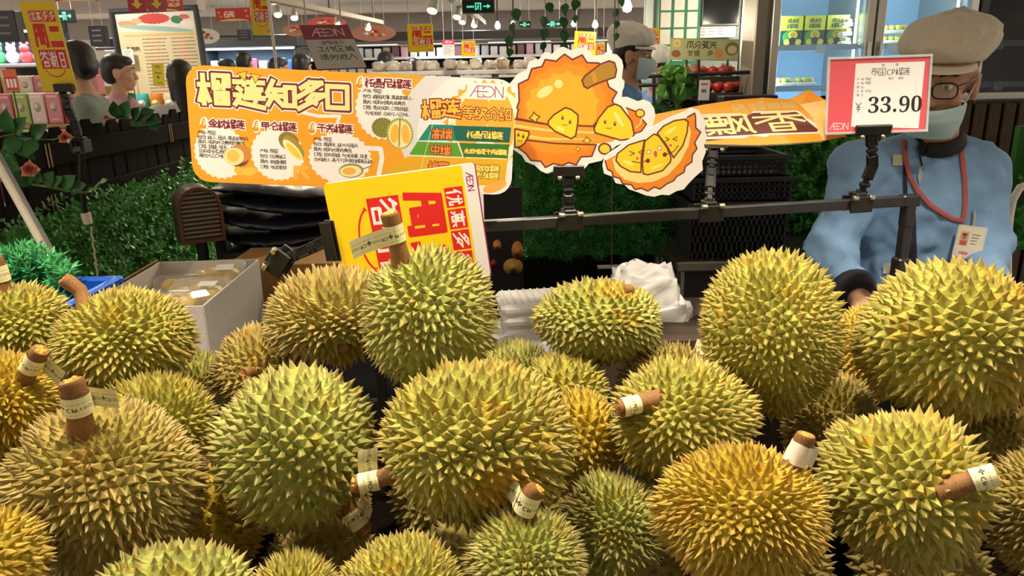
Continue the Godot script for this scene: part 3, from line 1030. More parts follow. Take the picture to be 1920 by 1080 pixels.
# ---- the promotion placard, upright reading frame
var promo: StandardMaterial3D
var promo_plain: StandardMaterial3D
func make_promo(head: bool) -> StandardMaterial3D:
	var W := 600.0
	var H := 850.0
	var cv := Canvas.new(600, 850, rgb(248, 214, 26))
	var red := rgb(222, 38, 40)
	var wh := rgb(246, 244, 240)
	if head:
		cv.rect(0, 0, W, H * 0.082, rgb(240, 238, 236))
		wordmark(cv, Vector2(W * 0.07, H * 0.02), Vector2(W * 0.068, 0), Vector2(0, H * 0.042), 5.0, rgb(150, 30, 110))
	for i in 4:
		var x := W * (0.175 + 0.187 * i)
		cv.rect(x, H * 0.098, W * 0.172, H * 0.122, red)
		write(cv, "优惠多多"[i], Vector2(x + 14, H * 0.112), Vector2(W * 0.124, 0), Vector2(0, H * 0.094), 9.5, wh)
	var dk := rgb(206, 30, 34)
	write(cv, "周", Vector2(W * 0.20, H * 0.262), Vector2(W * 0.36, 0), Vector2(0, H * 0.215), 42.0, red)
	cv.rect(W * 0.655, H * 0.268, W * 0.26, H * 0.062, red)
	cv.rect(W * 0.60, H * 0.43, W * 0.36, H * 0.070, red)
	cv.rect(W * 0.175, H * 0.525, W * 0.78, H * 0.215, red)
	for i in 3: write(cv, "答谢日"[i], Vector2(W * (0.205 + 0.25 * i), H * 0.548), Vector2(W * 0.205, 0), Vector2(0, H * 0.168), 17.0, wh)
	var arc := []
	for i in 15:
		var a := lerpf(0.42, PI - 0.42, i / 14.0)
		arc.append(Vector2(W * 0.53 - cos(a) * W * 0.29, H * 0.715 + sin(a) * H * 0.115))
	cv.path(arc, 11.0, red)
	cv.line(arc[0] - Vector2(12, -4), arc[0] + Vector2(8, -10), 10.0, red)
	cv.line(arc[14] - Vector2(8, 10), arc[14] + Vector2(12, 4), 10.0, red)
	write(cv, "更多惊喜", Vector2(W * 0.74, H * 0.905), Vector2(26, 0), Vector2(0, 26), 4.0, rgb(200, 30, 130))
	cv.rect(W * 0.74, H * 0.945, 140, 6, rgb(214, 120, 160))
	return printed(cv, 0.35, 0.93)

func make_banner():
	var s := sheet(Vector2(346, 121), Vector2(968, 150), Vector2(362, 340), 1.42)
	var W := 2048.0
	var Hh := 724.0
	var cv := Canvas.new(2048, 724, rgb(240, 166, 46))
	var m := Transform2D(Vector2(W, 0), Vector2(0, Hh), Vector2.ZERO) * s.to_uv
	var k := m.get_scale().x
	var R := m.basis_xform(Vector2(1, 0.047))
	var D := m.basis_xform(Vector2(0.073, 1))
	var or2 := rgb(238, 150, 38)
	var cream := rgb(246, 232, 160)
	var mar := rgb(112, 44, 52)
	var white := rgb(244, 242, 240)
	var ink := rgb(58, 44, 44)
	# swirl and the cut fruit behind the grade table
	cv.oval(m * Vector2(905, 250), 150 * k, 138 * k, 0, rgb(222, 222, 226))
	cv.oval(m * Vector2(925, 255), 134 * k, 124 * k, 0, rgb(238, 236, 236))
	cv.burst(m * Vector2(922, 232), 84 * k, 84 * k, 30, 0.10, rgb(226, 176, 62))
	cv.oval(m * Vector2(922, 234), 74 * k, 74 * k, 0, rgb(246, 234, 206))
	cv.oval(m * Vector2(893, 222), 30 * k, 54 * k, 0.25, rgb(246, 170, 62))
	cv.oval(m * Vector2(948, 226), 26 * k, 56 * k, -0.15, rgb(248, 178, 70))
	# white bursts with text
	for b in [[414, 284, 51, 52], [524, 288, 52, 52], [645, 296, 62, 50], [719, 203, 51, 58]]: cv.burst(m * Vector2(b[0], b[1]), b[2] * k, b[3] * k, 26, 0.07, white)
	# speech-bubble tail strokes
	cv.path([m * Vector2(560, 207), m * Vector2(600, 216), m * Vector2(640, 216), m * Vector2(632, 244)], 6 * k, white)
	cv.path([m * Vector2(690, 276), m * Vector2(722, 278), m * Vector2(726, 296), m * Vector2(722, 326)], 9 * k, white)
	cv.line(m * Vector2(560, 310), m * Vector2(560, 336), 8 * k, rgb(246, 184, 74))
	cv.line(m * Vector2(560, 314), m * Vector2(584, 314), 8 * k, rgb(246, 184, 74))
	cv.line(m * Vector2(570, 318), m * Vector2(586, 336), 8 * k, rgb(246, 184, 74))
	# headline
	var title := [["榴", 371, 139, 56, 53], ["莲", 438, 147, 55, 51], ["知", 500, 150, 51, 50], ["多", 558, 153, 50, 49], ["口", 608, 155, 48, 50]]
	for pass_ in [[21.0, white], [16.5, mar], [9.2, cream]]:
		for g in title:
			write(cv, g[0], m * Vector2(g[1], g[2]), R * g[3], D * g[4], pass_[0] * k, pass_[1])
	for q in [[455, 141, -0.2], [478, 145, 0.2]]:
		var c: Vector2 = m * Vector2(q[0], q[1])
		cv.poly(PackedVector2Array([c + Vector2(-11, -6).rotated(q[2]) * k, c + Vector2(10, -7).rotated(q[2]) * k, c + Vector2(2, 11).rotated(q[2]) * k]), mar)
		cv.poly(PackedVector2Array([c + Vector2(-9, -5).rotated(q[2]) * k, c + Vector2(8, -6).rotated(q[2]) * k, c + Vector2(2, 9).rotated(q[2]) * k]), rgb(244, 206, 60))
		cv.disc(c + Vector2(-2.5, -1) * k, 0.8 * k, mar)
		cv.disc(c + Vector2(3, -1) * k, 0.8 * k, mar)
	# variety headings
	for hd in [["金枕榴莲", 391, 221, 15.8], ["甲仑榴莲", 491, 226, 15.6], ["干尧榴莲", 598, 230, 15.6], ["托曼尼榴莲", 684, 146, 16.0]]:
		var o: Vector2 = m * Vector2(hd[1], hd[2])
		for pass_ in [[6.4, white], [2.5, rgb(122, 36, 44)]]: write(cv, hd[0], o, R * hd[3], D * hd[3], pass_[0] * k, pass_[1], 1.1)
		var i := o - R * 9
		cv.oval(i + D * 9, 8 * k, 13 * k, 0.15, white)
		cv.oval(i + D * 8 - R, 3.4 * k, 10 * k, 0.2, rgb(206, 140, 40))
		cv.oval(i + D * 14 - R * 2, 6 * k, 5 * k, 0, rgb(214, 150, 46))
		cv.oval(i + D * 7, 1.8 * k, 7 * k, 0.2, rgb(246, 214, 120))
	# small print
	var rows := [
		[370, 242, 8.75, "产地:泰国", "形态:核小,尾尖,果身刺较尖", "果肉:成熟时淡黄或奶黄色", "口感:甜糯,味浓,", "非常适合喜爱榴", "莲的大众口味。"],
		[490, 277, 10.3, "产地:泰国", "形态:饱满端正", "果肉:软糯细腻", "口感:味道香甜"],
		[592, 255, 9.7, "产地:泰国", "形态:果柄长,核大无尾尖", "果肉:成熟时果肉黄色", "口感:非常甜糯,气味浓重,货量", "非常稀少,是不可多得的榴莲品种。"],
		[681, 165, 10.3, "产地:泰国", "形态:椭圆皮薄,果身刺较小。", "果肉:成熟时果肉金黄色", "口感:青皮成熟,口感甜糯,", " 气味浓郁,非常令人回味。"],
	]
	for r in rows:
		for i in range(3, r.size()): write(cv, r[i], m * Vector2(r[0] + (i - 3) * 0.7, r[1] + (i - 3) * r[2]), R * 7.3, D * 7.3, 0.95 * k, ink, 1.06)
	# small pictures of the fruit
	cv.burst(m * Vector2(448, 292), 24 * k, 22 * k, 24, 0.14, rgb(120, 72, 62))
	cv.burst(m * Vector2(455, 286), 20 * k, 18 * k, 24, 0.14, rgb(206, 140, 66))
	cv.oval(m * Vector2(440, 292), 20 * k, 17 * k, -0.3, rgb(248, 226, 160))
	cv.oval(m * Vector2(439, 291), 12 * k, 11 * k, -0.3, rgb(240, 196, 96))
	cv.oval(m * Vector2(452, 320), 11 * k, 8 * k, 0.3, rgb(238, 190, 70))
	cv.oval(m * Vector2(470, 321), 16 * k, 8 * k, -0.2, rgb(242, 196, 82))
	cv.oval(m * Vector2(545, 263), 20 * k, 17 * k, 0.5, rgb(140, 124, 66))
	cv.oval(m * Vector2(555, 274), 13 * k, 26 * k, -0.75, rgb(166, 148, 62))
	cv.oval(m * Vector2(553, 280), 10 * k, 25 * k, -0.75, rgb(248, 238, 190))
	cv.oval(m * Vector2(555, 282), 6 * k, 20 * k, -0.75, rgb(240, 206, 66))
	cv.oval(m * Vector2(668, 320), 24 * k, 14 * k, -0.1, rgb(150, 150, 76))
	cv.oval(m * Vector2(667, 321), 21 * k, 11 * k, -0.1, rgb(248, 232, 178))
	cv.oval(m * Vector2(664, 321), 13 * k, 7 * k, -0.1, rgb(240, 186, 82))
	cv.line(m * Vector2(690, 317), m * Vector2(708, 310), 1.6 * k, rgb(150, 60, 50))
	cv.burst(m * Vector2(724, 238), 23 * k, 20 * k, 26, 0.12, rgb(124, 122, 54))
	for i in 40: cv.disc(m * (Vector2(724, 238) + Vector2(cos(i * 2.4), sin(i * 2.4)) * 2.7 * sqrt(i)), 1.3 * k, rgb(172, 166, 88))
	cv.burst(m * Vector2(757, 249), 27 * k, 31 * k, 32, 0.09, rgb(166, 172, 88))
	cv.oval(m * Vector2(757, 250), 22 * k, 26 * k, 0, rgb(248, 232, 170))
	cv.oval(m * Vector2(747, 249), 8 * k, 18 * k, 0.1, rgb(244, 188, 74))
	cv.oval(m * Vector2(768, 250), 8 * k, 18 * k, -0.1, rgb(244, 188, 74))
	cv.line(m * Vector2(755, 219), m * Vector2(757, 274), 3 * k, rgb(150, 150, 76))
	# grade table
	cv.poly(put(m, pts([793, 262, 812, 232, 858, 233, 866, 263], Vector2.ZERO, 1)), rgb(34, 140, 122))
	cv.poly(put(m, pts([857, 234, 969, 238, 969, 267, 866, 263], Vector2.ZERO, 1)), rgb(26, 100, 88))
	cv.poly(put(m, pts([778, 289, 792, 264, 869, 267, 881, 294], Vector2.ZERO, 1)), rgb(92, 160, 50))
	cv.poly(put(m, pts([872, 267, 969, 270, 969, 297, 884, 294], Vector2.ZERO, 1)), rgb(54, 120, 46))
	cv.poly(put(m, pts([738, 318, 776, 292, 969, 299, 969, 350, 738, 346], Vector2.ZERO, 1)), rgb(228, 176, 40))
	cv.line(m * Vector2(818, 233), m * Vector2(798, 345), 0.9 * k, rgb(240, 236, 180))
	cv.oval(m * Vector2(950, 352), 24 * k, 10 * k, -0.4, rgb(242, 178, 84))
	for tx in [["高端", 817, 239, 18.5, 1.05], ["中端", 817, 270, 18.5, 1.05], ["推荐", 817, 303, 18.5, 1.05]]:
		for pass_ in [[5.2, rgb(120, 36, 28)], [2.6, rgb(242, 142, 60)]]: write(cv, tx[0], m * Vector2(tx[1], tx[2]), R * tx[3], D * tx[3], pass_[0] * k, pass_[1], tx[4])
	for tx in [["托曼尼榴莲", 885, 244, 13.2], ["永旺味道干尧榴莲", 883, 277, 9.8], ["金枕榴莲", 907, 309, 11.4], ["甲伦榴莲", 907, 323, 11.4]]:
		for pass_ in [[3.6, rgb(90, 60, 20)], [1.9, rgb(248, 226, 110)]]: write(cv, tx[0], m * Vector2(tx[1], tx[2]), R * tx[3], D * tx[3], pass_[0] * k, pass_[1], 1.06)
	for tx in [["榴莲", 794, 188, 34.0, 33.0, 1.08, -0.08], ["等级介绍", 873, 199, 22.0, 21.0, 1.07, 0.0]]:
		for pass_ in [[8.5, rgb(130, 34, 30)], [4.2, rgb(246, 190, 76)]]: write(cv, tx[0], m * Vector2(tx[1], tx[2]), (R * tx[3]).rotated(tx[6]), (D * tx[4]).rotated(tx[6]), pass_[0] * k * tx[3] / 34.0, pass_[1], tx[5])
	cv.poly(put(m, pts([877, 154, 953, 157, 952, 187, 876, 184], Vector2.ZERO, 1)), rgb(240, 238, 238))
	wordmark(cv, m * Vector2(883, 160), R * 27.5, D * 20, 1.5 * k, rgb(152, 32, 112))
	board("information_banner", "wide orange banner about durian varieties with white bursts and a grade table", s, round_rect(s.w, s.h, 0.032), 0.004, printed(cv, 0.4, 0.88), rgb(236, 236, 232))

func make_fruit_cutout():
	var s := sheet(Vector2(955, 82), Vector2(1240, 82), Vector2(955, 332), 1.475)
	var O := Vector2(960, 80)
	var out := pts([-22, 700, -28, 290, 8, 250, 34, 214, 98, 182, 116, 128, 150, 112, 182, 112, 216, 64, 244, 66, 270, 76, 318, 32, 348, 28, 400, 52, 452, 33, 490, 36, 524, 56, 545, 90, 600, 82, 660, 70, 708, 80, 742, 116, 752, 160, 744, 214, 742, 240, 760, 262, 756, 300, 744, 330, 742, 368, 780, 366, 850, 396, 890, 384, 930, 400, 960, 444, 968, 490, 950, 560, 900, 612, 800, 662, 708, 694, 636, 752, 606, 796, 520, 816, 484, 856, 270, 872, 236, 884, 194, 866, 150, 826, 92, 804, 66, 760], O, 3.6)
	var cv := Canvas.new(1400, 1228, rgb(240, 238, 236))
	var m := Transform2D(Vector2(1400, 0), Vector2(0, 1228), Vector2.ZERO) * s.to_uv
	var k := m.get_scale().x / 3.6
	var Z := func(a: Array) -> PackedVector2Array: return m * pts(a, O, 3.6)
	var mar := rgb(112, 52, 44)
	var org := rgb(236, 134, 40)
	var mid := rgb(238, 150, 44)
	var yel := rgb(236, 176, 50)
	var top := [30, 500, 44, 440, 34, 430, 50, 380, 44, 270, 110, 240, 135, 170, 205, 155, 225, 110, 300, 120, 355, 75, 410, 110, 475, 80, 510, 130, 590, 132, 640, 220, 664, 290, 720, 325, 690, 380, 712, 430, 640, 470, 560, 556, 240, 540]
	cv.poly(Z.call(top), org)
	cv.poly(Z.call([70, 500, 66, 420, 84, 300, 140, 260, 170, 210, 230, 190, 260, 150, 330, 160, 360, 130, 420, 150, 470, 140, 520, 190, 600, 240, 610, 300, 650, 340, 640, 420, 590, 540, 240, 536]), mid)
	cv.poly(Z.call([96, 505, 110, 440, 96, 400, 130, 360, 124, 310, 180, 290, 190, 240, 250, 238, 280, 200, 340, 206, 380, 180, 420, 214, 480, 220, 520, 290, 560, 300, 570, 350, 600, 380, 580, 430, 590, 470, 560, 545, 240, 530]), yel)
	cv.path(Array(Z.call(top)), 11 * k, mar, true, true)
	cv.poly(Z.call([20, 508, 240, 545, 570, 558, 860, 560, 700, 660, 560, 680, 300, 672, 20, 640]), rgb(238, 156, 52))
	cv.poly(Z.call([20, 540, 240, 572, 560, 590, 620, 596, 560, 606, 240, 590, 20, 560]), rgb(248, 208, 110))
	cv.poly(Z.call([20, 600, 240, 632, 560, 640, 600, 646, 240, 650, 20, 620]), rgb(248, 208, 110))
	cv.path(Array(Z.call([20, 506, 240, 541, 570, 556])), 11 * k, mar)
	var low := [40, 700, 20, 640, 300, 672, 590, 682, 560, 762, 485, 766, 452, 822, 400, 806, 352, 826, 292, 812, 236, 840, 202, 796, 132, 790, 100, 745]
	cv.poly(Z.call(low), org)
	cv.poly(Z.call([120, 660, 300, 676, 560, 688, 530, 720, 470, 716, 440, 744, 380, 730, 300, 750, 250, 730, 190, 730, 150, 700]), mid)
	cv.path(Array(Z.call(low)), 11 * k, mar, true, true)
	# the stalk
	var stalk := [478, 246, 500, 214, 600, 140, 660, 118, 696, 130, 712, 176, 704, 226, 640, 246, 540, 286, 520, 300, 494, 286]
	cv.poly(Z.call(stalk), rgb(176, 132, 52))
	cv.path(Array(Z.call(stalk)), 11 * k, mar, true, true)
	for q in [[556, 206], [566, 238]]: cv.path(Array(Z.call([q[0] - 14, q[1], q[0], q[1] - 16, q[0] + 14, q[1], q[0], q[1] + 16])), 5 * k, rgb(240, 170, 70), true, true)
	# highlights printed on the fruit
	cv.oval(m * (O + Vector2(226, 322) / 3.6), 62 * k, 30 * k, -0.55, rgb(244, 226, 150))
	cv.oval(m * (O + Vector2(318, 270) / 3.6), 29 * k, 28 * k, 0, rgb(244, 226, 150))
	# the pods
	var pods := [
		[[368, 428, 408, 440, 456, 476, 458, 520, 444, 620, 414, 640, 300, 590, 252, 546, 250, 520, 290, 476], 350, 496, 52, 28],
		[[712, 404, 750, 420, 830, 520, 852, 610, 840, 640, 760, 650, 580, 600, 570, 572, 600, 500, 660, 424], 646, 524, 68, 14],
		[[20, 572, 116, 590, 120, 610, 90, 670, 60, 694, 20, 700], 44, 612, 34, 10],
	]
	cv.poly(Z.call([790, 430, 850, 450, 930, 540, 900, 590, 850, 600]), org)
	cv.path(Array(Z.call([790, 430, 850, 452, 934, 540, 900, 590, 850, 606])), 10 * k, mar)
	cv.path(Array(Z.call([900, 500, 890, 540, 862, 564])), 10 * k, rgb(248, 208, 110))
	for p in pods:
		cv.poly(Z.call(p[0]), rgb(240, 210, 46))
		cv.path(Array(Z.call(p[0])), 11 * k, mar, true, true)
		var c: Vector2 = m * (O + Vector2(p[1], p[2]) / 3.6)
		var d := Vector2(p[3], p[4]) * k
		cv.oval(c, 9 * k, 15 * k, 0, mar)
		cv.oval(c + d, 9 * k, 15 * k, 0, mar)
		cv.disc(c + Vector2(0, -6) * k, 3.5 * k, Color.WHITE)
		cv.disc(c + d + Vector2(0, -6) * k, 3.5 * k, Color.WHITE)
		var mo := c + d * 0.45 + Vector2(-4, 36) * k
		cv.path([mo + Vector2(-17, -5) * k, mo + Vector2(-9, 4) * k, mo, mo + Vector2(9, 5) * k, mo + Vector2(17, -3) * k], 4 * k, mar)
	cv.oval(m * (O + Vector2(338, 572) / 3.6), 36 * k, 12 * k, 0.5, rgb(246, 232, 120))
	cv.oval(m * (O + Vector2(740, 506) / 3.6), 14 * k, 60 * k, -0.6, rgb(246, 232, 140))
	for p in [[886, 466, 30], [650, 710, 42]]:
		var c: Vector2 = m * (O + Vector2(p[0], p[1]) / 3.6)
		cv.oval(c, p[2] * k * 1.15, p[2] * k, 0.2, mar)
		cv.oval(c, p[2] * k * 0.85, p[2] * k * 0.72, 0.2, rgb(242, 206, 60))
	for p in [[156, 494, 44], [524, 652, 34], [462, 712, 20]]:
		var c: Vector2 = m * (O + Vector2(p[0], p[1]) / 3.6)
		for q in [[1.0, mar], [0.68, rgb(244, 212, 60)]]:
			var st := PackedVector2Array()
			for i in 8: st.append(c + Vector2(0, -p[2] * q[0] * k * (1.0 if i % 2 == 0 else 0.55)).rotated(i * PI / 4 - 0.15))
			cv.poly(st, q[1])
	board("fruit_cutout_sign", "cut-out cardboard sign of an orange cartoon durian with a brown stalk", s, local_poly(s, out), 0.005, printed(cv, 0.4, 0.88), rgb(236, 234, 230))

func local_poly(s: Sheet, p: PackedVector2Array) -> PackedVector2Array:
	var q := PackedVector2Array()
	for a in p: q.append(s.local(a))
	return q

func make_wedge_cutout():
	var s := sheet(Vector2(1128, 198), Vector2(1330, 198), Vector2(1128, 372), 1.43)
	var O := Vector2(960, 80)
	var out := pts([622, 780, 612, 830, 622, 884, 680, 905, 700, 948, 760, 960, 790, 990, 850, 1010, 900, 1030, 960, 1040, 1010, 1026, 1060, 1030, 1110, 1002, 1160, 990, 1200, 942, 1242, 900, 1288, 860, 1284, 800, 1308, 740, 1296, 690, 1320, 640, 1302, 590, 1310, 530, 1282, 500, 1262, 456, 1214, 440, 1160, 468, 1080, 498, 1000, 540, 900, 598, 800, 648, 700, 716, 640, 756], O, 3.6)
	var cv := Canvas.new(1000, 862, rgb(240, 238, 236))
	var m := Transform2D(Vector2(1000, 0), Vector2(0, 862), Vector2.ZERO) * s.to_uv
	var k := m.get_scale().x / 3.6
	var Z := func(a: Array) -> PackedVector2Array: return m * pts(a, O, 3.6)
	var mar := rgb(112, 52, 44)
	var skin := [642, 792, 660, 850, 692, 866, 700, 900, 748, 912, 770, 950, 830, 956, 856, 990, 900, 980, 946, 1000, 990, 972, 1030, 986, 1076, 950, 1120, 930, 1140, 900, 1190, 870, 1196, 830, 1240, 800, 1240, 752, 1268, 710, 1250, 670, 1286, 600, 1250, 570, 1244, 500, 1236, 474, 1190, 500]
	cv.poly(Z.call(skin), rgb(236, 140, 42))
	cv.path(Array(Z.call(skin)), 10 * k, mar)
	cv.poly(Z.call([690, 780, 716, 860, 780, 920, 880, 944, 980, 936, 1080, 890, 1160, 800, 1210, 690, 1220, 600, 1190, 530]), rgb(242, 222, 140))
	var pods := [[1170, 514, 1196, 530, 1194, 600, 1170, 690, 1112, 772, 1060, 690, 990, 606, 1030, 560, 1100, 524], [906, 652, 800, 684, 724, 744, 716, 790, 750, 830, 820, 866, 892, 872, 890, 760], [968, 612, 1000, 624, 1060, 700, 1094, 770, 1092, 800, 1040, 860, 940, 888, 908, 880, 898, 800, 908, 660]]
	for p in pods:
		cv.poly(Z.call(p), rgb(240, 210, 46))
		cv.path(Array(Z.call(p)), 10 * k, mar, true, true)
	for q in [[1080, 590, 46, 12, -0.6], [800, 806, 40, 12, 0.4], [1000, 830, 46, 10, -0.4]]: cv.oval(m * (O + Vector2(q[0], q[1]) / 3.6), q[2] * k, q[3] * k, q[4], rgb(248, 236, 130))
	for e in [[1048, 634, 1074, 648, 1048, 662], [1128, 630, 1098, 648, 1130, 656], [808, 728, 842, 742, 812, 756], [888, 722, 870, 734, 890, 744], [830, 796, 880, 806, 926, 792], [1138, 690, 1110, 730, 1062, 748]]: cv.path(Array(Z.call(e)), 6 * k, mar)
	for e in [[938, 732], [1012, 706]]:
		cv.disc(m * (O + Vector2(e[0], e[1]) / 3.6), 15 * k, mar)
		cv.disc(m * (O + Vector2(e[0], e[1]) / 3.6), 11 * k, Color.WHITE)
	for e in [[986, 746, 12, 22], [1086, 688, 9, 10], [862, 776, 9, 10]]: cv.oval(m * (O + Vector2(e[0], e[1]) / 3.6), e[2] * k, e[3] * k, -0.2, rgb(216, 84, 110))
	for e in [[936, 792], [1050, 750]]: cv.disc(m * (O + Vector2(e[0], e[1]) / 3.6), 15 * k, mar)
	board("wedge_cutout_sign", "small cut-out cardboard sign of a cartoon durian wedge with three yellow pods", s, local_poly(s, out), 0.005, printed(cv, 0.4, 0.88), rgb(236, 234, 230))

func make_arch_board():
	var s := sheet(Vector2(1196, 192), Vector2(1556, 172), Vector2(1196, 284), 1.70, 0.0, -0.085)
	var out := PackedVector2Array([Vector2(1205, 268), Vector2(1208, 218), Vector2(1260, 208), Vector2(1320, 196), Vector2(1380, 187), Vector2(1430, 183), Vector2(1482, 186), Vector2(1500, 196), Vector2(1520, 216), Vector2(1536, 240), Vector2(1543, 264), Vector2(1480, 269), Vector2(1420, 272), Vector2(1360, 271)])
	var cv := Canvas.new(1440, 700, rgb(242, 168, 44))
	var m := Transform2D(Vector2(1440, 0), Vector2(0, 700), Vector2.ZERO) * s.to_uv
	var k := m.get_scale().x
	var ky := m.get_scale().y
	var O := Vector2(1220, 160)
	var Z := func(a: Array) -> PackedVector2Array: return m * pts(a, O, 5.333)
	var mar := rgb(112, 52, 40)
	var cream := rgb(248, 236, 162)
	cv.poly(Z.call([300, 300, 860, 282, 900, 300, 960, 300, 990, 262, 1420, 256, 1460, 280, 1500, 340, 1530, 350, 1625, 455, 1610, 485, 1100, 500, 1060, 520, 920, 505, 850, 530, 300, 545]), rgb(246, 244, 240))
	cv.poly(Z.call([300, 310, 850, 294, 900, 318, 990, 280, 1410, 270, 1450, 300, 1500, 365, 1580, 450, 1560, 470, 1080, 485, 900, 500, 300, 530]), mar)
	var R := m.basis_xform(Vector2(1, -0.055))
	var D := m.basis_xform(Vector2(0.28, 1.0))
	for g in [["飘", 1308, 220, 84, 33], ["香", 1402, 214, 88, 33]]: write(cv, g[0], m * Vector2(g[1], g[2]), R * g[3], D * g[4], 7.0 * k, cream)
	for pass_ in [[13.0, rgb(246, 244, 240)], [9.5, rgb(120, 66, 34)], [6.4, rgb(248, 204, 70)]]:
		for g in [["ท", 1370, 198, 20], ["เ", 1400, 197, 12], ["ร", 1414, 195, 15], ["ย", 1436, 194, 20], ["น", 1462, 193, 22]]: write(cv, g[0], m * Vector2(g[1], g[2]), R * g[3], D * 9.5, pass_[0] * k * 0.55, pass_[1])
		write(cv, "ุ", m * Vector2(1386, 206), R * 10, D * 8, pass_[0] * k * 0.5, pass_[1])
		write(cv, "ี", m * Vector2(1412, 184), R * 16, D * 10, pass_[0] * k * 0.5, pass_[1])
	var o := board("arched_board_sign", "orange folded board sign with big cream characters, leaning back behind the price card", s, local_poly(s, out), 0.005, printed(cv, 0.35, 0.88), rgb(240, 236, 226))
	# the folded wing at its right end
	var mb := MB.new()
	var a := s.world(Vector2(1482, 186))
	var b := s.world(Vector2(1500, 196))
	var c := s.world(Vector2(1522, 218))
	var d := s.world(Vector2(1543, 264))
	var up := s.xf.basis.z * 0.012 + s.xf.basis.x * 0.05
	var wing := [[a, a + up * 0.75 + Vector3(0, 0.012, 0)], [b, b + up], [c, c + up * 1.05], [d, d + up * 0.9]]
	for i in 3:
		mb.quad(wing[i + 1][0], wing[i + 1][1], wing[i][1], wing[i][0])
		var th := s.xf.basis.y * 0.004 - s.xf.basis.z * 0.004
		mb.quad(wing[i][0] + th, wing[i][1] + th, wing[i + 1][1] + th, wing[i + 1][0] + th)
		mb.quad(wing[i][1], wing[i + 1][1], wing[i + 1][1] + th, wing[i][1] + th)
	part(mb, "folded_wing", mat(rgb(240, 162, 40), 0.35), o, true)

func make_price_card() -> Sheet:
	var s := sheet(Vector2(1556, 112), Vector2(1744, 106), Vector2(1553, 249), 1.57, 0.0, -0.015)
	var cv := Canvas.new(1200, 880, rgb(222, 92, 104))
	var m := Transform2D(Vector2(1200, 0), Vector2(0, 880), Vector2.ZERO) * s.to_uv
	var k := m.get_scale().x
	var R := m.basis_xform(Vector2(1, -0.03))
	var D := m.basis_xform(Vector2(-0.02, 1))
	var ink := rgb(52, 50, 54)
	cv.poly(put(m, pts([1605, 119, 1735, 115, 1728, 240, 1599, 237], Vector2.ZERO, 1)), rgb(240, 240, 242))
	write(cv, "泰国", m * Vector2(1635, 128.5), R * 12.5, D * 13, 1.05 * k, ink, 1.1)
	latin(cv, "CP", m * Vector2(1664, 130), R * 10.5, D * 10.5, ink)
	write(cv, "榴莲", m * Vector2(1681, 127.5), R * 12.5, D * 13, 1.05 * k, ink, 1.1)
	write(cv, "惠选好水果", m * Vector2(1654, 119.5), R * 5.6, D * 5, 0.6 * k, rgb(140, 138, 142), 1.15)
	var y := 146.0
	for t in ["产 地:泰国", "产 地:泰国", "果 品:", "产 量:500g", "果 分:"]:
		write(cv, t, m * Vector2(1608, y), R * 4.6, D * 4.6, 0.5 * k, rgb(84, 82, 88), 1.15)
		y += 7.4
	write(cv, "地区:  金色", m * Vector2(1667, 144), R * 4.6, D * 4.6, 0.5 * k, rgb(84, 82, 88), 1.15)
	latin(cv, "33.90", m * Vector2(1631, 181), R * 29.5, D * 30, rgb(44, 42, 46), true, true)
	write(cv, "¥", m * Vector2(1606, 193), R * 11, D * 17, 1.6 * k, rgb(70, 68, 72))
	wordmark(cv, m * Vector2(1558.5, 231), R * 15.5, D * 12, 1.1 * k, rgb(246, 240, 240))
	for i in 3: cv.line(m * Vector2(1668 + i * 16, 236), m * Vector2(1678 + i * 16, 235.6), 0.7 * k, rgb(170, 168, 172))
	var o := board("price_card", "pink and white price card reading 33.90 in a clear holder", s, round_rect(s.w, s.h, 0.003), 0.002, printed(cv, 0.3, 0.88), rgb(222, 92, 104))
	var mb := MB.new()
	mb.t = Transform3D(Basis(), Vector3(0, s.h / 2, 0))
	for q in [[0, 0.5, 1, 0.0], [0, -0.5, 1, 0.0], [-0.5, 0, 0, 1.0], [0.5, 0, 0, 1.0]]:
		mb.box(Vector3(q[0] * (s.w + 0.004), q[1] * (s.h + 0.004), 0), Vector3(s.w + 0.010 if q[2] else 0.005, 0.005 if q[2] else s.h + 0.010, 0.006), 0.001)
	part(mb, "clear_holder", clear("acrylic", rgb(210, 220, 222), 0.45), o)
	return s

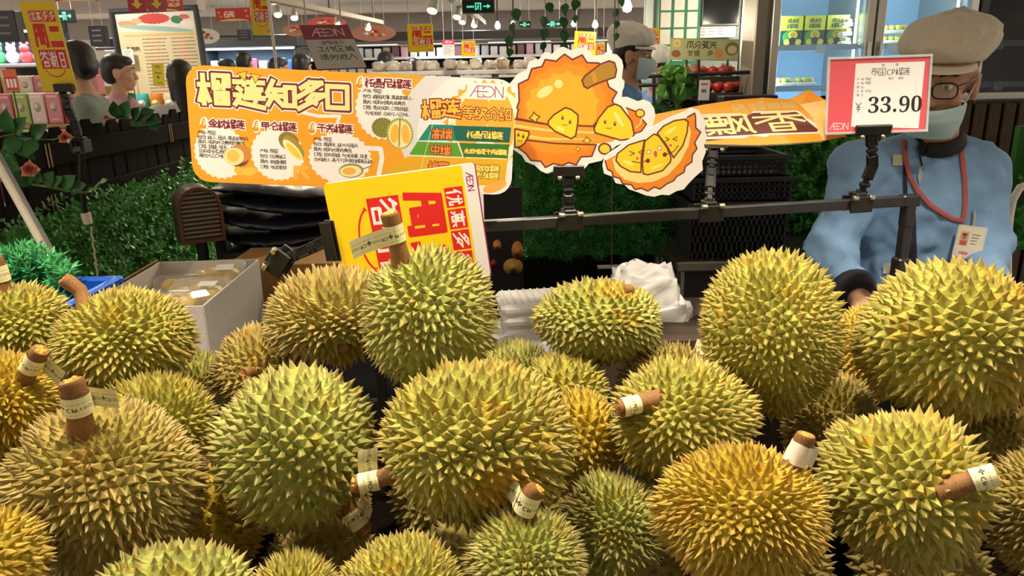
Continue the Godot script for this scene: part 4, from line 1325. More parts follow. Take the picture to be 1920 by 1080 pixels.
# ---- plastic sign clips: a jaw, two rivets, a chain of links and a clamp
func clip(label: String, jaw: Vector3, along: Vector3, foot: Vector3, rail_dir: Vector3, mids: Array, wide := 0.06):
	var base := foot - Vector3(0, 0.012, 0)
	var o := thing("sign_clip", label, "clip", Transform3D(Basis(), base), "black sign clips")
	var blk := mat(rgb(22, 21, 22), 0.32)
	var chrome := mat(rgb(220, 214, 200), 0.2, 1.0)
	var path := [jaw] + mids + [foot]
	var front := Vector3(0, 0.15, 1).normalized()
	var jx := along.normalized()
	var jd: Vector3 = (path[1] - jaw).normalized()
	jd = (jd - jx * jd.dot(jx)).normalized()
	var jb := Basis(jx, -jd, jx.cross(-jd))
	var mb := MB.new()
	mb.box(jaw + jb.z * 0.004, Vector3(wide, 0.022, 0.007), 0.0015, jb)
	mb.box(jaw - jb.z * 0.005 + jd * 0.004, Vector3(wide * 0.94, 0.024, 0.005), 0.001, jb)
	part(mb, "jaw", blk, o, true)
	for s in [-1, 1]:
		mb = MB.new()
		var c: Vector3 = jaw + jd * 0.013 + jb.x * wide * 0.29 * s + jb.z * 0.006
		mb.cyl(c - jb.x * 0.004, c + jb.x * 0.004, 0.0045, 0.0045, 12, 0.001)
		part(mb, "rivet", chrome, o, true)
	var links := 5 if mids.is_empty() else 3
	for k in path.size() - 1:
		var a: Vector3 = path[k] + (jd * 0.012 if k == 0 else Vector3.ZERO)
		var b: Vector3 = path[k + 1]
		var d := (b - a).normalized()
		var x := (jx - d * jx.dot(d)).normalized()
		var bs := Basis(x, -d, x.cross(-d))
		for i in links:
			mb = MB.new()
			var c := a.lerp(b, (i + 0.5) / links)
			var len := a.distance_to(b) / links
			if i % 2 == 0:
				mb.box(c, Vector3(0.020, len * 0.98, 0.010), 0.002, bs)
				mb.box(c + bs.x * 0.0085, Vector3(0.004, len * 1.15, 0.013), 0.001, bs)
				mb.box(c - bs.x * 0.0085, Vector3(0.004, len * 1.15, 0.013), 0.001, bs)
			else:
				mb.box(c, Vector3(0.013, len * 1.05, 0.008), 0.002, bs)
				mb.cyl(c - bs.x * 0.0105, c + bs.x * 0.0105, 0.0055, 0.0055, 10, 0.001)
			part(mb, "arm_link", blk, o, true)
	var rd := rail_dir.normalized()
	var ry := (Vector3.UP - rd * rd.y).normalized()
	var rb := Basis(rd, ry, rd.cross(ry))
	mb = MB.new()
	mb.box(foot + rb.z * 0.016, Vector3(0.052, 0.034, 0.006), 0.0015, rb)
	mb.box(foot - rb.z * 0.016, Vector3(0.052, 0.034, 0.006), 0.0015, rb)
	mb.box(foot + rb.y * 0.018, Vector3(0.024, 0.014, 0.034), 0.002, rb)
	part(mb, "rail_clamp", blk, o, true)
	for s in [-1, 1]:
		mb = MB.new()
		var c: Vector3 = foot + rb.y * 0.016 + rb.z * 0.020 + rb.x * 0.019 * s
		mb.cyl(c - rb.x * 0.006, c + rb.x * 0.006, 0.0060, 0.0060, 12, 0.001)
		part(mb, "rivet", chrome, o, true)

func build_signs():
	promo = make_promo(true)
	promo_plain = make_promo(false)
	# the black square rail on posts behind the heap
	var ra := at(905, 424, 1.455)
	var rb := at(1703, 388, 1.62)
	rb.y = ra.y + 0.004
	var dir := (rb - ra).normalized()
	var left := ra - dir * 0.22
	var o := thing("sign_rail", "black square-tube rail with end posts behind the durian heap", "rail", spot(Vector3(left.x, 0.69, left.z)))
	var blk := mat(rgb(34, 34, 37), 0.3)
	var mb := MB.new()
	var yy := (Vector3.UP - dir * dir.y).normalized()
	var bs := Basis(dir, yy, dir.cross(yy))
	mb.box((left + rb) / 2, Vector3(left.distance_to(rb) + 0.02, 0.022, 0.022), 0.002, bs)
	part(mb, "crossbar", blk, o, true)
	for e in [left, rb]:
		mb = MB.new()
		mb.box(Vector3(e.x, (e.y + 0.69) / 2, e.z), Vector3(0.021, e.y - 0.69, 0.021), 0.002, bs)
		part(mb, "post", blk, o, true)
		mb = MB.new()
		mb.box(e - Vector3(0, 0.028, 0), Vector3(0.025, 0.06, 0.025), 0.003, bs)
		mb.box(e, Vector3(0.042, 0.026, 0.026), 0.003, bs)
		part(mb, "corner_joint", blk, o, true)
		mb = MB.new()
		mb.box(e - Vector3(0, 0.178, 0), Vector3(0.032, 0.10, 0.032), 0.004, bs)
		part(mb, "post_sleeve", blk, o, true)
	make_banner()
	make_fruit_cutout()
	make_wedge_cutout()
	make_arch_board()
	var card := make_price_card()
	# the placard that leans on its side in front of the banner
	var s := sheet(Vector2(605, 345), Vector2(888, 306), Vector2(649, 556), 1.30)
	var turned := Sheet.new()
	turned.w = s.h
	turned.h = s.w
	turned.xf = s.xf * Transform3D(Basis(Vector3.BACK, -PI / 2), Vector3.ZERO)
	var pl := board("promotion_placard", "thick yellow promotion placard turned on its side behind the tall green durian", turned, round_rect(turned.w, turned.h, 0.008), 0.012, promo, rgb(240, 238, 236))
	mb = MB.new()
	mb.t = Transform3D(Basis(), Vector3(0, turned.h / 2, 0))
	mb.box(Vector3(0, turned.h / 2 + 0.001, -0.012), Vector3(turned.w * 0.98, 0.0025, 0.003))
	part(mb, "backing_edge", mat(rgb(150, 40, 100), 0.5), pl)
	# clips on the rail
	var on := func(px: float) -> Vector3:
		var t: float = (at(px, 405, 1.53).x - ra.x) / (rb.x - ra.x)
		return ra.lerp(rb, t)
	clip("black sign clip with brass rivets under the cartoon durian cut-out", at(1066, 320, 1.475), Vector3.RIGHT, on.call(1063), dir, [])
	clip("black sign clip holding the arched orange board", at(1336, 272, 1.63), Vector3.RIGHT, on.call(1330), dir, [at(1332, 330, 1.60)])
	clip("black sign clip holding up the pink price card", card.world(Vector2(1634, 243), 0.006), card.xf.basis.x, on.call(1633), dir, [at(1636, 310, 1.575)], 0.072)
	var gripped := at(622, 452, 1.302)
	clip("black sign clip gripping the side of the yellow promotion placard", gripped, s.xf.basis.y, at(528, 490, 1.36), Vector3(0.55, 0.75, 0.1), [], 0.075)
	# the wall-side placard on a jointed arm
	var s2 := sheet(Vector2(35, 3), Vector2(102, 2), Vector2(81, 172), 2.05, 0.0, 0.034)
	board("promotion_placard", "tall yellow promotion placard leaning over the dark fence at left", s2, round_rect(s2.w, s2.h, 0.006), 0.004, promo_plain, rgb(240, 226, 150))
	clip("black clip on a long jointed arm holding the leaning placard above the fence", s2.world(Vector2(122, 164), 0.006), s2.xf.basis.x, at(152, 274, 2.15), Vector3(0.1, 0, 1), [at(128, 205, 2.08), at(143, 240, 2.12)], 0.05)

# ---------------------------------------------------------------- the shop's shell
func build_room():
	var X0 := -9.2
	var X1 := 10.2
	var Z0 := -24.0
	var Z1 := 5.4
	var mb := MB.new()
	mb.box(Vector3((X0 + X1) / 2, -0.1, (Z0 + Z1) / 2), Vector3(X1 - X0 + 0.4, 0.2, Z1 - Z0 + 0.4))
	structure(mb, "floor", noisy("floor", rgb(196, 188, 176), rgb(212, 206, 196), Vector3(0.6, 0.6, 0.6), 0.03, 0.35))
	mb = MB.new()
	mb.box(Vector3((X0 + X1) / 2, CEIL + 0.1, (Z0 + Z1) / 2), Vector3(X1 - X0 + 0.4, 0.2, Z1 - Z0 + 0.4))
	structure(mb, "ceiling", mat(rgb(246, 240, 234), 0.85))
	var wm := mat(rgb(206, 200, 192), 0.8)
	for w in [["wall_left", Vector3(X0 - 0.1, CEIL / 2, (Z0 + Z1) / 2), Vector3(0.2, CEIL, Z1 - Z0 + 0.4)], ["wall_right", Vector3(X1 + 0.1, CEIL / 2, (Z0 + Z1) / 2), Vector3(0.2, CEIL, Z1 - Z0 + 0.4)], ["wall_back", Vector3((X0 + X1) / 2, CEIL / 2, Z0 - 0.1), Vector3(X1 - X0, CEIL, 0.2)], ["wall_front", Vector3((X0 + X1) / 2, CEIL / 2, Z1 + 0.1), Vector3(X1 - X0, CEIL, 0.2)]]:
		mb = MB.new()
		mb.box(w[1], w[2])
		structure(mb, w[0], wm)
	# beams and bulkheads under the far ceiling
	mb = MB.new()
	mb.box(Vector3(0.5, 2.47, -15.2), Vector3(19, 0.36, 0.3))
	structure(mb, "trim_1", mat(rgb(176, 170, 166), 0.8), "pale bulkhead under the far ceiling")
	mb = MB.new()
	mb.box(Vector3(-6.2, 2.46, -8.9), Vector3(5.6, 0.38, 0.25))
	structure(mb, "trim_2", mat(rgb(196, 186, 180), 0.8), "pale bulkhead above the left aisles")
	# recessed planks of the ceiling above the stall
	for k in 7:
		mb = MB.new()
		mb.box(Vector3(2.6, CEIL - 0.008, -4.4 - k * 0.62), Vector3(5.2, 0.016, 0.56), 0.004)
		structure(mb, "ceiling_board_%d" % (k + 1), mat(rgb(226, 214, 200), 0.6), "pale plank of the ceiling above the stall")

# ---------------------------------------------------------------- the shop behind the stall
func flat_sign(called: String, label: String, s: Sheet, m: Material, edge: Color, cat := "sign", thick := 0.006) -> Node3D:
	var o := board(called, label, s, round_rect(s.w, s.h, 0.002), thick, m, edge)
	o.set_meta("category", cat)
	return o

func hang(o: Node3D, a: Vector3, b: Vector3):      # two cords up to the ceiling
	for p in [a, b]:
		var mb := MB.new()
		mb.cyl(p, Vector3(p.x, CEIL, p.z), 0.003, 0.003, 6)
		part(mb, "hanging_rod", mat(rgb(170, 168, 166), 0.4), o, true)

func gift_box(label: String, p: Vector3, size: Vector3, c: Color, spot_c: Color, group: String, turn := 0.0):
	var o := thing("gift_box", label, "box", spot(p, turn), group)
	var mb := MB.new()
	mb.box(Vector3(0, size.y / 2, 0), size, 0.006)
	part(mb, "box_body", mat(c, 0.4), o)
	mb = MB.new()
	mb.ball(Vector3(0, size.y * 0.55, size.z / 2), Vector3(size.x * 0.26, size.y * 0.16, 0.003), 18, 6)
	part(mb, "label_oval", mat(spot_c, 0.5), o)
	mb = MB.new()
	mb.box(Vector3(0, size.y * 0.88, size.z / 2 + 0.001), Vector3(size.x * 0.7, size.y * 0.07, 0.003))
	mb.box(Vector3(0, size.y * 0.14, size.z / 2 + 0.001), Vector3(size.x * 0.5, size.y * 0.05, 0.003))
	part(mb, "band", mat(c.lerp(Color.WHITE, 0.45), 0.5), o)

func exit_sign(label: String, px: float, py: float, z: float, w: float, h: float):
	var c := at(px, py, z)
	var cv := Canvas.new(320, 110, rgb(12, 20, 18))
	var g := rgb(96, 240, 190)
	cv.rect(122, 14, 70, 82, g)
	cv.rect(134, 24, 46, 72, rgb(12, 20, 18))
	cv.disc(Vector2(160, 34), 8, g)
	cv.line(Vector2(158, 44), Vector2(150, 66), 10, g)
	cv.line(Vector2(150, 66), Vector2(166, 90), 8, g)
	cv.line(Vector2(150, 66), Vector2(138, 90), 8, g)
	cv.line(Vector2(144, 52), Vector2(172, 58), 7, g)
	cv.line(Vector2(214, 55), Vector2(262, 55), 14, g)
	cv.poly(PackedVector2Array([Vector2(258, 30), Vector2(296, 55), Vector2(258, 80)]), g)
	for i in 4: cv.rect(30 + i * 21, 46, 16, 22, g)
	var m := StandardMaterial3D.new()
	var tex := ImageTexture.create_from_image(cv.im)
	m.albedo_texture = tex
	m.emission_enabled = true
	m.emission_texture = tex
	m.emission_energy_multiplier = 0.9
	m.texture_repeat = false
	var o := thing("exit_sign", label, "exit sign", spot(c - Vector3(0, h / 2, 0)))
	var mb := MB.new()
	mb.box(c - Vector3(0, 0, 0.02), Vector3(w + 0.02, h + 0.02, 0.035), 0.004)
	part(mb, "sign_housing", mat(rgb(30, 34, 34), 0.4), o, true)
	mb = MB.new()
	mb.t = Transform3D(Basis(), c)
	mb.face(PackedVector2Array([Vector2(-w / 2, -h / 2), Vector2(w / 2, -h / 2), Vector2(w / 2, h / 2), Vector2(-w / 2, h / 2)]), 0.0, Rect2(-w / 2, -h / 2, w, h))
	part(mb, "lit_sign_face", m, o, true)
	hang(o, c + Vector3(-w * 0.4, h / 2, -0.02), c + Vector3(w * 0.4, h / 2, -0.02))
	area_light("exit_sign_glow", c + Vector3(0, 0, 0.02), Vector2(w, h), 0.02, Color(0.4, 0.95, 0.75), Basis(Vector3.UP, PI))

func build_store():
	var steel := mat(rgb(120, 116, 112), 0.35, 0.6)
	var black := mat(rgb(28, 27, 28), 0.45)
	# far run of chilled shelves
	var far := 13.0
	var o := thing("chilled_shelves", "long dark run of lit chilled shelves far behind the banner", "shelving", spot(Vector3(-1.0, 0, -far)))
	var W := 11.0
	for q in [["canopy", Vector3(0, 2.10, 0.10), Vector3(W, 0.16, 0.9), rgb(52, 50, 52)], ["canopy_face", Vector3(0, 2.02, 0.57), Vector3(W, 0.05, 0.03), rgb(108, 104, 104)], ["back_panel", Vector3(0, 1.0, -0.40), Vector3(W, 2.0, 0.05), rgb(60, 58, 60)], ["base_unit", Vector3(0, 0.2, 0.1), Vector3(W, 0.4, 0.9), rgb(40, 39, 40)]]:
		var mb := MB.new()
		mb.box(q[1], q[2], 0.01)
		part(mb, q[0], mat(q[3], 0.5), o)
	for y in [0.75, 1.12, 1.47, 1.78]:
		var mb := MB.new()
		mb.box(Vector3(0, y, 0.02), Vector3(W, 0.025, 0.75), 0.004)
		part(mb, "shelf", mat(rgb(66, 64, 66), 0.4), o)
		mb = MB.new()
		mb.box(Vector3(0, y + 0.005, 0.41), Vector3(W, 0.04, 0.012))
		part(mb, "price_rail", mat(rgb(216, 214, 212), 0.4), o)
	for k in 9:
		var x := -W / 2 + 0.6 + k * 1.22
		var mb := MB.new()
		mb.box(Vector3(x, 2.0, 0.50), Vector3(1.0, 0.022, 0.03), 0.004)
		part(mb, "tube_light", glow(Color(0.95, 0.97, 1.0), 2.6), o)
		if k % 2 == 0: area_light("shelf_glow", o.transform * Vector3(x, 1.975, 0.50), Vector2(1.0, 0.03), 0.5, Color(0.95, 0.97, 1.0))
	var tones := [rgb(232, 226, 226), rgb(214, 170, 176), rgb(206, 204, 200), rgb(120, 76, 80), rgb(196, 208, 214), rgb(168, 150, 130)]
	var row := 0
	for y in [1.485, 1.795]:
		var protos := {}
		for i in 74:
			var kind: int = [0, 0, 1, 2, 0, 3, 4, 0, 5, 2][(i * 7 + row * 3 + i / 6) % 10]
			var h := 0.15 + 0.03 * sin(i * 1.9)
			var x := -W / 2 + 0.2 + i * 0.145
			var where := spot(Vector3(-1.0 + x, y, -far + 0.28))
			var nth := "%d%s" % [i + 1, "th" if (i + 1) % 100 in [11, 12, 13] else ["th", "st", "nd", "rd", "th", "th", "th", "th", "th", "th"][(i + 1) % 10]]
			var called := "%s pack, %s from the left on the far shelves' lit %s row" % [["white", "pink", "pale grey", "maroon", "pale blue", "tan"][kind], nth, ["middle", "top"][row]]
			if not protos.has(kind):
				var mb := MB.new()
				mb.box(Vector3(-1.0 + x, y + 0.08, -far + 0.28), Vector3(0.115, 0.16, 0.12), 0.012)
				protos[kind] = single(mb, "chilled_pack", mat(tones[kind], 0.4), called, "food pack", where, "packs on the far chilled shelves")
			else: copy_of(protos[kind], Transform3D(Basis.from_scale(Vector3(1, 0.85 + 0.3 * absf(sin(i * 2.7)), 1)), where.origin), called)
		row += 1
	# second, nearer island of shelves with bluish light (left of centre)
	o = thing("lit_freezer", "upright freezer with cold blue-white light above the banner's left part", "freezer", spot(at(490, 200, 10.5) * Vector3(1, 0, 1)))
	var fw := 1.25
	for q in [["cabinet", Vector3(0, 0.95, -0.3), Vector3(fw, 1.9, 0.06), rgb(150, 170, 190)], ["hood", Vector3(0, 1.98, 0.0), Vector3(fw + 0.1, 0.12, 0.7), rgb(70, 70, 74)], ["side_wall", Vector3(-fw / 2, 0.95, 0), Vector3(0.05, 1.9, 0.6), rgb(70, 70, 74)], ["side_wall", Vector3(fw / 2, 0.95, 0), Vector3(0.05, 1.9, 0.6), rgb(70, 70, 74)]]:
		var mb := MB.new()
		mb.box(q[1], q[2], 0.01)
		part(mb, q[0], mat(q[3], 0.5), o)
	for y in [1.30, 1.58]:
		var mb := MB.new()
		mb.box(Vector3(0, y, 0), Vector3(fw, 0.02, 0.55))
		part(mb, "shelf", mat(rgb(180, 190, 200), 0.3), o)
	var mbx := MB.new()
	mbx.box(Vector3(0, 1.90, 0.22), Vector3(fw * 0.94, 0.025, 0.04), 0.004)
	part(mbx, "tube_light", glow(Color(0.88, 0.94, 1.0), 3.0), o)
	area_light("freezer_glow", o.transform * Vector3(0, 1.87, 0.22), Vector2(fw * 0.9, 0.04), 0.9, Color(0.85, 0.93, 1.0))
	for i in 9:
		for r in 2:
			var mb := MB.new()
			var p := o.transform * Vector3(-fw / 2 + 0.11 + i * 0.128, [1.31, 1.59][r], 0.1)
			mb.box(p + Vector3(0, 0.09, 0), Vector3(0.10, 0.16 + 0.04 * sin(i * 2.0), 0.10), 0.01)
			single(mb, "frozen_pack", mat([rgb(70, 110, 170), rgb(206, 214, 222), rgb(90, 150, 160), rgb(170, 90, 110), rgb(120, 140, 90)][(i * 3 + r) % 5], 0.4), "%s pack from the left on the freezer's %s shelf" % [ordinal(i), ["lower", "upper"][r]], "food pack", spot(p), "packs in the lit freezer")
	# notice boards and placards hung in the hall
	var grey := sheet(Vector2(561, 47), Vector2(652, 46), Vector2(595, 130), 3.0, 0.10, -0.135)
	var cv := Canvas.new(700, 880, rgb(176, 172, 170))
	cv.rect(0, 0, 700, 300, rgb(128, 42, 62))
	wordmark(cv, Vector2(120, 80), Vector2(205, 0), Vector2(0, 150), 14, rgb(206, 196, 196))
	write(cv, "温馨提示", Vector2(190, 330), Vector2(78, 0), Vector2(0, 70), 8, rgb(60, 56, 58))
	write(cv, "工作区域", Vector2(110, 440), Vector2(118, 0), Vector2(0, 110), 13, rgb(48, 45, 48))
	write(cv, "请勿进入", Vector2(110, 600), Vector2(118, 0), Vector2(0, 110), 13, rgb(48, 45, 48))
	o = flat_sign("notice_board", "grey notice board with a maroon heading leaning above the banner", grey, printed(cv, 0.5), rgb(112, 34, 54), "sign", 0.006)
	hang(o, grey.world(Vector2(640, 48), -0.005), grey.world(Vector2(575, 48), -0.005))
	var wp := MB.new()
	wp.cyl(at(498, -40, 3.1), at(519, 132, 3.1), 0.006, 0.006, 8)
	wp.cyl(at(519, 132, 3.1), Vector3(at(519, 132, 3.1).x, 0, -3.1), 0.006, 0.006, 8)
	single(wp, "white_pole", mat(rgb(226, 224, 220), 0.4), "thin white pole rising left of the grey notice board", "pole", spot(Vector3(at(519, 132, 3.1).x, 0, -3.1)))
	for q in [[Vector2(763, 45), Vector2(811, 44), Vector2(765, 98), 5.0, "yellow promotion placard hanging alone above the banner's middle", 0], [Vector2(865, 76), Vector2(891, 76), Vector2(866, 106), 7.6, "small yellow promotion placard hanging right of the white notice", 0], [Vector2(1078, 58), Vector2(1118, 60), Vector2(1081, 104), 5.0, "yellow promotion placard partly behind the cartoon durian's top", 0], [Vector2(1206, 53), Vector2(1237, 52), Vector2(1206, 98), 6.0, "yellow promotion placard behind the capped staff member", 0], [Vector2(1116, 80), Vector2(1135, 80), Vector2(1116, 110), 7.0, "smallest yellow promotion placard beside the cartoon durian's top", 0], [Vector2(464, -30), Vector2(500, -31), Vector2(472, 66), 3.4, "narrow yellow promotion placard cut by the top edge beside the light track", 0]]:
		var s := sheet(q[0], q[1], q[2], q[3])
		o = flat_sign("promotion_placard", q[4], s, promo_later(), rgb(236, 196, 40), "sign", 0.004)
		hang(o, s.world(q[0] + Vector2(3, 1), -0.003), s.world(q[1] + Vector2(-3, 1), -0.003))
	cv = Canvas.new(200, 300, rgb(210, 206, 204))
	cv.rect(0, 0, 200, 90, rgb(180, 60, 84))
	wordmark(cv, Vector2(38, 26), Vector2(54, 0), Vector2(0, 40), 6, rgb(230, 210, 214))
	for i in 4: cv.rect(30, 120 + i * 36, 140 - (i % 2) * 40, 12, rgb(150, 146, 146))
	var wn := sheet(Vector2(829, 74), Vector2(852, 74), Vector2(830, 106), 7.0)
	o = flat_sign("notice_card", "white notice card with a pink heading between two yellow placards", wn, printed(cv, 0.5), rgb(210, 206, 204))
	hang(o, wn.world(Vector2(832, 75), -0.003), wn.world(Vector2(849, 75), -0.003))
	# tall menu poster
	menu_poster()
	red_banners()
	exit_sign("green exit sign with an arrow near the top centre", 897, 12, 4.2, 0.152, 0.05)
	exit_sign("green exit sign beside the leaning placard at the far left", 121, 30, 6.5, 0.13, 0.085)
	exit_sign("small green exit sign behind the ivy", 1036, 45, 9.0, 0.20, 0.075)
	exit_sign("tiny green exit sign left of the ivy", 984, 46, 10.0, 0.14, 0.07)
	# lighting tracks in view
	var warm := Color(1.0, 0.93, 0.80)
	light_track("beige lighting track slanting across the upper left of the hall", at(478, -8, 4.6), at(714, 42, 6.6), [], warm, rgb(150, 136, 118))
	var n := 0
	for q in [[518, 2, 4.9], [549, 9, 5.1], [632, 24, 5.8], [688, 34, 6.3]]:
		var p := at(q[0], q[1], q[2])
		spot_head("pale spotlight on the beige track, %s from the left" % ordinal(n), p, p + Vector3(0.35, -1.3, 1.0), "spotlights on the beige track", warm, 1.0, 40.0, true, 0.55)
		n += 1
	light_track("dark lighting track running away above the exit sign", at(822, -26, 3.4), at(906, 42, 7.2), [], warm, rgb(90, 82, 72))
	n = 0
	for q in [[812, -16, 3.6], [858, 4, 4.6], [868, 18, 5.4], [890, 28, 6.2]]:
		var p := at(q[0], q[1], q[2])
		spot_head("spotlight on the dark track above the exit sign, %s from the near end" % ordinal(n), p, p + Vector3(-0.25, -1.3, 0.9), "spotlights on the dark track", warm, 1.0, 40.0, true, 0.55)
		n += 1
	n = 0
	for q in [[933, 46, 8.0], [962, 44, 9.0], [1076, 42, 8.6], [1116, 44, 7.6], [1176, 8, 4.6], [1411, 18, 6.2], [1442, 13, 6.6]]:
		var p := at(q[0], q[1], q[2])
		o = thing("pendant_lamp", ["bare pendant bulb left of the ivy strands", "bare pendant bulb between the exit sign and the ivy", "bare pendant bulb above the yellow placard", "bare pendant bulb left of the white cap", "dazzling pendant lamp straight above the capped staff member", "pendant bulb right of the black screen", "pendant bulb beside the steel pillar"][n], "lamp", spot(p - Vector3(0, 0.05, 0)), "pendant bulbs in the hall")
		var mb := MB.new()
		mb.t = Transform3D(Basis(), p)
		mb.lathe([[0.0, -0.045], [0.022, -0.036], [0.030, -0.015], [0.022, 0.008], [0.012, 0.03]], 14)
		part(mb, "bulb", glow(warm, 8.0), o, true)
		mb = MB.new()
		mb.cyl(p + Vector3(0, 0.028, 0), Vector3(p.x, CEIL, p.z), 0.010, 0.004, 8)
		part(mb, "cord", black, o, true)
		var l := OmniLight3D.new()
		l.name = "pendant_glow"
		l.light_energy = 0.5
		l.light_color = warm
		l.omni_range = 30.0
		l.omni_attenuation = 2.0
		l.light_size = 0.03
		l.shadow_enabled = true
		l.position = p - Vector3(0, 0.062, 0)
		add_child(l, true)
		n += 1
	gift_display()
	snack_table()
	fruit_stand()
	bread_table()

var promo_hall: StandardMaterial3D
func prop_rod(o: Node3D, p: Vector3, y: float, r := 0.004):      # a thin rod that carries a sign
	var mb := MB.new()
	mb.cyl(p - Vector3(0, 0, 0.006), Vector3(p.x, y, p.z - 0.006), r, r, 6)
	part(mb, "support_rod", mat(rgb(40, 40, 40), 0.4), o, true)

func promo_later() -> StandardMaterial3D:
	if promo_hall == null: promo_hall = make_promo(false)
	return promo_hall

func menu_poster():
	var s := sheet(Vector2(214, 26), Vector2(362, 20), Vector2(240, 190), 7.0)
	var cv := Canvas.new(900, 1000, rgb(222, 206, 166))
	cv.rect(0, 0, 900, 210, rgb(222, 216, 200))
	cv.burst(Vector2(440, 70), 190, 62, 20, 0.1, rgb(196, 60, 56))
	for q in [[130, 120, 110, 36, rgb(206, 148, 96)], [240, 90, 60, 30, rgb(214, 166, 120)], [700, 90, 70, 44, rgb(54, 122, 92)], [790, 60, 60, 26, rgb(206, 90, 84)], [820, 140, 90, 40, rgb(232, 226, 210)], [450, 180, 420, 28, rgb(150, 182, 172)]]: cv.oval(Vector2(q[0], q[1]), q[2], q[3], 0.1, q[4])
	write(cv, "五芳斋", Vector2(70, 380), Vector2(46, 0), Vector2(0, 46), 9, rgb(70, 58, 46))
	var g := RandomNumberGenerator.new()
	g.seed = 3
	cv.rect(70, 240, 800, 26, rgb(214, 184, 112))
	for i in 17:
		for c in 2:
			var x := 270.0 + c * 330
			var end := x + 250 + g.randf() * 30
			if i > 8: end -= 60
			var y := 290.0 + i * 40
			var red := x + 120
			while x < end:
				var w := 6.0 + g.randf() * 12
				cv.rect(x, y, w, 13, rgb(196, 70, 60) if absf(x - red) < 34 else rgb(112, 100, 84))
				x += w + 4
	var o := flat_sign("menu_poster", "tall cream menu poster in a dark frame behind the left shoppers", s, printed(cv, 0.5), rgb(60, 62, 66), "poster", 0.01)
	var mb := MB.new()
	var a := s.world(Vector2(209, 22))
	var b := s.world(Vector2(366, 14))
	var c2 := s.world(Vector2(238, 196))
	var d := s.world(Vector2(396, 190))
	mb.tube([Vector3(c2.x, 0.0, c2.z), c2, a, b, d, Vector3(d.x, 0.0, d.z)], 0.035, 4)
	part(mb, "frame", mat(rgb(52, 56, 60), 0.4), o, true)
	# white notice clipped in front
	cv = Canvas.new(120, 150, rgb(232, 230, 226))
	for i in 7: cv.rect(18, 18 + i * 17, 84 - (i % 3) * 16, 6, rgb(150, 148, 146))
	var ns := sheet(Vector2(229, 93), Vector2(248, 92), Vector2(231, 121), 6.95)
	prop_rod(flat_sign("white_notice", "white notice sheet at the lower left of the menu poster", ns, printed(cv, 0.6), rgb(230, 228, 224)), ns.xf * Vector3(0, -ns.h * 0.4, 0), 0.0)

func red_banners():
	var tex := func(kind: int) -> Material:
		var cv := Canvas.new(420, 180, rgb(206, 62, 52))
		cv.oval(Vector2(210, 190), 190, 40, 0, rgb(238, 206, 150))
		if kind == 0:
			for k in 2:
				cv.rect(k * 150, 0, 140, 180, rgb(170, 44, 48) if k == 0 else rgb(160, 70, 84))
				cv.line(Vector2(70 + k * 150, 20), Vector2(70 + k * 150, 90), 34, rgb(222, 196, 60))
				cv.poly(PackedVector2Array([Vector2(26 + k * 150, 86), Vector2(114 + k * 150, 86), Vector2(70 + k * 150, 150)]), rgb(222, 196, 60))
			write(cv, "周周", Vector2(310, 30), Vector2(44, 0), Vector2(0, 44), 8, rgb(246, 222, 190))
			write(cv, "惠多", Vector2(310, 90), Vector2(44, 0), Vector2(0, 44), 8, rgb(246, 222, 190))
		else:
			latin(cv, "6", Vector2(96, 44), Vector2(90, 0), Vector2(0, 90), rgb(244, 226, 226), true)
			write(cv, "周年庆", Vector2(160, 50), Vector2(64, 0), Vector2(0, 76), 12, rgb(244, 226, 226))
			for q in [[40, 60], [370, 40], [380, 120], [60, 120]]: cv.burst(Vector2(q[0], q[1]), 24, 24, 8, 0.4, rgb(236, 150, 110))
		return printed(cv, 0.5)
	for q in [[Vector2(237, -8), Vector2(340, -10), Vector2(240, 22), 4.6, 0, "red hanging banner with yellow down arrows above the menu poster"], [Vector2(403, 16), Vector2(468, 14), Vector2(403, 40), 6.0, 1, "red hanging anniversary banner right of the menu poster"], [Vector2(100, -18), Vector2(182, -20), Vector2(101, 3), 5.0, 1, "red hanging banner cut by the top edge above the exit sign"]]:
		var s := sheet(q[0], q[1], q[2], q[3])
		var o := flat_sign("hanging_banner", q[5], s, tex.call(q[4]), rgb(196, 60, 52))
		hang(o, s.world(q[0] + Vector2(6, 0), -0.004), s.world(q[1] - Vector2(6, 0), -0.004))
	# round hanging picture boards over the far aisle
	var n := 0
	for q in [[555, 57, 24, 10, 7.5, rgb(176, 122, 96), "oval hanging picture board of fried food left of the notice board"], [612, 42, 34, 9, 7.0, rgb(196, 84, 74), "red oval hanging picture board behind the notice board's heading"], [700, 62, 40, 14, 8.2, rgb(170, 116, 100), "wide hanging picture board with red lettering right of the notice board"], [386, 68, 24, 13, 8.0, rgb(206, 204, 196), "white fan-shaped hanging board beside the menu poster"]]:
		var c := at(q[0], q[1], q[4])
		var k: float = q[4] / F
		var o := thing("picture_board", q[6], "sign", spot(c - Vector3(0, q[3] * k, 0)))
		var mb := MB.new()
		var p := PackedVector2Array()
		for i in 24: p.append(Vector2(cos(TAU * i / 24) * q[2] * k, sin(TAU * i / 24) * q[3] * k))
		mb.t = Transform3D(Basis(), c)
		mb.slab(p, -0.01, 0.0)
		part(mb, "board", mat(q[5], 0.6), o, true)
		for i in 7:
			mb = MB.new()
			mb.ball(c + Vector3(cos(i * 2.4) * q[2] * k * 0.09 * i, sin(i * 2.4) * q[3] * k * 0.09 * i, 0.002), Vector3(q[2] * k * 0.16, q[3] * k * 0.2, 0.003), 10, 6)
			part(mb, "printed_motif", mat([rgb(206, 66, 56), rgb(232, 226, 214), rgb(206, 152, 92)][i % 3], 0.6), o, true)
		hang(o, c + Vector3(-q[2] * k * 0.5, q[3] * k * 0.7, -0.005), c + Vector3(q[2] * k * 0.5, q[3] * k * 0.7, -0.005))
		n += 1

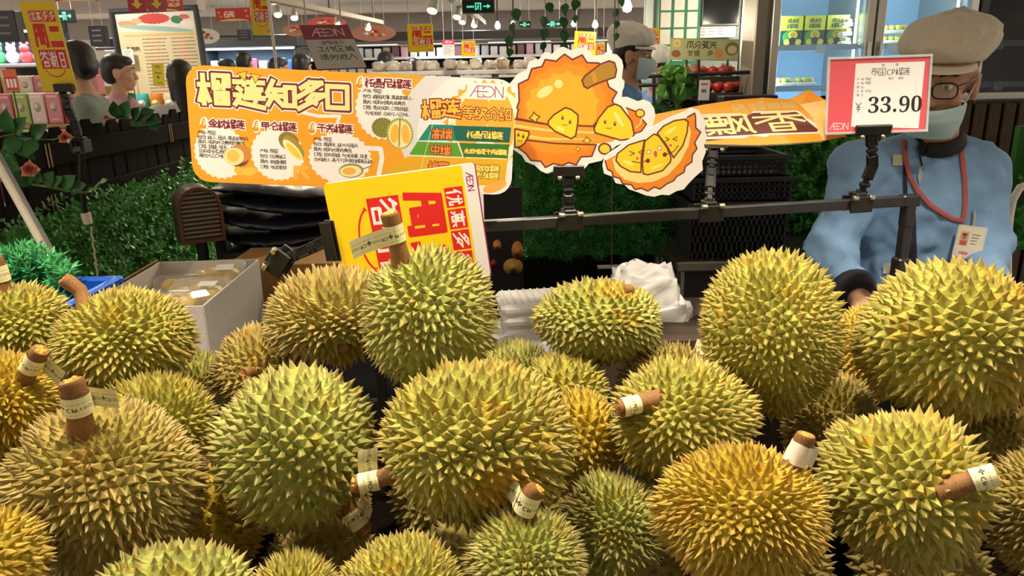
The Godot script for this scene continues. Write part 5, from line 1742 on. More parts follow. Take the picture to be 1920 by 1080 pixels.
func gift_display():
	# stepped racks of gift packs behind the fence at the far left
	var z := 5.6
	var o := thing("gift_rack", "stepped wooden rack of gift packs at the far left", "rack", spot(Vector3(at(70, 200, z).x, 0, -z)))
	var x0 := at(-60, 200, z).x
	var x1 := at(160, 200, z).x
	var wood := noisy("pale wood", rgb(150, 116, 78), rgb(178, 142, 100), Vector3(6, 1, 6), 0.04, 0.6)
	var ys := [0.72, 0.98, 1.24, 1.44]
	for r in 4:
		var mb := MB.new()
		mb.box(Vector3((x0 + x1) / 2, ys[r] - 0.014, -z - 0.10 * r), Vector3(x1 - x0, 0.028, 0.24), 0.003)
		part(mb, "shelf", wood, o, true)
	for x in [x0, (x0 + x1) / 2, x1]:
		var mb := MB.new()
		mb.box(Vector3(x, 0.72, -z - 0.30), Vector3(0.04, 1.44, 0.04), 0.003)
		part(mb, "upright", wood, o, true)
	var cols := [[rgb(206, 128, 138), "pink"], [rgb(158, 44, 60), "crimson"], [rgb(156, 176, 96), "leaf green"], [rgb(214, 196, 188), "cream"], [rgb(196, 112, 128), "rose"]]
	for r in 4:
		var n := 6 if r < 2 else 7
		var w := (x1 - x0) / n
		for i in n:
			var c: Array = cols[[0, 1, 2, 3, 4, 2, 3][(i + [0, 0, 3, 1][r]) % 7]]
			gift_box("%s gift box, %s from the left on the %s step of the left rack" % [c[1], ordinal(i), ["lowest", "second", "third", "top"][r]], Vector3(x0 + w * (i + 0.5), ys[r], -z - 0.10 * r + 0.02), Vector3(w * 0.90, 0.225 if r < 3 else 0.15, 0.11), c[0], rgb(236, 230, 222), "gift boxes on the left rack")
	# lit wall shelf above with toys
	var y := at(30, 118, 7.2).y
	o = thing("wall_shelf", "cold lit shelf unit with toys at the upper left edge", "shelving", spot(Vector3(at(20, 120, 7.2).x, 0, -7.5)))
	var a := at(-60, 120, 7.2).x
	var b := at(75, 120, 7.2).x
	for q in [["backing", Vector3((a + b) / 2, 1.1, -7.75), Vector3(b - a, 2.2, 0.05), rgb(70, 72, 80)], ["shelf", Vector3((a + b) / 2, y - 0.02, -7.45), Vector3(b - a, 0.03, 0.55), rgb(206, 212, 220)], ["shelf", Vector3((a + b) / 2, y - 0.32, -7.45), Vector3(b - a, 0.03, 0.55), rgb(40, 42, 50)], ["header", Vector3((a + b) / 2, y + 0.36, -7.5), Vector3(b - a, 0.14, 0.5), rgb(54, 54, 60)]]:
		var mb := MB.new()
		mb.box(q[1], q[2], 0.006)
		part(mb, q[0], mat(q[3], 0.5), o, true)
	var ml := MB.new()
	ml.box(Vector3((a + b) / 2, y + 0.28, -7.30), Vector3((b - a) * 0.95, 0.02, 0.04), 0.003)
	part(ml, "tube_light", glow(Color(0.92, 0.96, 1.0), 3.0), o, true)
	area_light("wall_shelf_glow", Vector3((a + b) / 2, y + 0.26, -7.28), Vector2((b - a) * 0.9, 0.04), 0.8, Color(0.92, 0.96, 1.0))
	var toys := [[rgb(206, 60, 120), "magenta"], [rgb(70, 160, 96), "green"], [rgb(232, 228, 226), "white"], [rgb(200, 70, 70), "red"], [rgb(196, 150, 200), "lilac"]]
	for r in 2:
		for i in 5:
			var mb := MB.new()
			var c: Array = toys[(i + r * 2) % 5]
			var p := Vector3(lerpf(a, b, (i + 0.6) / 5.2), y - 0.005 - 0.30 * r, -7.35)
			mb.ball(p + Vector3(0, 0.06, 0), Vector3(0.06, 0.06, 0.05), 14, 10)
			mb.ball(p + Vector3(0, 0.135, 0.01), Vector3(0.042, 0.042, 0.04), 14, 10)
			for sx in [-1, 1]: mb.ball(p + Vector3(0.03 * sx, 0.178, 0.0), Vector3(0.014, 0.018, 0.012), 8, 6)
			single(mb, "plush_toy", mat(c[0], 0.9), "%s plush toy, %s from the left on the %s lit shelf" % [c[1], ordinal(i), ["upper", "lower"][r]], "toy", spot(p), "plush toys on the lit shelf")
	# red price block on the rack
	var pc := Canvas.new(120, 200, rgb(206, 96, 60))
	pc.rect(10, 70, 100, 120, rgb(196, 40, 40))
	for i in 3: pc.rect(18 + i * 32, 90, 22, 80, rgb(232, 220, 214))
	var ps := sheet(Vector2(3, 130), Vector2(28, 129), Vector2(2, 170), 5.0)
	prop_rod(flat_sign("price_block", "orange and red price block standing before the left gift rack", ps, printed(pc, 0.5), rgb(196, 90, 60)), ps.xf * Vector3(0, -ps.h * 0.45, 0), 0.0)
	# dark square signs on the ceiling beam
	for q in [[12, 50, 24, 26, 5.6, "black hanging direction sign at the far left"], [186, 68, 14, 17, 7.4, "black hanging clock box left of the menu poster"], [460, 66, 12, 9, 8.4, "dark hanging box right of the anniversary banner"]]:
		var c := at(q[0], q[1], q[4])
		var k: float = q[4] / F
		var oo := thing("hanging_box_sign", q[5], "sign", spot(c - Vector3(0, q[3] * k, 0)))
		var mb := MB.new()
		mb.box(c, Vector3(q[2] * 2 * k, q[3] * 2 * k, 0.08), 0.006)
		part(mb, "case", mat(rgb(36, 36, 42), 0.4), oo, true)
		for i in 3:
			mb = MB.new()
			mb.box(c + Vector3(0, (0.55 - 0.5 * i) * q[3] * k, 0.042), Vector3(q[2] * 1.1 * k, q[3] * 0.16 * k, 0.003))
			part(mb, "lettering_bar", mat(rgb(110, 108, 112), 0.5), oo, true)
		hang(oo, c + Vector3(-q[2] * k * 0.6, q[3] * k, 0), c + Vector3(q[2] * k * 0.6, q[3] * k, 0))

func snack_table():
	var z := 6.25
	var x0 := at(170, 190, z).x
	var x1 := at(360, 190, z).x
	var o := thing("snack_table", "stepped table of snack packs in front of the menu poster", "table", spot(Vector3((x0 + x1) / 2, 0, -z)))
	var wood := noisy("pale wood", rgb(150, 116, 78), rgb(178, 142, 100), Vector3(6, 1, 6), 0.04, 0.6)
	for r in 2:
		var mb := MB.new()
		mb.box(Vector3((x0 + x1) / 2, 1.02 + 0.22 * r, -z - 0.28 * r), Vector3(x1 - x0, 0.04, 0.30), 0.004)
		part(mb, "step", wood, o, true)
	for x in [x0 + 0.05, x1 - 0.05]:
		for r in 2:
			var mb := MB.new()
			mb.box(Vector3(x, 0.5 + 0.11 * r, -z - 0.28 * r), Vector3(0.05, 1.0 + 0.22 * r, 0.05), 0.003)
			part(mb, "leg", wood, o, true)
	var cols := [[rgb(190, 40, 42), "red"], [rgb(206, 60, 50), "scarlet"], [rgb(50, 60, 140), "navy blue"], [rgb(54, 80, 160), "blue"], [rgb(62, 176, 168), "teal"], [rgb(214, 130, 50), "orange"], [rgb(226, 206, 170), "cream"]]
	for r in 2:
		for i in 7:
			var c: Array = cols[(i + r * 2) % 7]
			var p := Vector3(lerpf(x0, x1, (i + 0.5) / 7.0), 1.04 + 0.22 * r, -z - 0.28 * r)
			var mb := MB.new()
			var rows := []
			for a in 9:
				var t := a / 8.0
				var row := PackedVector3Array()
				for j in 16:
					var an := -TAU * j / 16
					row.append(p + Vector3(cos(an) * (0.052 + 0.004 * sin(t * PI)), t * 0.17, sin(an) * (0.004 + 0.032 * pow(sin(PI * clampf(t, 0.02, 0.98)), 0.6))))
				rows.append(row)
			mb.grid(rows, true)
			var oo := thing("snack_bag", "%s snack bag, %s from the left on the %s step of the snack table" % [c[1], ordinal(i), ["lower", "upper"][r]], "snack bag", spot(p), "bags on the snack table")
			part(mb, "bag", mat(c[0], 0.3), oo, true)
			mb = MB.new()
			mb.ball(p + Vector3(0, 0.09, 0.034), Vector3(0.036, 0.028, 0.004), 14, 6)
			part(mb, "print", mat(rgb(236, 220, 120) if i % 2 else rgb(236, 232, 226), 0.4), oo, true)
	var cv := Canvas.new(160, 240, rgb(240, 228, 60))
	write(cv, "天天", Vector2(48, 24), Vector2(28, 0), Vector2(0, 28), 4, rgb(90, 90, 60))
	cv.rect(36, 96, 88, 12, rgb(130, 130, 70))
	write(cv, "惠", Vector2(62, 130), Vector2(32, 0), Vector2(0, 32), 4, rgb(90, 90, 60))
	cv.rect(60, 200, 70, 8, rgb(130, 130, 70))
	flat_sign("yellow_card", "bright yellow price card tilted over the snack table", sheet(Vector2(284, 118), Vector2(306, 119), Vector2(300, 160), 5.4), printed(cv, 0.5), rgb(236, 226, 60))
	cv = Canvas.new(80, 120, rgb(236, 232, 80))
	cv.rect(20, 30, 40, 10, rgb(130, 130, 70))
	flat_sign("yellow_card", "small yellow card partly hidden by the orange banner's corner", sheet(Vector2(344, 114), Vector2(352, 113), Vector2(350, 126), 5.4), printed(cv, 0.5), rgb(236, 226, 60))

func bread_table():
	var z := 7.4
	var x0 := at(700, 150, z).x
	var x1 := at(1010, 150, z).x
	var y := at(900, 131, z).y
	var o := thing("bakery_table", "bakery display table of wrapped loaves just above the banner's right part", "table", spot(Vector3((x0 + x1) / 2, 0, -z)))
	var mb := MB.new()
	mb.box(Vector3((x0 + x1) / 2, y - 0.02, -z), Vector3(x1 - x0, 0.04, 0.5), 0.005)
	part(mb, "table_top", mat(rgb(190, 186, 178), 0.4), o, true)
	for i in 5:
		mb = MB.new()
		mb.box(Vector3(lerpf(x0 + 0.04, x1 - 0.04, i / 4.0), (y - 0.04) / 2, -z), Vector3(0.06, y - 0.04, 0.45), 0.004)
		part(mb, "panel_leg", mat(rgb(70, 66, 62), 0.5), o, true)
	for i in 12:
		var p := Vector3(lerpf(x0, x1, (i + 0.5) / 12.0) + 0.02 * sin(i * 2.7), y, -z + 0.05 * sin(i * 1.9))
		var fk := 0.75 + 0.22 * sin(i * 3.1)
		var oo := thing("wrapped_loaf", "clear-wrapped loaf, %s from the left on the bakery table" % ordinal(i), "bread", spot(p), "wrapped loaves")
		mb = MB.new()
		mb.ball(p + Vector3(0, 0.048 * fk, 0), Vector3(0.05, 0.048 * fk, 0.08), 12, 8)
		part(mb, "loaf", mat([rgb(186, 150, 98), rgb(206, 190, 150), rgb(140, 104, 62)][i % 3], 0.7), oo, true)
		mb = MB.new()
		crumple(mb, p + Vector3(0, 0.062 * fk, 0), Vector3(0.12, 0.12 * fk, 0.18), 60 + i, 0.4, 16, 12)
		part(mb, "clear_wrap", clear("loaf film", rgb(226, 222, 212), 0.35, 0.15), oo, true)

func fruit_stand():
	# pillar with a green notice grid, a black screen and a notice
	var z := 7.0
	var a := at(1226, 60, z).x
	var b := at(1392, 60, z).x
	var mb := MB.new()
	mb.box(Vector3((a + b) / 2, CEIL / 2, -z - 0.3), Vector3(b - a, CEIL, 0.5), 0.01)
	structure(mb, "wall_pillar", mat(rgb(120, 134, 132), 0.7), "grey-green pillar behind the fruit stand")
	var zz := z - 0.03
	var o := thing("green_notice_grid", "green board with a grid of white sheets on the pillar", "notice board", spot(at(1272, 110, zz)))
	var c := at(1272, 50, zz)
	var k := zz / F
	mb = MB.new()
	mb.box(c, Vector3(78 * k, 132 * k, 0.02), 0.003)
	part(mb, "panel", mat(rgb(34, 116, 84), 0.6), o, true)
	for r in 4:
		for q in 3:
			mb = MB.new()
			mb.box(c + Vector3((q - 1) * 23.5 * k, (40 - r * 28.5) * k, 0.012), Vector3(18 * k, 25 * k, 0.004))
			part(mb, "white_sheet", mat(rgb(214, 212, 206), 0.6), o, true)
	mb = MB.new()
	mb.box(c + Vector3(0, 62 * k, 0.013), Vector3(74 * k, 9 * k, 0.004))
	part(mb, "title_strip", mat(rgb(220, 200, 200), 0.6), o, true)
	for i in 11:
		mb = MB.new()
		mb.box(c + Vector3((i - 5) * 6 * k, 62 * k, 0.016), Vector3(4 * k, 5 * k, 0.002))
		part(mb, "title_mark", mat(rgb(176, 50, 56), 0.6), o, true)
	o = thing("black_screen", "switched-off black screen on the pillar", "screen", spot(at(1351, 44, zz)))
	mb = MB.new()
	var sc := at(1351, 10, zz)
	mb.box(sc, Vector3(68 * k, 70 * k, 0.05), 0.006)
	part(mb, "bezel", mat(rgb(60, 60, 62), 0.4), o, true)
	mb = MB.new()
	mb.box(sc + Vector3(0, 0, 0.026), Vector3(62 * k, 62 * k, 0.004))
	part(mb, "dark_glass", mat(rgb(14, 14, 16), 0.15), o, true)
	var cv := Canvas.new(360, 130, rgb(208, 208, 214))
	cv.rect(0, 0, 360, 26, rgb(60, 66, 130))
	for i in 12: cv.rect(14 + (i % 4) * 86, 40 + (i / 4) * 28, 56, 12, [rgb(190, 130, 150), rgb(150, 150, 170)][i % 2])
	flat_sign("wall_notice", "white notice with a blue heading under the black screen", sheet(Vector2(1309, 45), Vector2(1380, 43), Vector2(1309, 71), zz), printed(cv, 0.6), rgb(206, 206, 210))
	# melon slogan board
	var s := sheet(Vector2(1258, 71), Vector2(1388, 74), Vector2(1256, 112), 5.2)
	cv = Canvas.new(660, 210, rgb(150, 158, 112))
	cv.rect(10, 10, 640, 190, rgb(172, 176, 130))
	write(cv, "瓜分夏天", Vector2(160, 28), Vector2(64, 0), Vector2(0, 64), 10, rgb(70, 74, 50))
	write(cv, "首重自多", Vector2(170, 116), Vector2(56, 0), Vector2(0, 50), 8, rgb(96, 96, 66))
	cv.burst(Vector2(62, 50), 42, 42, 12, 0.25, rgb(222, 206, 140))
	cv.disc(Vector2(62, 50), 22, rgb(196, 176, 70))
	cv.oval(Vector2(60, 150), 44, 36, 0.2, rgb(90, 110, 60))
	cv.oval(Vector2(62, 150), 30, 24, 0.2, rgb(170, 70, 66))
	cv.oval(Vector2(470, 140), 40, 44, 0.1, rgb(206, 140, 80))
	cv.disc(Vector2(590, 90), 66, rgb(110, 120, 70))
	cv.oval(Vector2(592, 100), 44, 40, 0, rgb(206, 178, 150))
	o = flat_sign("slogan_board", "olive green melon slogan board above the fruit stand", s, printed(cv, 0.6), rgb(150, 158, 112))
	for q in [[1288, 112], [1365, 112]]: prop_rod(o, s.world(Vector2(q[0], q[1])), 0.0, 0.008)
	# stand: tiers, apples, greens, cards, black rails
	z = 5.0
	a = at(1240, 150, z).x
	b = at(1402, 150, z).x
	o = thing("fruit_stand", "tiered fruit stand of red apples with black rails beyond the fence", "fruit stand", spot(Vector3((a + b) / 2, 0, -z)))
	var y := at(1350, 172, z).y
	for r in 2:
		mb = MB.new()
		mb.box(Vector3((a + b) / 2, y - 0.03 + 0.10 * r, -z - 0.22 * r), Vector3(b - a, 0.05, 0.24), 0.004)
		part(mb, "tier", mat(rgb(48, 42, 36), 0.6), o, true)
	mb = MB.new()
	mb.box(Vector3((a + b) / 2, (y - 0.06) / 2, -z - 0.1), Vector3(b - a - 0.02, y - 0.06, 0.4), 0.004)
	part(mb, "plinth", mat(rgb(40, 36, 32), 0.6), o, true)
	for q in [[1120, 147, 1416, 135], [1100, 162, 1300, 158]]:
		mb = MB.new()
		mb.tube([at(q[0], q[1], 4.78), at(q[2], q[3], 4.78)], 0.012, 8)
		part(mb, "rail", mat(rgb(24, 24, 25), 0.4), o, true)
	for q in [[1226, 140, 210], [1310, 112, 210], [1256, 160, 214]]:
		mb = MB.new()
		mb.tube([at(q[0], q[1], 4.78), at(q[0], q[2], 4.78), Vector3(at(q[0], q[2], 4.78).x, 0, -4.78)], 0.010, 8)
		part(mb, "post", mat(rgb(24, 24, 25), 0.4), o, true)
	var proto: Node3D
	var n := 0
	for r in 2:
		for i in 6:
			var p := Vector3(lerpf(a + 0.16, b - 0.02, (i + 0.5 + 0.2 * (r % 2)) / 6.3), y - 0.004 + 0.10 * r, -z - 0.20 * r + 0.03 * sin(i * 2.1))
			if proto == null:
				proto = thing("apple", "red apple, first in the front row of the fruit stand", "apple", spot(p), "apples on the fruit stand")
				mb = MB.new()
				mb.lathe([[0.0, 0.006], [0.016, 0.0], [0.030, 0.012], [0.037, 0.034], [0.033, 0.054], [0.018, 0.064], [0.006, 0.060], [0.0, 0.056]], 16)
				part(mb, "flesh", mat(rgb(176, 48, 44), 0.3), proto)
				mb = MB.new()
				mb.tube([Vector3(0, 0.056, 0), Vector3(0.003, 0.074, 0)], 0.002, 5)
				part(mb, "stalk", mat(rgb(80, 60, 36), 0.7), proto)
			else: copy_of(proto, Transform3D(Basis(Vector3.UP, i * 1.1), p), "red apple, %s in the %s row of the fruit stand" % [ordinal(i) if i < 16 else ["seventeenth", "eighteenth"][i - 16], ["front", "rear"][r]])
	# leafy greens beside the apples
	o = thing("leafy_greens", "heap of leafy greens left of the apples", "vegetables", spot(at(1268, 180, 4.8)))
	for i in 46:
		var p := at(rng.randf_range(1244, 1296), rng.randf_range(140, 188), rng.randf_range(4.75, 4.95))
		leaf_part(o, p, Vector3(rng.randfn(), 0.5 + rng.randf(), 0.6), Vector3(0.1, 0.3, 1), rng.randf_range(0.06, 0.11), Color(0.07, 0.20, 0.03) * rng.randf_range(0.7, 1.6), 0.4)
	mb = MB.new()
	crumple(mb, at(1270, 176, 4.92), Vector3(0.20, 0.22, 0.12), 8, 0.2)
	part(mb, "inner_heap", mat(rgb(75, 124, 48), 0.8), o, true)
	n = 0
	for q in [[1312, 150, 1332, 188, 4.7], [1352, 118, 1368, 140, 5.6], [1384, 112, 1400, 134, 5.6], [1402, 114, 1418, 132, 5.6], [1300, 118, 1312, 132, 5.6], [1284, 120, 1296, 134, 5.6]]:
		var cc := Canvas.new(64, 88, rgb(216, 214, 214))
		cc.rect(10, 14, 40, 8, rgb(190, 80, 90))
		cc.rect(14, 40, 30, 14, rgb(110, 108, 112))
		var sh := sheet(Vector2(q[0], q[1]), Vector2(q[2], q[1]), Vector2(q[0], q[3]), q[4])
		var tk := flat_sign("price_ticket", ["large white price ticket at the front of the fruit stand", "white price ticket behind the stand, second from the left of the rear row", "white price ticket right of the pink one", "white price ticket farthest right on the fruit stand", "white price ticket third in the rear row", "white price ticket at the rear row's left end"][n], sh, printed(cc, 0.6), rgb(214, 212, 212))
		prop_rod(tk, sh.xf * Vector3(0, -sh.h * 0.45, 0), 0.0)
		n += 1
	# black tray top in front
	mb = MB.new()
	mb.box(at(1400, 188, 4.3), Vector3(0.30, 0.055, 0.15), 0.006)
	mb.box(Vector3(at(1400, 188, 4.3).x, 0.65, -4.3), Vector3(0.22, 1.3, 0.10), 0.004)
	single(mb, "scale_stand", mat(rgb(30, 30, 32), 0.4), "black weighing stand between the fence and the apples", "scale", spot(Vector3(at(1400, 188, 4.3).x, 0, -4.3)))

# ---------------------------------------------------------------- glass-door fridges
func build_fridges():
	var z := 4.75
	var silver := mat(rgb(186, 182, 174), 0.3, 0.7)
	var xs := [at(1440, 100, z).x, at(1634, 100, z).x, at(1822, 100, z).x, at(2060, 100, z).x]
	var bottom := 0.12
	var top := 2.15
	for u in 3:
		var a: float = xs[u] + 0.005
		var b: float = xs[u + 1] - 0.005
		var w := b - a
		var cx := (a + b) / 2
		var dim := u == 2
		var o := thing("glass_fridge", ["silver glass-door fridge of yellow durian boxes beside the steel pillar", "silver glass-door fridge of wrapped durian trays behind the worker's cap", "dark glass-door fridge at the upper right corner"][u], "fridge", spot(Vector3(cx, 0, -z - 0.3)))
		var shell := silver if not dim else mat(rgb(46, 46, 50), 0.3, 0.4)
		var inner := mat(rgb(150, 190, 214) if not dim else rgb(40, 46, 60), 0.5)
		var mb := MB.new()
		mb.box(Vector3(cx, (bottom + top) / 2, -z - 0.62), Vector3(w, top - bottom, 0.04))
		part(mb, "back_wall", inner, o, true)
		for s in [a + 0.02, b - 0.02]:
			mb = MB.new()
			mb.box(Vector3(s, (bottom + top) / 2, -z - 0.33), Vector3(0.04, top - bottom, 0.60))
			part(mb, "side_wall", shell, o, true)
		mb = MB.new()
		mb.box(Vector3(cx, top + 0.10, -z - 0.31), Vector3(w, 0.20, 0.64), 0.006)
		part(mb, "top_box", shell, o, true)
		mb = MB.new()
		mb.box(Vector3(cx, bottom - 0.05, -z - 0.31), Vector3(w, 0.14, 0.62), 0.006)
		part(mb, "plinth", mat(rgb(50, 50, 52), 0.5), o, true)
		# door: frame, pane, handle
		var d := Node3D.new()
		d.name = "door"
		d.position = Vector3(0, 0, 0.3)
		o.add_child(d)
		mb = MB.new()
		var fw := 0.052
		mb.box(Vector3(a + fw / 2, (bottom + top) / 2, -z), Vector3(fw, top - bottom, 0.045), 0.006)
		mb.box(Vector3(b - fw / 2, (bottom + top) / 2, -z), Vector3(fw, top - bottom, 0.045), 0.006)
		mb.box(Vector3(cx, top - fw / 2, -z), Vector3(w, fw, 0.045), 0.006)
		mb.box(Vector3(cx, bottom + fw / 2, -z), Vector3(w, fw, 0.045), 0.006)
		part(mb, "door_frame", shell, d, true)
		mb = MB.new()
		mb.box(Vector3(cx, (bottom + top) / 2, -z - 0.005), Vector3(w - fw * 2, top - bottom - fw * 2, 0.006))
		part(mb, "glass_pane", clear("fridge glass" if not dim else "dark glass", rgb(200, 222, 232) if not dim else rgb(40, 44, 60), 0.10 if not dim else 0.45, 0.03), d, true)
		mb = MB.new()
		var hx := b - 0.030 if u == 0 else a + 0.030
		mb.box(Vector3(hx, 1.50, -z + 0.045), Vector3(0.020, 0.36, 0.02), 0.006)
		mb.box(Vector3(hx, 1.64, -z + 0.028), Vector3(0.016, 0.02, 0.03), 0.002)
		mb.box(Vector3(hx, 1.36, -z + 0.028), Vector3(0.016, 0.02, 0.03), 0.002)
		part(mb, "handle", mat(rgb(210, 208, 204), 0.25, 0.8), d, true)
		# shelves with light strips and price tags
		var sy := [at(1540, 162, z).y, at(1540, 84, z).y]
		for y in [0.55, 0.95, sy[0], sy[1]]:
			mb = MB.new()
			mb.box(Vector3(cx, y - 0.012, -z - 0.32), Vector3(w - 0.09, 0.018, 0.48), 0.002)
			part(mb, "shelf", mat(rgb(190, 206, 218), 0.3), o, true)
			mb = MB.new()
			mb.box(Vector3(cx, y - 0.012, -z - 0.078), Vector3(w - 0.10, 0.034, 0.008))
			part(mb, "shelf_front", mat(rgb(176, 204, 226), 0.4), o, true)
		if not dim:
			for s in [a + 0.062, b - 0.062]:
				mb = MB.new()
				mb.box(Vector3(s, (bottom + top) / 2, -z - 0.10), Vector3(0.014, top - bottom - 0.2, 0.014), 0.002)
				part(mb, "led_strip", glow(Color(0.80, 0.92, 1.0), 2.2), o, true)
				area_light("fridge_glow", Vector3(s + (0.012 if s < cx else -0.012), (bottom + top) / 2 + 0.3, -z - 0.13), Vector2(0.02, 1.2), 0.55, Color(0.74, 0.90, 1.0), Basis.looking_at(Vector3(cx - s, 0, -0.25), Vector3.UP))
		for q in ([[0.55, sy[1]], [0.75, sy[0]]] if u == 0 else [[0.25, sy[1]], [0.3, sy[0]]]):
			mb = MB.new()
			mb.box(Vector3(lerpf(a, b, q[0]), q[1] - 0.022, -z - 0.068), Vector3(0.062, 0.052, 0.004))
			mb.box(Vector3(lerpf(a, b, q[0]), q[1] - 0.014, -z - 0.0655), Vector3(0.040, 0.008, 0.002))
			part(mb, "price_tag", mat(rgb(206, 222, 230), 0.5), o, true)
		if u == 0: durian_boxes(a, b, sy, z)
		elif u == 1: tray_packs(a, b, sy, z)
		else:
			mb = MB.new()
			mb.ball(Vector3(cx + 0.02, sy[1] + 0.13, -z - 0.3), Vector3(0.15, 0.13, 0.10), 24, 16)
			single(mb, "shaded_melon", noisy("melon", rgb(120, 104, 40), rgb(168, 148, 60), Vector3(6, 6, 6), 0.05, 0.5), "large yellowish fruit inside the dark fridge", "melon", spot(Vector3(cx + 0.02, sy[1], -z - 0.3)))
	# steel pillar left of the fridges
	var mb := MB.new()
	var px := at(1420, 100, z - 0.1).x
	mb.box(Vector3((px + xs[0]) / 2 - 0.01, CEIL / 2, -z - 0.1), Vector3(xs[0] - px - 0.02, CEIL, 0.25), 0.008)
	structure(mb, "wall_post", mat(rgb(128, 122, 112), 0.4, 0.4), "grey steel post beside the fridges")

func durian_boxes(a: float, b: float, sy: Array, z: float):
	var cv := Canvas.new(300, 440, rgb(232, 222, 60))
	write(cv, "金枕", Vector2(80, 40), Vector2(66, 0), Vector2(0, 60), 11, rgb(76, 96, 70))
	write(cv, "榴莲", Vector2(80, 118), Vector2(66, 0), Vector2(0, 60), 11, rgb(76, 96, 70))
	cv.rect(0, 210, 300, 230, rgb(18, 60, 62))
	cv.oval(Vector2(110, 300), 76, 90, 0.3, rgb(60, 150, 66))
	cv.disc(Vector2(160, 276), 60, rgb(226, 206, 64))
	cv.disc(Vector2(160, 276), 34, rgb(206, 150, 60))
	for q in [[90, 380], [230, 380]]: cv.disc(Vector2(q[0], q[1]), 42, rgb(222, 206, 70))
	cv.oval(Vector2(160, 360), 44, 50, 0, rgb(50, 40, 60))
	var m := printed(cv, 0.4)
	var h := at(1540, 20, z - 0.1).y - at(1540, 80, z - 0.1).y
	for i in 3:
		var w := 0.150
		var p := Vector3(at(1504 + i * 43, 80, z).x, sy[1], -z - 0.18)
		var o := thing("durian_box", "yellow and dark green durian box, %s from the left in the fridge" % ordinal(i), "box", spot(p), "durian boxes in the fridge")
		var mb := MB.new()
		mb.box(Vector3(0, h / 2, -0.05), Vector3(w, h, 0.099), 0.002)
		part(mb, "carton_body", mat(rgb(222, 210, 60), 0.5), o)
		mb = MB.new()
		mb.face(PackedVector2Array([Vector2(-w / 2, 0), Vector2(w / 2, 0), Vector2(w / 2, h), Vector2(-w / 2, h)]), 0.001, Rect2(-w / 2, 0, w, h))
		part(mb, "printed_front", m, o)
	for i in 2:
		var p := Vector3(at(1490 + i * 40, 152, z).x, sy[0], -z - 0.2)
		pod_tray("open tray of yellow durian pods, %s on the fridge's lower shelf" % ["left", "right"][i], p, 0.13, "pod trays in the fridge")
	for i in 3:
		var p := Vector3(at(1606, 60 - i * 0, z).x, sy[1] + 0.055 * i, -z - 0.16)
		pod_tray("small pale pod pack in the right-hand pile, %s from the bottom" % ordinal(i), p, 0.07, "small pod packs")

func pod_tray(label: String, p: Vector3, w: float, group: String):
	var o := thing("pod_tray", label, "food tray", spot(p), group)
	var mb := MB.new()
	mb.box(Vector3(0, 0.012, 0), Vector3(w, 0.022, w * 0.8), 0.006)
	part(mb, "tray", mat(rgb(228, 226, 210), 0.5), o)
	for i in 3:
		mb = MB.new()
		mb.ball(Vector3((i - 1) * w * 0.26, 0.035, 0.01 * (i % 2)), Vector3(w * 0.17, w * 0.14, w * 0.30), 12, 8, Basis(Vector3.UP, 0.4 * (i - 1)))
		part(mb, "durian_pod", mat(rgb(226, 202, 84), 0.4), o)

func tray_packs(a: float, b: float, sy: Array, z: float):
	for r in 2:
		for i in 4:
			for k in 2:
				var p := Vector3(lerpf(a + 0.12, b - 0.12, i / 3.0), sy[1 - r] + 0.062 * k, -z - 0.22)
				pod_tray("pod tray in middle fridge, %s from left, %s of pair, %s shelf" % [ordinal(i), ["lower", "upper"][k], ["top", "second"][r]], p, 0.13, "pod trays in the middle fridge")

# ---------------------------------------------------------------- fences, hedges and the counter of the stall
func picket(w: float, h: float, t: float, round := false) -> MB:
	var p := PackedVector2Array([Vector2(-w / 2, 0), Vector2(w / 2, 0)])
	if round:
		for i in 7:
			var a := PI * i / 6.0
			p.append(Vector2(cos(a) * w / 2, h - w / 2 + sin(a) * w / 2))
	else:
		p.append_array(PackedVector2Array([Vector2(w / 2, h - 0.03), Vector2(w / 2 - 0.018, h - 0.012), Vector2(w / 2 - 0.024, h), Vector2(-w / 2 + 0.024, h), Vector2(-w / 2 + 0.018, h - 0.012), Vector2(-w / 2, h - 0.03)]))
	var mb := MB.new()
	mb.slab(p, -t / 2, t / 2)
	return mb

func dark_wood() -> Material:
	return noisy("dark wood", rgb(18, 14, 11), rgb(34, 26, 20), Vector3(9, 1.2, 9), 0.03, 0.75, 0.0, 256, 4, 0.15)

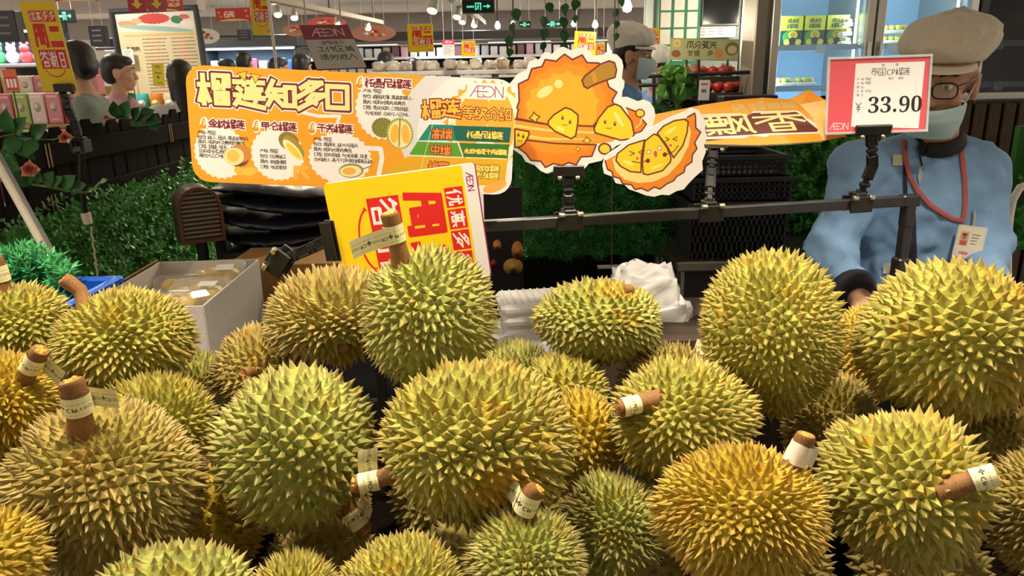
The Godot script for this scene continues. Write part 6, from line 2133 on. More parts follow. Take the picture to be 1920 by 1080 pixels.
func build_partitions():
	var wood := dark_wood()
	# side fence that runs away from the camera
	var o := thing("picket_fence", "dark brown picket fence with two rails along the left of the stall", "fence", spot(Vector3(-1.73, 0, -3.4)))
	var side := Basis(Vector3.UP, PI / 2)
	var proto: MeshInstance3D
	for k in 26:
		var p := Vector3(0.0, 0.02, 1.22 - k * 0.105)
		var lift := 0.012 * sin(k * 2.3)
		if k == 0:
			proto = part(picket(0.092, 1.365, 0.016), "picket", wood, o)
			proto.transform = Transform3D(side, p)
		else: child_copy(proto, o, Transform3D(side * Basis(Vector3.FORWARD, 0.008 * sin(k * 1.7)), p + Vector3(0, lift, 0)))
	for y in [0.55, 1.10, 1.285]:
		var mb := MB.new()
		mb.box(Vector3(0.020, y, -0.08), Vector3(0.022, 0.085, 2.72), 0.003)
		part(mb, "rail", wood, o)
	for q in [[1.10, 0.62], [1.285, 0.60], [1.10, -0.50], [1.285, -0.44]]:
		for d in 2:
			var mb := MB.new()
			mb.box(Vector3(0.033, q[0], q[1] + d * 0.022), Vector3(0.003, 0.088, 0.010), 0.001)
			part(mb, "hinge_plate", mat(rgb(134, 112, 70), 0.4, 0.7), o)
	# back fence with rounded pickets and, to the right, a screen of upright slats
	o = thing("picket_fence", "dark fence with round-topped pickets behind the fruit cut-out signs", "fence", spot(Vector3(0.75, 0, -3.2)))
	for k in 17:
		if k == 0:
			proto = part(picket(0.085, 1.40, 0.018, true), "picket", wood, o)
			proto.transform = Transform3D(Basis(), Vector3(-0.75, 0.02, 0))
		else: child_copy(proto, o, Transform3D(Basis(), Vector3(-0.75 + k * 0.094, 0.02 + 0.006 * sin(k * 1.9), 0)))
	for y in [0.5, 1.22]:
		var mb := MB.new()
		mb.box(Vector3(0.0, y, 0.02), Vector3(1.6, 0.08, 0.022), 0.003)
		part(mb, "rail", wood, o)
	o = thing("slat_screen", "screen of upright brown slats with a pale top rail behind the worker", "screen", spot(Vector3(2.25, 0, -3.1)))
	for k in 25:
		var mb := MB.new()
		if k == 0:
			mb.box(Vector3(-0.70, 0.70, 0), Vector3(0.047, 1.38, 0.025), 0.003)
			proto = part(mb, "slat", noisy("slat wood", rgb(58, 42, 30), rgb(92, 68, 48), Vector3(9, 1.2, 9), 0.03, 0.6), o)
		else: child_copy(proto, o, Transform3D(Basis(), Vector3(k * 0.06, 0, 0)))
	var mbb := MB.new()
	mbb.box(Vector3(0.02, 0.70, -0.03), Vector3(1.54, 1.38, 0.02))
	part(mbb, "backing", mat(rgb(26, 21, 18), 0.8), o)
	mbb = MB.new()
	mbb.box(Vector3(0.0, 1.415, 0.0), Vector3(1.56, 0.024, 0.09), 0.004)
	part(mbb, "top_rail", mat(rgb(206, 204, 198), 0.25, 0.3), o)
	mbb = MB.new()
	mbb.box(Vector3(0.36, 0.43, -3.05), Vector3(0.86, 0.86, 0.02), 0.003)  # black sheet added in place of the shade below the hedge
	single(mbb, "kick_panel", mat(rgb(16, 15, 15), 0.7, 0.0, 0.2), "added black panel standing in for the shade under the dark green grass-like hedge", "panel", spot(Vector3(0.36, 0, -3.05)))
	# hedges of plastic leaves
	hedge("artificial_hedge", "deep green plastic boxwood hedge along the foot of the left fence", Vector3(-1.60, 0.42, -3.25), Vector3(0, 0, -1), 2.1, 0.66, 2100, 1.0, 3, 0.10)
	hedge("artificial_hedge", "fine dark green grass-like hedge panel behind the cartoon durian sign", Vector3(0.33, 0.84, -2.86), Vector3(1, 0, 0), 0.62, 0.52, 1500, 0.62, 4, 0.05)
	hedge("artificial_hedge", "green boxwood hedge panel between the black crates and the worker's arm", Vector3(1.12, 0.90, -2.98), Vector3(1, 0, 0), 0.75, 0.40, 800, 0.9, 5, 0.05)
	hedge("artificial_hedge", "green boxwood hedge at the right edge of the picture beyond the worker", Vector3(2.08, 0.86, -2.72), Vector3(1, 0, 0), 0.45, 0.46, 420, 1.0, 6, 0.06)
	# the wood planter that carries the right-hand hedge
	mbb = MB.new()
	mbb.box(Vector3(2.06, 1.085, -2.62), Vector3(0.42, 0.025, 0.26), 0.004)
	mbb.box(Vector3(2.06, 0.32, -2.62), Vector3(0.38, 0.64, 0.22), 0.004)
	single(mbb, "wooden_planter", noisy("slat wood", rgb(58, 42, 30), rgb(92, 68, 48), Vector3(9, 1.2, 9), 0.03, 0.6), "weathered wooden planter shelf under the right-hand hedge", "planter", spot(Vector3(2.06, 0, -2.62)))

var sprigs := {}
func sprig_mesh(kind: int) -> ArrayMesh:
	if sprigs.has(kind): return sprigs[kind]
	var r := RandomNumberGenerator.new()
	r.seed = kind + 40
	var mb := MB.new()
	var n := 9 if kind == 0 else 14
	for i in n:
		var a := i * 2.4
		var h := 0.012 + 0.040 * i / n
		var up := lerpf(0.25, 0.9, i / float(n))
		var d := Vector3(cos(a), up, sin(a)).normalized()
		var s := d.cross(Vector3.UP).normalized()
		var len := r.randf_range(0.016, 0.022) if kind == 0 else r.randf_range(0.022, 0.036)
		var wid := len * 0.36 if kind == 0 else 0.0022
		var b := Vector3(0, h, 0)
		var nrm := s.cross(d)
		var m := b + d * len * 0.55
		var g := r.randf_range(0.7, 1.25)
		mb.tint = Color(0.05, 0.22, 0.038) * g if kind == 0 else Color(0.03, 0.19, 0.035) * g
		if i == n - 1: mb.tint = Color(0.07, 0.26, 0.05)
		mb.tri(b, m + s * wid, b + d * len)
		mb.tri(b, b + d * len, m - s * wid)
	sprigs[kind] = mb.mesh(Transform3D(), true)
	return sprigs[kind]

func leaf_mat() -> Material:
	var m := vcol(0.38, "leaf", 0.25)
	return m

# a mat of sprigs on a backing; c bottom middle of the face, along its run, facing left-to-right turned to the viewer
func hedge(called: String, label: String, c: Vector3, along: Vector3, length: float, height: float, count: int, scale: float, sd: int, depth: float):
	var r := RandomNumberGenerator.new()
	r.seed = sd
	var out := along.cross(Vector3.UP)
	if along.z != 0: out = Vector3(1, 0, 0)
	else: out = Vector3(0, 0, 1)
	var o := thing(called, label, "hedge", spot(c - out * 0.05))
	var mb := MB.new()
	var bs := Basis(along, Vector3.UP, along.cross(Vector3.UP))
	mb.box(c + Vector3(0, height / 2, 0) - out * 0.045, Vector3(length, height, 0.03), 0.0, bs)
	part(mb, "backing_mat", mat(rgb(63, 129, 55), 0.9), o, true)
	var mm := MultiMesh.new()
	mm.transform_format = MultiMesh.TRANSFORM_3D
	mm.mesh = sprig_mesh(1 if scale < 0.7 else 0)
	mm.instance_count = count
	var inv := o.transform.affine_inverse()
	for i in count:
		var u := r.randf_range(-0.5, 0.5)
		var v := r.randf()
		var edge := 0.0
		if v > 0.93: edge = r.randf() * 0.05
		var p := c + along * u * length + Vector3(0, v * height + edge, 0) + out * (r.randf_range(-0.02, depth) * (1.0 - 0.5 * v))
		var d := (out * r.randf_range(0.4, 1.0) + Vector3.UP * r.randf_range(0.1, 0.9) + along * r.randfn() * 0.45).normalized()
		var x := d.cross(Vector3(r.randfn(), r.randfn(), r.randfn())).normalized()
		var k := r.randf_range(0.8, 1.25) * (1.15 if scale >= 0.7 else 0.9)
		mm.set_instance_transform(i, inv * Transform3D(Basis(x, d, x.cross(d)).scaled(Vector3.ONE * k), p))
	var mi := MultiMeshInstance3D.new()
	mi.name = "foliage"
	mi.multimesh = mm
	mi.material_override = leaf_mat()
	mi.set_meta("kind", "stuff")
	o.add_child(mi)

func crumple(mb: MB, c: Vector3, size: Vector3, sd: int, rough: float, u := 26, v := 18):
	var nz := FastNoiseLite.new()
	nz.seed = sd
	nz.frequency = 1.0
	var rows := []
	for i in v + 1:
		var row := PackedVector3Array()
		var th := PI * i / v
		for j in u:
			var a := -TAU * j / u
			var d := Vector3(cos(a) * sin(th), -cos(th), sin(a) * sin(th))
			var q := Vector3(signf(d.x) * pow(absf(d.x), 0.6), signf(d.y) * pow(absf(d.y), 0.6), signf(d.z) * pow(absf(d.z), 0.6))
			var k := 1.0 + rough * nz.get_noise_3dv(d * 2.2) + rough * 0.7 * absf(nz.get_noise_3dv(d * 5.0 + Vector3(4, 0, 0)))
			row.append(c + q * size * 0.5 * k)
		rows.append(row)
	mb.grid(rows, true)

func build_counter():
	# the table under the heap
	var o := thing("display_table", "dark wooden display table that carries the durian heap", "table", spot(Vector3(0, 0, -1.05)))
	var mb := MB.new()
	mb.box(Vector3(0, 0.655, 0), Vector3(2.3, 0.05, 1.02), 0.005)
	part(mb, "table_top", dark_wood(), o)
	for sx in [-1, 1]:
		for sz in [-1, 1]:
			mb = MB.new()
			mb.box(Vector3(1.08 * sx, 0.315, 0.44 * sz), Vector3(0.07, 0.63, 0.07), 0.004)
			part(mb, "leg", dark_wood(), o)
	mb = MB.new()
	mb.box(Vector3(0, 0.72, 0.50), Vector3(2.3, 0.09, 0.02), 0.003)
	part(mb, "front_lip", dark_wood(), o)
	for q in [[Vector3(0, 0.76, -0.50), Vector3(2.3, 0.17, 0.02)], [Vector3(1.14, 0.76, 0), Vector3(0.02, 0.17, 1.0)], [Vector3(-1.14, 0.76, 0), Vector3(0.02, 0.17, 1.0)]]:  # the rear board is added to keep gaps in the heap dark
		mb = MB.new()
		mb.box(q[0], q[1], 0.003)
		part(mb, "side_board", dark_wood(), o)
	# the work counter behind it
	o = thing("work_counter", "black work counter behind the durian heap", "counter", spot(Vector3(-0.2, 0, -2.05)))
	mb = MB.new()
	mb.box(Vector3(-0.315, 0.755, -0.06), Vector3(2.07, 0.05, 0.93), 0.004)
	part(mb, "counter_top", mat(rgb(20, 20, 21), 0.95, 0.0, 0.0), o)
	for sx in [-1.28, -0.3, 0.66]:
		mb = MB.new()
		mb.box(Vector3(sx, 0.365, -0.1), Vector3(0.05, 0.73, 0.8), 0.004)
		part(mb, "support_panel", mat(rgb(20, 20, 22), 0.5), o)
	# steel table with crates
	o = thing("steel_table", "stainless steel table edge under the black perforated crates", "table", spot(Vector3(1.08, 0, -2.75)))
	mb = MB.new()
	mb.box(Vector3(0, 0.885, 0), Vector3(1.02, 0.035, 0.5), 0.006)
	part(mb, "table_top", mat(rgb(150, 148, 144), 0.28, 0.9), o)
	for sx in [-0.48, 0.48]:
		for sz in [-0.2, 0.2]:
			mb = MB.new()
			mb.cyl(Vector3(sx, 0, sz), Vector3(sx, 0.87, sz), 0.018, 0.018, 12)
			part(mb, "leg", mat(rgb(150, 148, 144), 0.28, 0.9), o)
	mb = MB.new()
	mb.box(Vector3(0, 0.45, -0.02), Vector3(0.96, 0.02, 0.42), 0.003)
	part(mb, "lower_shelf", mat(rgb(70, 52, 38), 0.6), o)
	mb = MB.new()
	mb.box(Vector3(0, 0.70, 0.21), Vector3(0.98, 0.33, 0.012), 0.002)  # black front added so the space under the table stays dark
	part(mb, "apron_panel", mat(rgb(26, 22, 20), 0.6), o)
	perforated_crate("black perforated plastic crate on the steel table, lowest of its stack", Vector3(0.79, 0.903, -2.70), 0.30)
	perforated_crate("black plastic crate nested on top of another on the steel table", Vector3(0.80, 1.106, -2.71), 0.07)
	perforated_crate("topmost black crate on the steel table, behind the wedge cut-out", Vector3(0.78, 1.190, -2.72), 0.06)
	# small steel things on the shelf beside the worker
	mb = MB.new()
	mb.box(Vector3(1.36, 0.945, -2.66), Vector3(0.20, 0.085, 0.22), 0.01)
	single(mb, "metal_box", mat(rgb(92, 84, 72), 0.4, 0.5), "dull metal box on the steel table beside the worker's sleeve", "box", spot(Vector3(1.36, 0.903, -2.66)))
	white_carton()
	# wire hook with a small plate in front of the hedge
	o = thing("hanging_wire", "thin wire with a small white plate hanging before the dark green panel", "wire", spot(at(1147, 505, 2.55)))
	mb = MB.new()
	mb.tube([Vector3(at(1148, 300, 2.55).x, CEIL, -2.55), at(1148, 300, 2.55), at(1147, 400, 2.55), at(1147, 505, 2.55)], 0.0022, 6)
	part(mb, "wire", mat(rgb(110, 106, 98), 0.4, 0.6), o, true)
	mb = MB.new()
	mb.box(at(1146, 500, 2.55), Vector3(0.095, 0.007, 0.03), 0.001)
	part(mb, "plate", mat(rgb(190, 186, 176), 0.5), o, true)
	# packs of clear trays and a clear bag
	tray_stack()
	mb = MB.new()
	crumple(mb, at(1207, 560, 1.72), Vector3(0.15, 0.165, 0.12), 12, 0.35)
	crumple(mb, at(1245, 612, 1.70), Vector3(0.12, 0.14, 0.11), 13, 0.3)
	var film := clear("film", rgb(252, 252, 252), 0.6, 0.1)
	var bagp := at(1225, 650, 1.70)
	single(mb, "plastic_bag", film, "crumpled clear plastic bag behind the orange-patched durian", "plastic bag", spot(Vector3(bagp.x, 0.98, bagp.z)))
	mb = MB.new()
	var pp := at(1225, 655, 1.70)
	mb.box(Vector3(pp.x, 0.88, pp.z), Vector3(0.34, 0.20, 0.30), 0.01)
	single(mb, "carton", mat(rgb(60, 48, 38), 0.8), "low dark carton that carries the crumpled clear bag", "carton", spot(Vector3(pp.x, 0.78, pp.z)))
	# blue crate behind the left durians
	o = thing("blue_crate", "bright blue plastic crate behind the durians at the left edge", "crate", spot(at(58, 664, 1.50) - Vector3(0, 0.02, 0)))
	var blue := mat(rgb(18, 84, 190), 0.35)
	mb = MB.new()
	var hw := 0.13
	for w in [[0, hw, 1, 0], [0, -hw, 1, 0], [hw, 0, 0, 1], [-hw, 0, 0, 1]]:
		mb.box(Vector3(w[0], 0.075, w[1]), Vector3(0.27 if w[2] else 0.012, 0.15, 0.27 if w[3] else 0.012), 0.004)
	mb.box(Vector3(0, 0.006, 0), Vector3(0.26, 0.012, 0.26))
	part(mb, "body", blue, o)
	mb = MB.new()
	for w in [[0, hw + 0.008, 1, 0], [0, -hw - 0.008, 1, 0], [hw + 0.008, 0, 0, 1], [-hw - 0.008, 0, 0, 1]]:
		mb.box(Vector3(w[0], 0.143, w[1]), Vector3(0.30 if w[2] else 0.018, 0.018, 0.30 if w[3] else 0.018), 0.005)
	part(mb, "rim", blue, o)
	# heap of folded black bags with the round speaker beside it
	var cloth := noisy("bag", rgb(22, 22, 30), rgb(44, 43, 56), Vector3(3, 3, 3), 0.02, 0.32)
	var n := 0
	for q in [[525, 352, 0.47, 0.052], [540, 378, 0.49, 0.056], [528, 406, 0.51, 0.06], [540, 437, 0.47, 0.064]]:
		mb = MB.new()
		var p := at(q[0], q[1], 2.85)
		var nz := FastNoiseLite.new()
		nz.seed = 30 + n
		nz.frequency = 3.0
		var rows := []
		for i in 25:
			var t := i / 24.0
			var row := PackedVector3Array()
			for j in 16:
				var a := -TAU * j / 16
				var rr := pow(sin(PI * clampf(t, 0.015, 0.985)), 0.28)
				var w := nz.get_noise_3d(t * 3.0, j * 0.35, n)
				row.append(p + Vector3((t - 0.5) * q[2], sin(a) * q[3] * 0.5 * rr * (1 + 0.4 * w) + 0.012 * sin(t * 5 + n), cos(a) * 0.17 * rr * (1 + 0.15 * w)).rotated(Vector3.BACK, -0.03))
			rows.append(row)
		mb.grid(rows, true, true)
		single(mb, "folded_bag", cloth, ["topmost folded black bag under the orange banner", "second folded black bag from the top under the orange banner", "third folded black bag from the top under the orange banner", "bottom folded black bag above the brown carton"][n], "bag", spot(p - Vector3(0, q[3] / 2, 0)), "folded black bags")
		n += 1
	mb = MB.new()
	var bb := at(556, 470, 2.85)
	mb.box(Vector3(bb.x, (bb.y + 0.05) / 2 + 0.02, bb.z), Vector3(0.46, bb.y - 0.02, 0.36), 0.01)
	single(mb, "trolley_bin", mat(rgb(20, 20, 22), 0.5), "black bin under the heap of folded bags", "bin", spot(Vector3(bb.x, 0, bb.z)))
	mb = MB.new()
	var cb := at(560, 520, 2.5)
	mb.box(Vector3(cb.x, 0.78 + (at(560, 478, 2.5).y - 0.78) / 2, cb.z), Vector3(0.40, at(560, 478, 2.5).y - 0.78, 0.26), 0.003)
	single(mb, "brown_carton", noisy("kraft", rgb(150, 108, 60), rgb(172, 128, 76), Vector3(4, 4, 4), 0.05, 0.85), "brown kraft carton behind the black placard clip", "carton", spot(Vector3(cb.x, 0.78, cb.z)))
	radio()
	# white tubular chair back at the right edge
	mb = MB.new()
	mb.tube([at(1932, 345, 2.3), at(1912, 352, 2.3), at(1899, 375, 2.3), at(1893, 405, 2.3), at(1890, 440, 2.3), at(1888, 600, 2.3), at(1888, 1010, 2.3)], 0.012, 10)
	var ch := at(1890, 1010, 2.3)
	single(mb, "chair_frame", mat(rgb(232, 230, 226), 0.3), "white tubular chair frame at the right edge beside the worker", "chair", spot(Vector3(ch.x, ch.y, ch.z)))
	# chalkboard with painted fruit left of the hedge panel
	o = thing("chalkboard", "black chalkboard with painted orange fruit beside the placard", "chalkboard", spot(at(948, 560, 2.5)))
	mb = MB.new()
	mb.t = Transform3D(Basis(), at(945, 460, 2.5))
	mb.box(Vector3(0, 0, 0), Vector3(0.13, 0.40, 0.012), 0.002)
	part(mb, "slate", mat(rgb(20, 20, 20), 0.7), o, true)
	for q in [[978, 470, 0.020, 0.034, 1], [970, 500, 0.034, 0.03, 0], [940, 460, 0.014, 0.02, 1], [934, 494, 0.010, 0.016, 2]]:
		mb = MB.new()
		mb.ball(at(q[0] - 8, q[1], 2.488), Vector3(q[2], q[3], 0.003), 16, 8)
		part(mb, "painted_fruit", mat([rgb(222, 176, 84), rgb(220, 150, 70), rgb(170, 50, 44)][q[4]], 0.7), o, true)

func perforated_crate(label: String, p: Vector3, h: float):
	var o := thing("plastic_crate", label, "crate", spot(p), "black plastic crates")
	var m := mat(rgb(38, 38, 40), 0.45)
	var W := 0.33
	var D := 0.30
	h = minf(h, 0.19)
	var mb := MB.new()
	for w in [[D / 2, 1, 0], [-D / 2, 1, 0], [0, 0, 1], [0, 0, -1]]:
		if w[1]:
			for k in 4: mb.box(Vector3(0, h * (0.06 + 0.3 * k), w[0]), Vector3(W, h * 0.115, 0.006), 0.001)
			if w[0] > 0:
				for i in 19: mb.box(Vector3(-W / 2 + W * (i + 0.0) / 18.0, h / 2, w[0]), Vector3(0.009, h, 0.006))
			else: mb.box(Vector3(0, h / 2, w[0]), Vector3(W, h, 0.006))
		else: mb.box(Vector3(W / 2 * w[2], h / 2, 0), Vector3(0.006, h, D))
	mb.box(Vector3(0, 0.003, 0), Vector3(W, 0.006, D))
	part(mb, "basket", m, o)
	mb = MB.new()
	for s in [-1, 1]:
		mb.box(Vector3(0, h, (D / 2 + 0.006) * s), Vector3(W + 0.03, 0.018, 0.016), 0.003)
		mb.box(Vector3((W / 2 + 0.007) * s, h, 0), Vector3(0.016, 0.018, D), 0.003)
	part(mb, "rim", m, o)

func white_carton():
	var h := 1.0
	var C := on_y(380, 573, h)
	var B := on_y(484, 486, h)
	var A := on_y(272, 507, h)
	var ex := (A - B)
	var ez := (C - B)
	ex = (ex - ez * ex.dot(ez) / ez.length_squared())
	var L := ez.length()
	var W := ex.length()
	var bs := Basis(ez.normalized(), Vector3.UP, ez.normalized().cross(Vector3.UP))
	var base := (B + ex / 2 + ez / 2)
	base.y = 0.78
	var o := thing("white_carton", "open white cardboard carton of packed durian flesh behind the durians", "carton", spot(base))
	var grey := noisy("white card", rgb(196, 190, 182), rgb(212, 207, 200), Vector3(5, 5, 5), 0.05, 0.75)
	var kraft := noisy("kraft", rgb(150, 108, 60), rgb(172, 128, 76), Vector3(4, 4, 4), 0.05, 0.85)
	var H := h - 0.78
	var ux := ez.normalized()
	var uz := ex.normalized()
	for q in [["side_panel", base + uz * W / 2, ux, L], ["side_panel", base - uz * W / 2, ux, L], ["end_panel", base + ux * L / 2, uz, W]]:
		var mb := MB.new()
		mb.box(q[1] + Vector3(0, H / 2, 0), Vector3(q[3], H, 0.005), 0.001, Basis(q[2], Vector3.UP, q[2].cross(Vector3.UP)))
		part(mb, q[0], grey, o, true)
	# the far end has a grip hole
	var e := base - ux * L / 2
	var mb := MB.new()
	var eb := Basis(uz, Vector3.UP, uz.cross(Vector3.UP))
	mb.box(e + Vector3(0, H * 0.25, 0), Vector3(W, H * 0.5, 0.005), 0.001, eb)
	mb.box(e + Vector3(0, H * 0.86, 0), Vector3(W, H * 0.28, 0.005), 0.001, eb)
	mb.box(e + Vector3(0, H * 0.61, 0) + uz * W * 0.32, Vector3(W * 0.36, H * 0.22, 0.005), 0.001, eb)
	mb.box(e + Vector3(0, H * 0.61, 0) - uz * W * 0.32, Vector3(W * 0.36, H * 0.22, 0.005), 0.001, eb)
	part(mb, "grip_panel", grey, o, true)
	mb = MB.new()
	mb.box(base + Vector3(0, 0.004, 0), Vector3(L, 0.006, W), 0.0, Basis(ux, Vector3.UP, ux.cross(Vector3.UP)))
	part(mb, "bottom", grey, o, true)
	mb = MB.new()
	var fb := Basis(ux, Vector3.UP, ux.cross(Vector3.UP)) * Basis(Vector3.RIGHT, 0.75)
	mb.box(base + uz * (W / 2 + 0.085) + Vector3(0, H - 0.065, 0) - ux * 0.02, Vector3(L * 0.9, 0.004, 0.22), 0.0, Basis(ux, (Vector3.UP * 0.75 + uz * 0.66).normalized(), ux.cross((Vector3.UP * 0.75 + uz * 0.66).normalized())))
	part(mb, "lid_flap", kraft, o, true)
	# clear clamshells of flesh inside
	var n := 0
	for q in [[0.10, 0.055, 0.1], [-0.12, 0.03, -0.1], [0.0, -0.055, 0.05], [-0.16, -0.05, 0.15], [0.16, -0.04, -0.1]]:
		var p: Vector3 = base + ux * q[0] + uz * q[1] + Vector3(0, 0.135 + 0.010 * n, 0)
		clamshell(["clear clamshell of pale durian flesh at the front of the white carton", "clear clamshell of durian flesh against the carton's grip hole", "clear clamshell of durian flesh leaning on the carton's right panel", "clear clamshell of durian flesh in the carton's far right corner", "clear clamshell of durian flesh in the carton's near corner"][n], p, q[2])
		n += 1

func clamshell(label: String, p: Vector3, turn: float):
	var o := thing("clamshell_pack", label, "food pack", Transform3D(Basis(Vector3.UP, turn) * Basis(Vector3.RIGHT, 0.25 * sin(turn * 9)), p), "clamshell packs in the white carton")
	var mb := MB.new()
	for i in 4:
		mb.ball(Vector3(-0.045 + 0.03 * i, 0.028, 0.008 * cos(i * 2.0)), Vector3(0.026, 0.022, 0.040), 12, 8)
	part(mb, "durian_flesh", mat(rgb(232, 196, 96), 0.35), o)
	mb = MB.new()
	mb.box(Vector3(0, 0.030, 0), Vector3(0.165, 0.062, 0.115), 0.014)
	part(mb, "clear_shell", clear("shell", rgb(236, 236, 232), 0.16, 0.06), o)
	mb = MB.new()
	mb.box(Vector3(0.03, 0.0625, 0.01), Vector3(0.05, 0.001, 0.035))
	part(mb, "sticker", mat(rgb(238, 236, 230), 0.5), o)

func tray_stack():
	var p := at(1005, 655, 1.66)
	p.y = 0.78
	var top := at(1000, 530, 1.66).y
	var n := int((top - 0.80) / 0.030)
	for k in n:
		var o := thing("clear_tray", "clear ribbed plastic tray in the wrapped stack, %s from the top" % ordinal(n - 1 - k), "plastic tray", spot(p + Vector3(0.004 * sin(k * 1.3), k * 0.030, 0), 0.12 + 0.02 * sin(k)), "stacked clear trays")
		var mb := MB.new()
		mb.box(Vector3(0, 0.014, 0), Vector3(0.17, 0.028, 0.13), 0.010)
		part(mb, "tray_body", clear("tray", rgb(250, 250, 250), 0.6, 0.08), o)
		mb = MB.new()
		for i in 9:
			mb.box(Vector3(-0.068 + i * 0.017, 0.029, 0.0), Vector3(0.004, 0.003, 0.11))
		part(mb, "ribs", clear("tray rib", rgb(236, 236, 234), 0.5, 0.15), o)
	var mb := MB.new()
	crumple(mb, Vector3(p.x - 0.005, p.y + (top - p.y) * 0.32, p.z + 0.012), Vector3(0.26, (top - p.y) * 0.72, 0.20), 21, 0.14, 36, 24)
	single(mb, "plastic_wrap", clear("wrap film", rgb(252, 252, 252), 0.5, 0.1), "loose clear plastic wrap round the stack of clear trays", "plastic wrap", spot(p))

# a small brown wooden box radio with an arched, louvred front
func radio():
	var p := at(384, 455, 2.62)
	var o := thing("arched_speaker", "brown arched speaker box with a louvred front in the hedge", "speaker", spot(p, 0.55))
	var wood := mat(rgb(64, 40, 26), 0.5)
	var poly := PackedVector2Array()
	var w := 0.075
	var h := 0.20
	for i in 13:
		var a := PI * i / 12.0
		poly.append(Vector2(cos(a) * w, h - w + sin(a) * w))
	poly.append(Vector2(-w, 0))
	poly.append(Vector2(w, 0))
	var mb := MB.new()
	var inner := PackedVector2Array()
	for q in poly: inner.append(Vector2(q.x * 0.86, 0.012 + q.y * 0.88))
	mb.slab(poly, -0.13, -0.012)
	part(mb, "cabinet", wood, o)
	mb = MB.new()
	for i in poly.size():
		var j := (i + 1) % poly.size()
		mb.quad(Vector3(poly[i].x, poly[i].y, 0), Vector3(poly[j].x, poly[j].y, 0), Vector3(inner[j].x, inner[j].y, 0), Vector3(inner[i].x, inner[i].y, 0))
		mb.quad(Vector3(poly[i].x, poly[i].y, -0.012), Vector3(poly[j].x, poly[j].y, -0.012), Vector3(poly[j].x, poly[j].y, 0), Vector3(poly[i].x, poly[i].y, 0))
		mb.quad(Vector3(inner[i].x, inner[i].y, 0), Vector3(inner[j].x, inner[j].y, 0), Vector3(inner[j].x, inner[j].y, -0.012), Vector3(inner[i].x, inner[i].y, -0.012))
	part(mb, "front_frame", mat(rgb(96, 58, 36), 0.45), o)
	for k in 11:
		var y := 0.024 + k * 0.0155
		var half := w * 0.84
		if y > h - w: half = minf(half, sqrt(maxf(0.0, pow(w * 0.86, 2) - pow(y - (h - w), 2))))
		mb = MB.new()
		mb.box(Vector3(0, y, -0.006), Vector3(half * 2, 0.004, 0.010), 0.001, Basis(Vector3.RIGHT, 0.5))
		part(mb, "louvre", mat(rgb(128, 118, 100), 0.5), o)
	mb = MB.new()
	mb.cyl(Vector3(0, -p.y, -0.07), Vector3(0, 0.0, -0.07), 0.02, 0.02, 10)
	part(mb, "stand_post", mat(rgb(20, 20, 22), 0.5), o)
	# the steel tin beside it
	var t := at(402, 370, 2.78)
	mb = MB.new()
	mb.box(Vector3(t.x - 0.01, t.y / 2, t.z - 0.05), Vector3(0.04, t.y - 0.01, 0.06), 0.002)
	var lb := single(mb, "lamp_box", mat(rgb(18, 17, 17), 0.5), "slim dark box post with a shiny square lid over the arched speaker", "box", spot(Vector3(t.x, 0, t.z)))
	mb = MB.new()
	mb.box(t + Vector3(0, 0.002, -0.05), Vector3(0.105, 0.008, 0.105), 0.002, Basis(Vector3.UP, 0.75))
	part(mb, "shiny_lid", mat(rgb(222, 224, 224), 0.2, 0.9), lb, true)

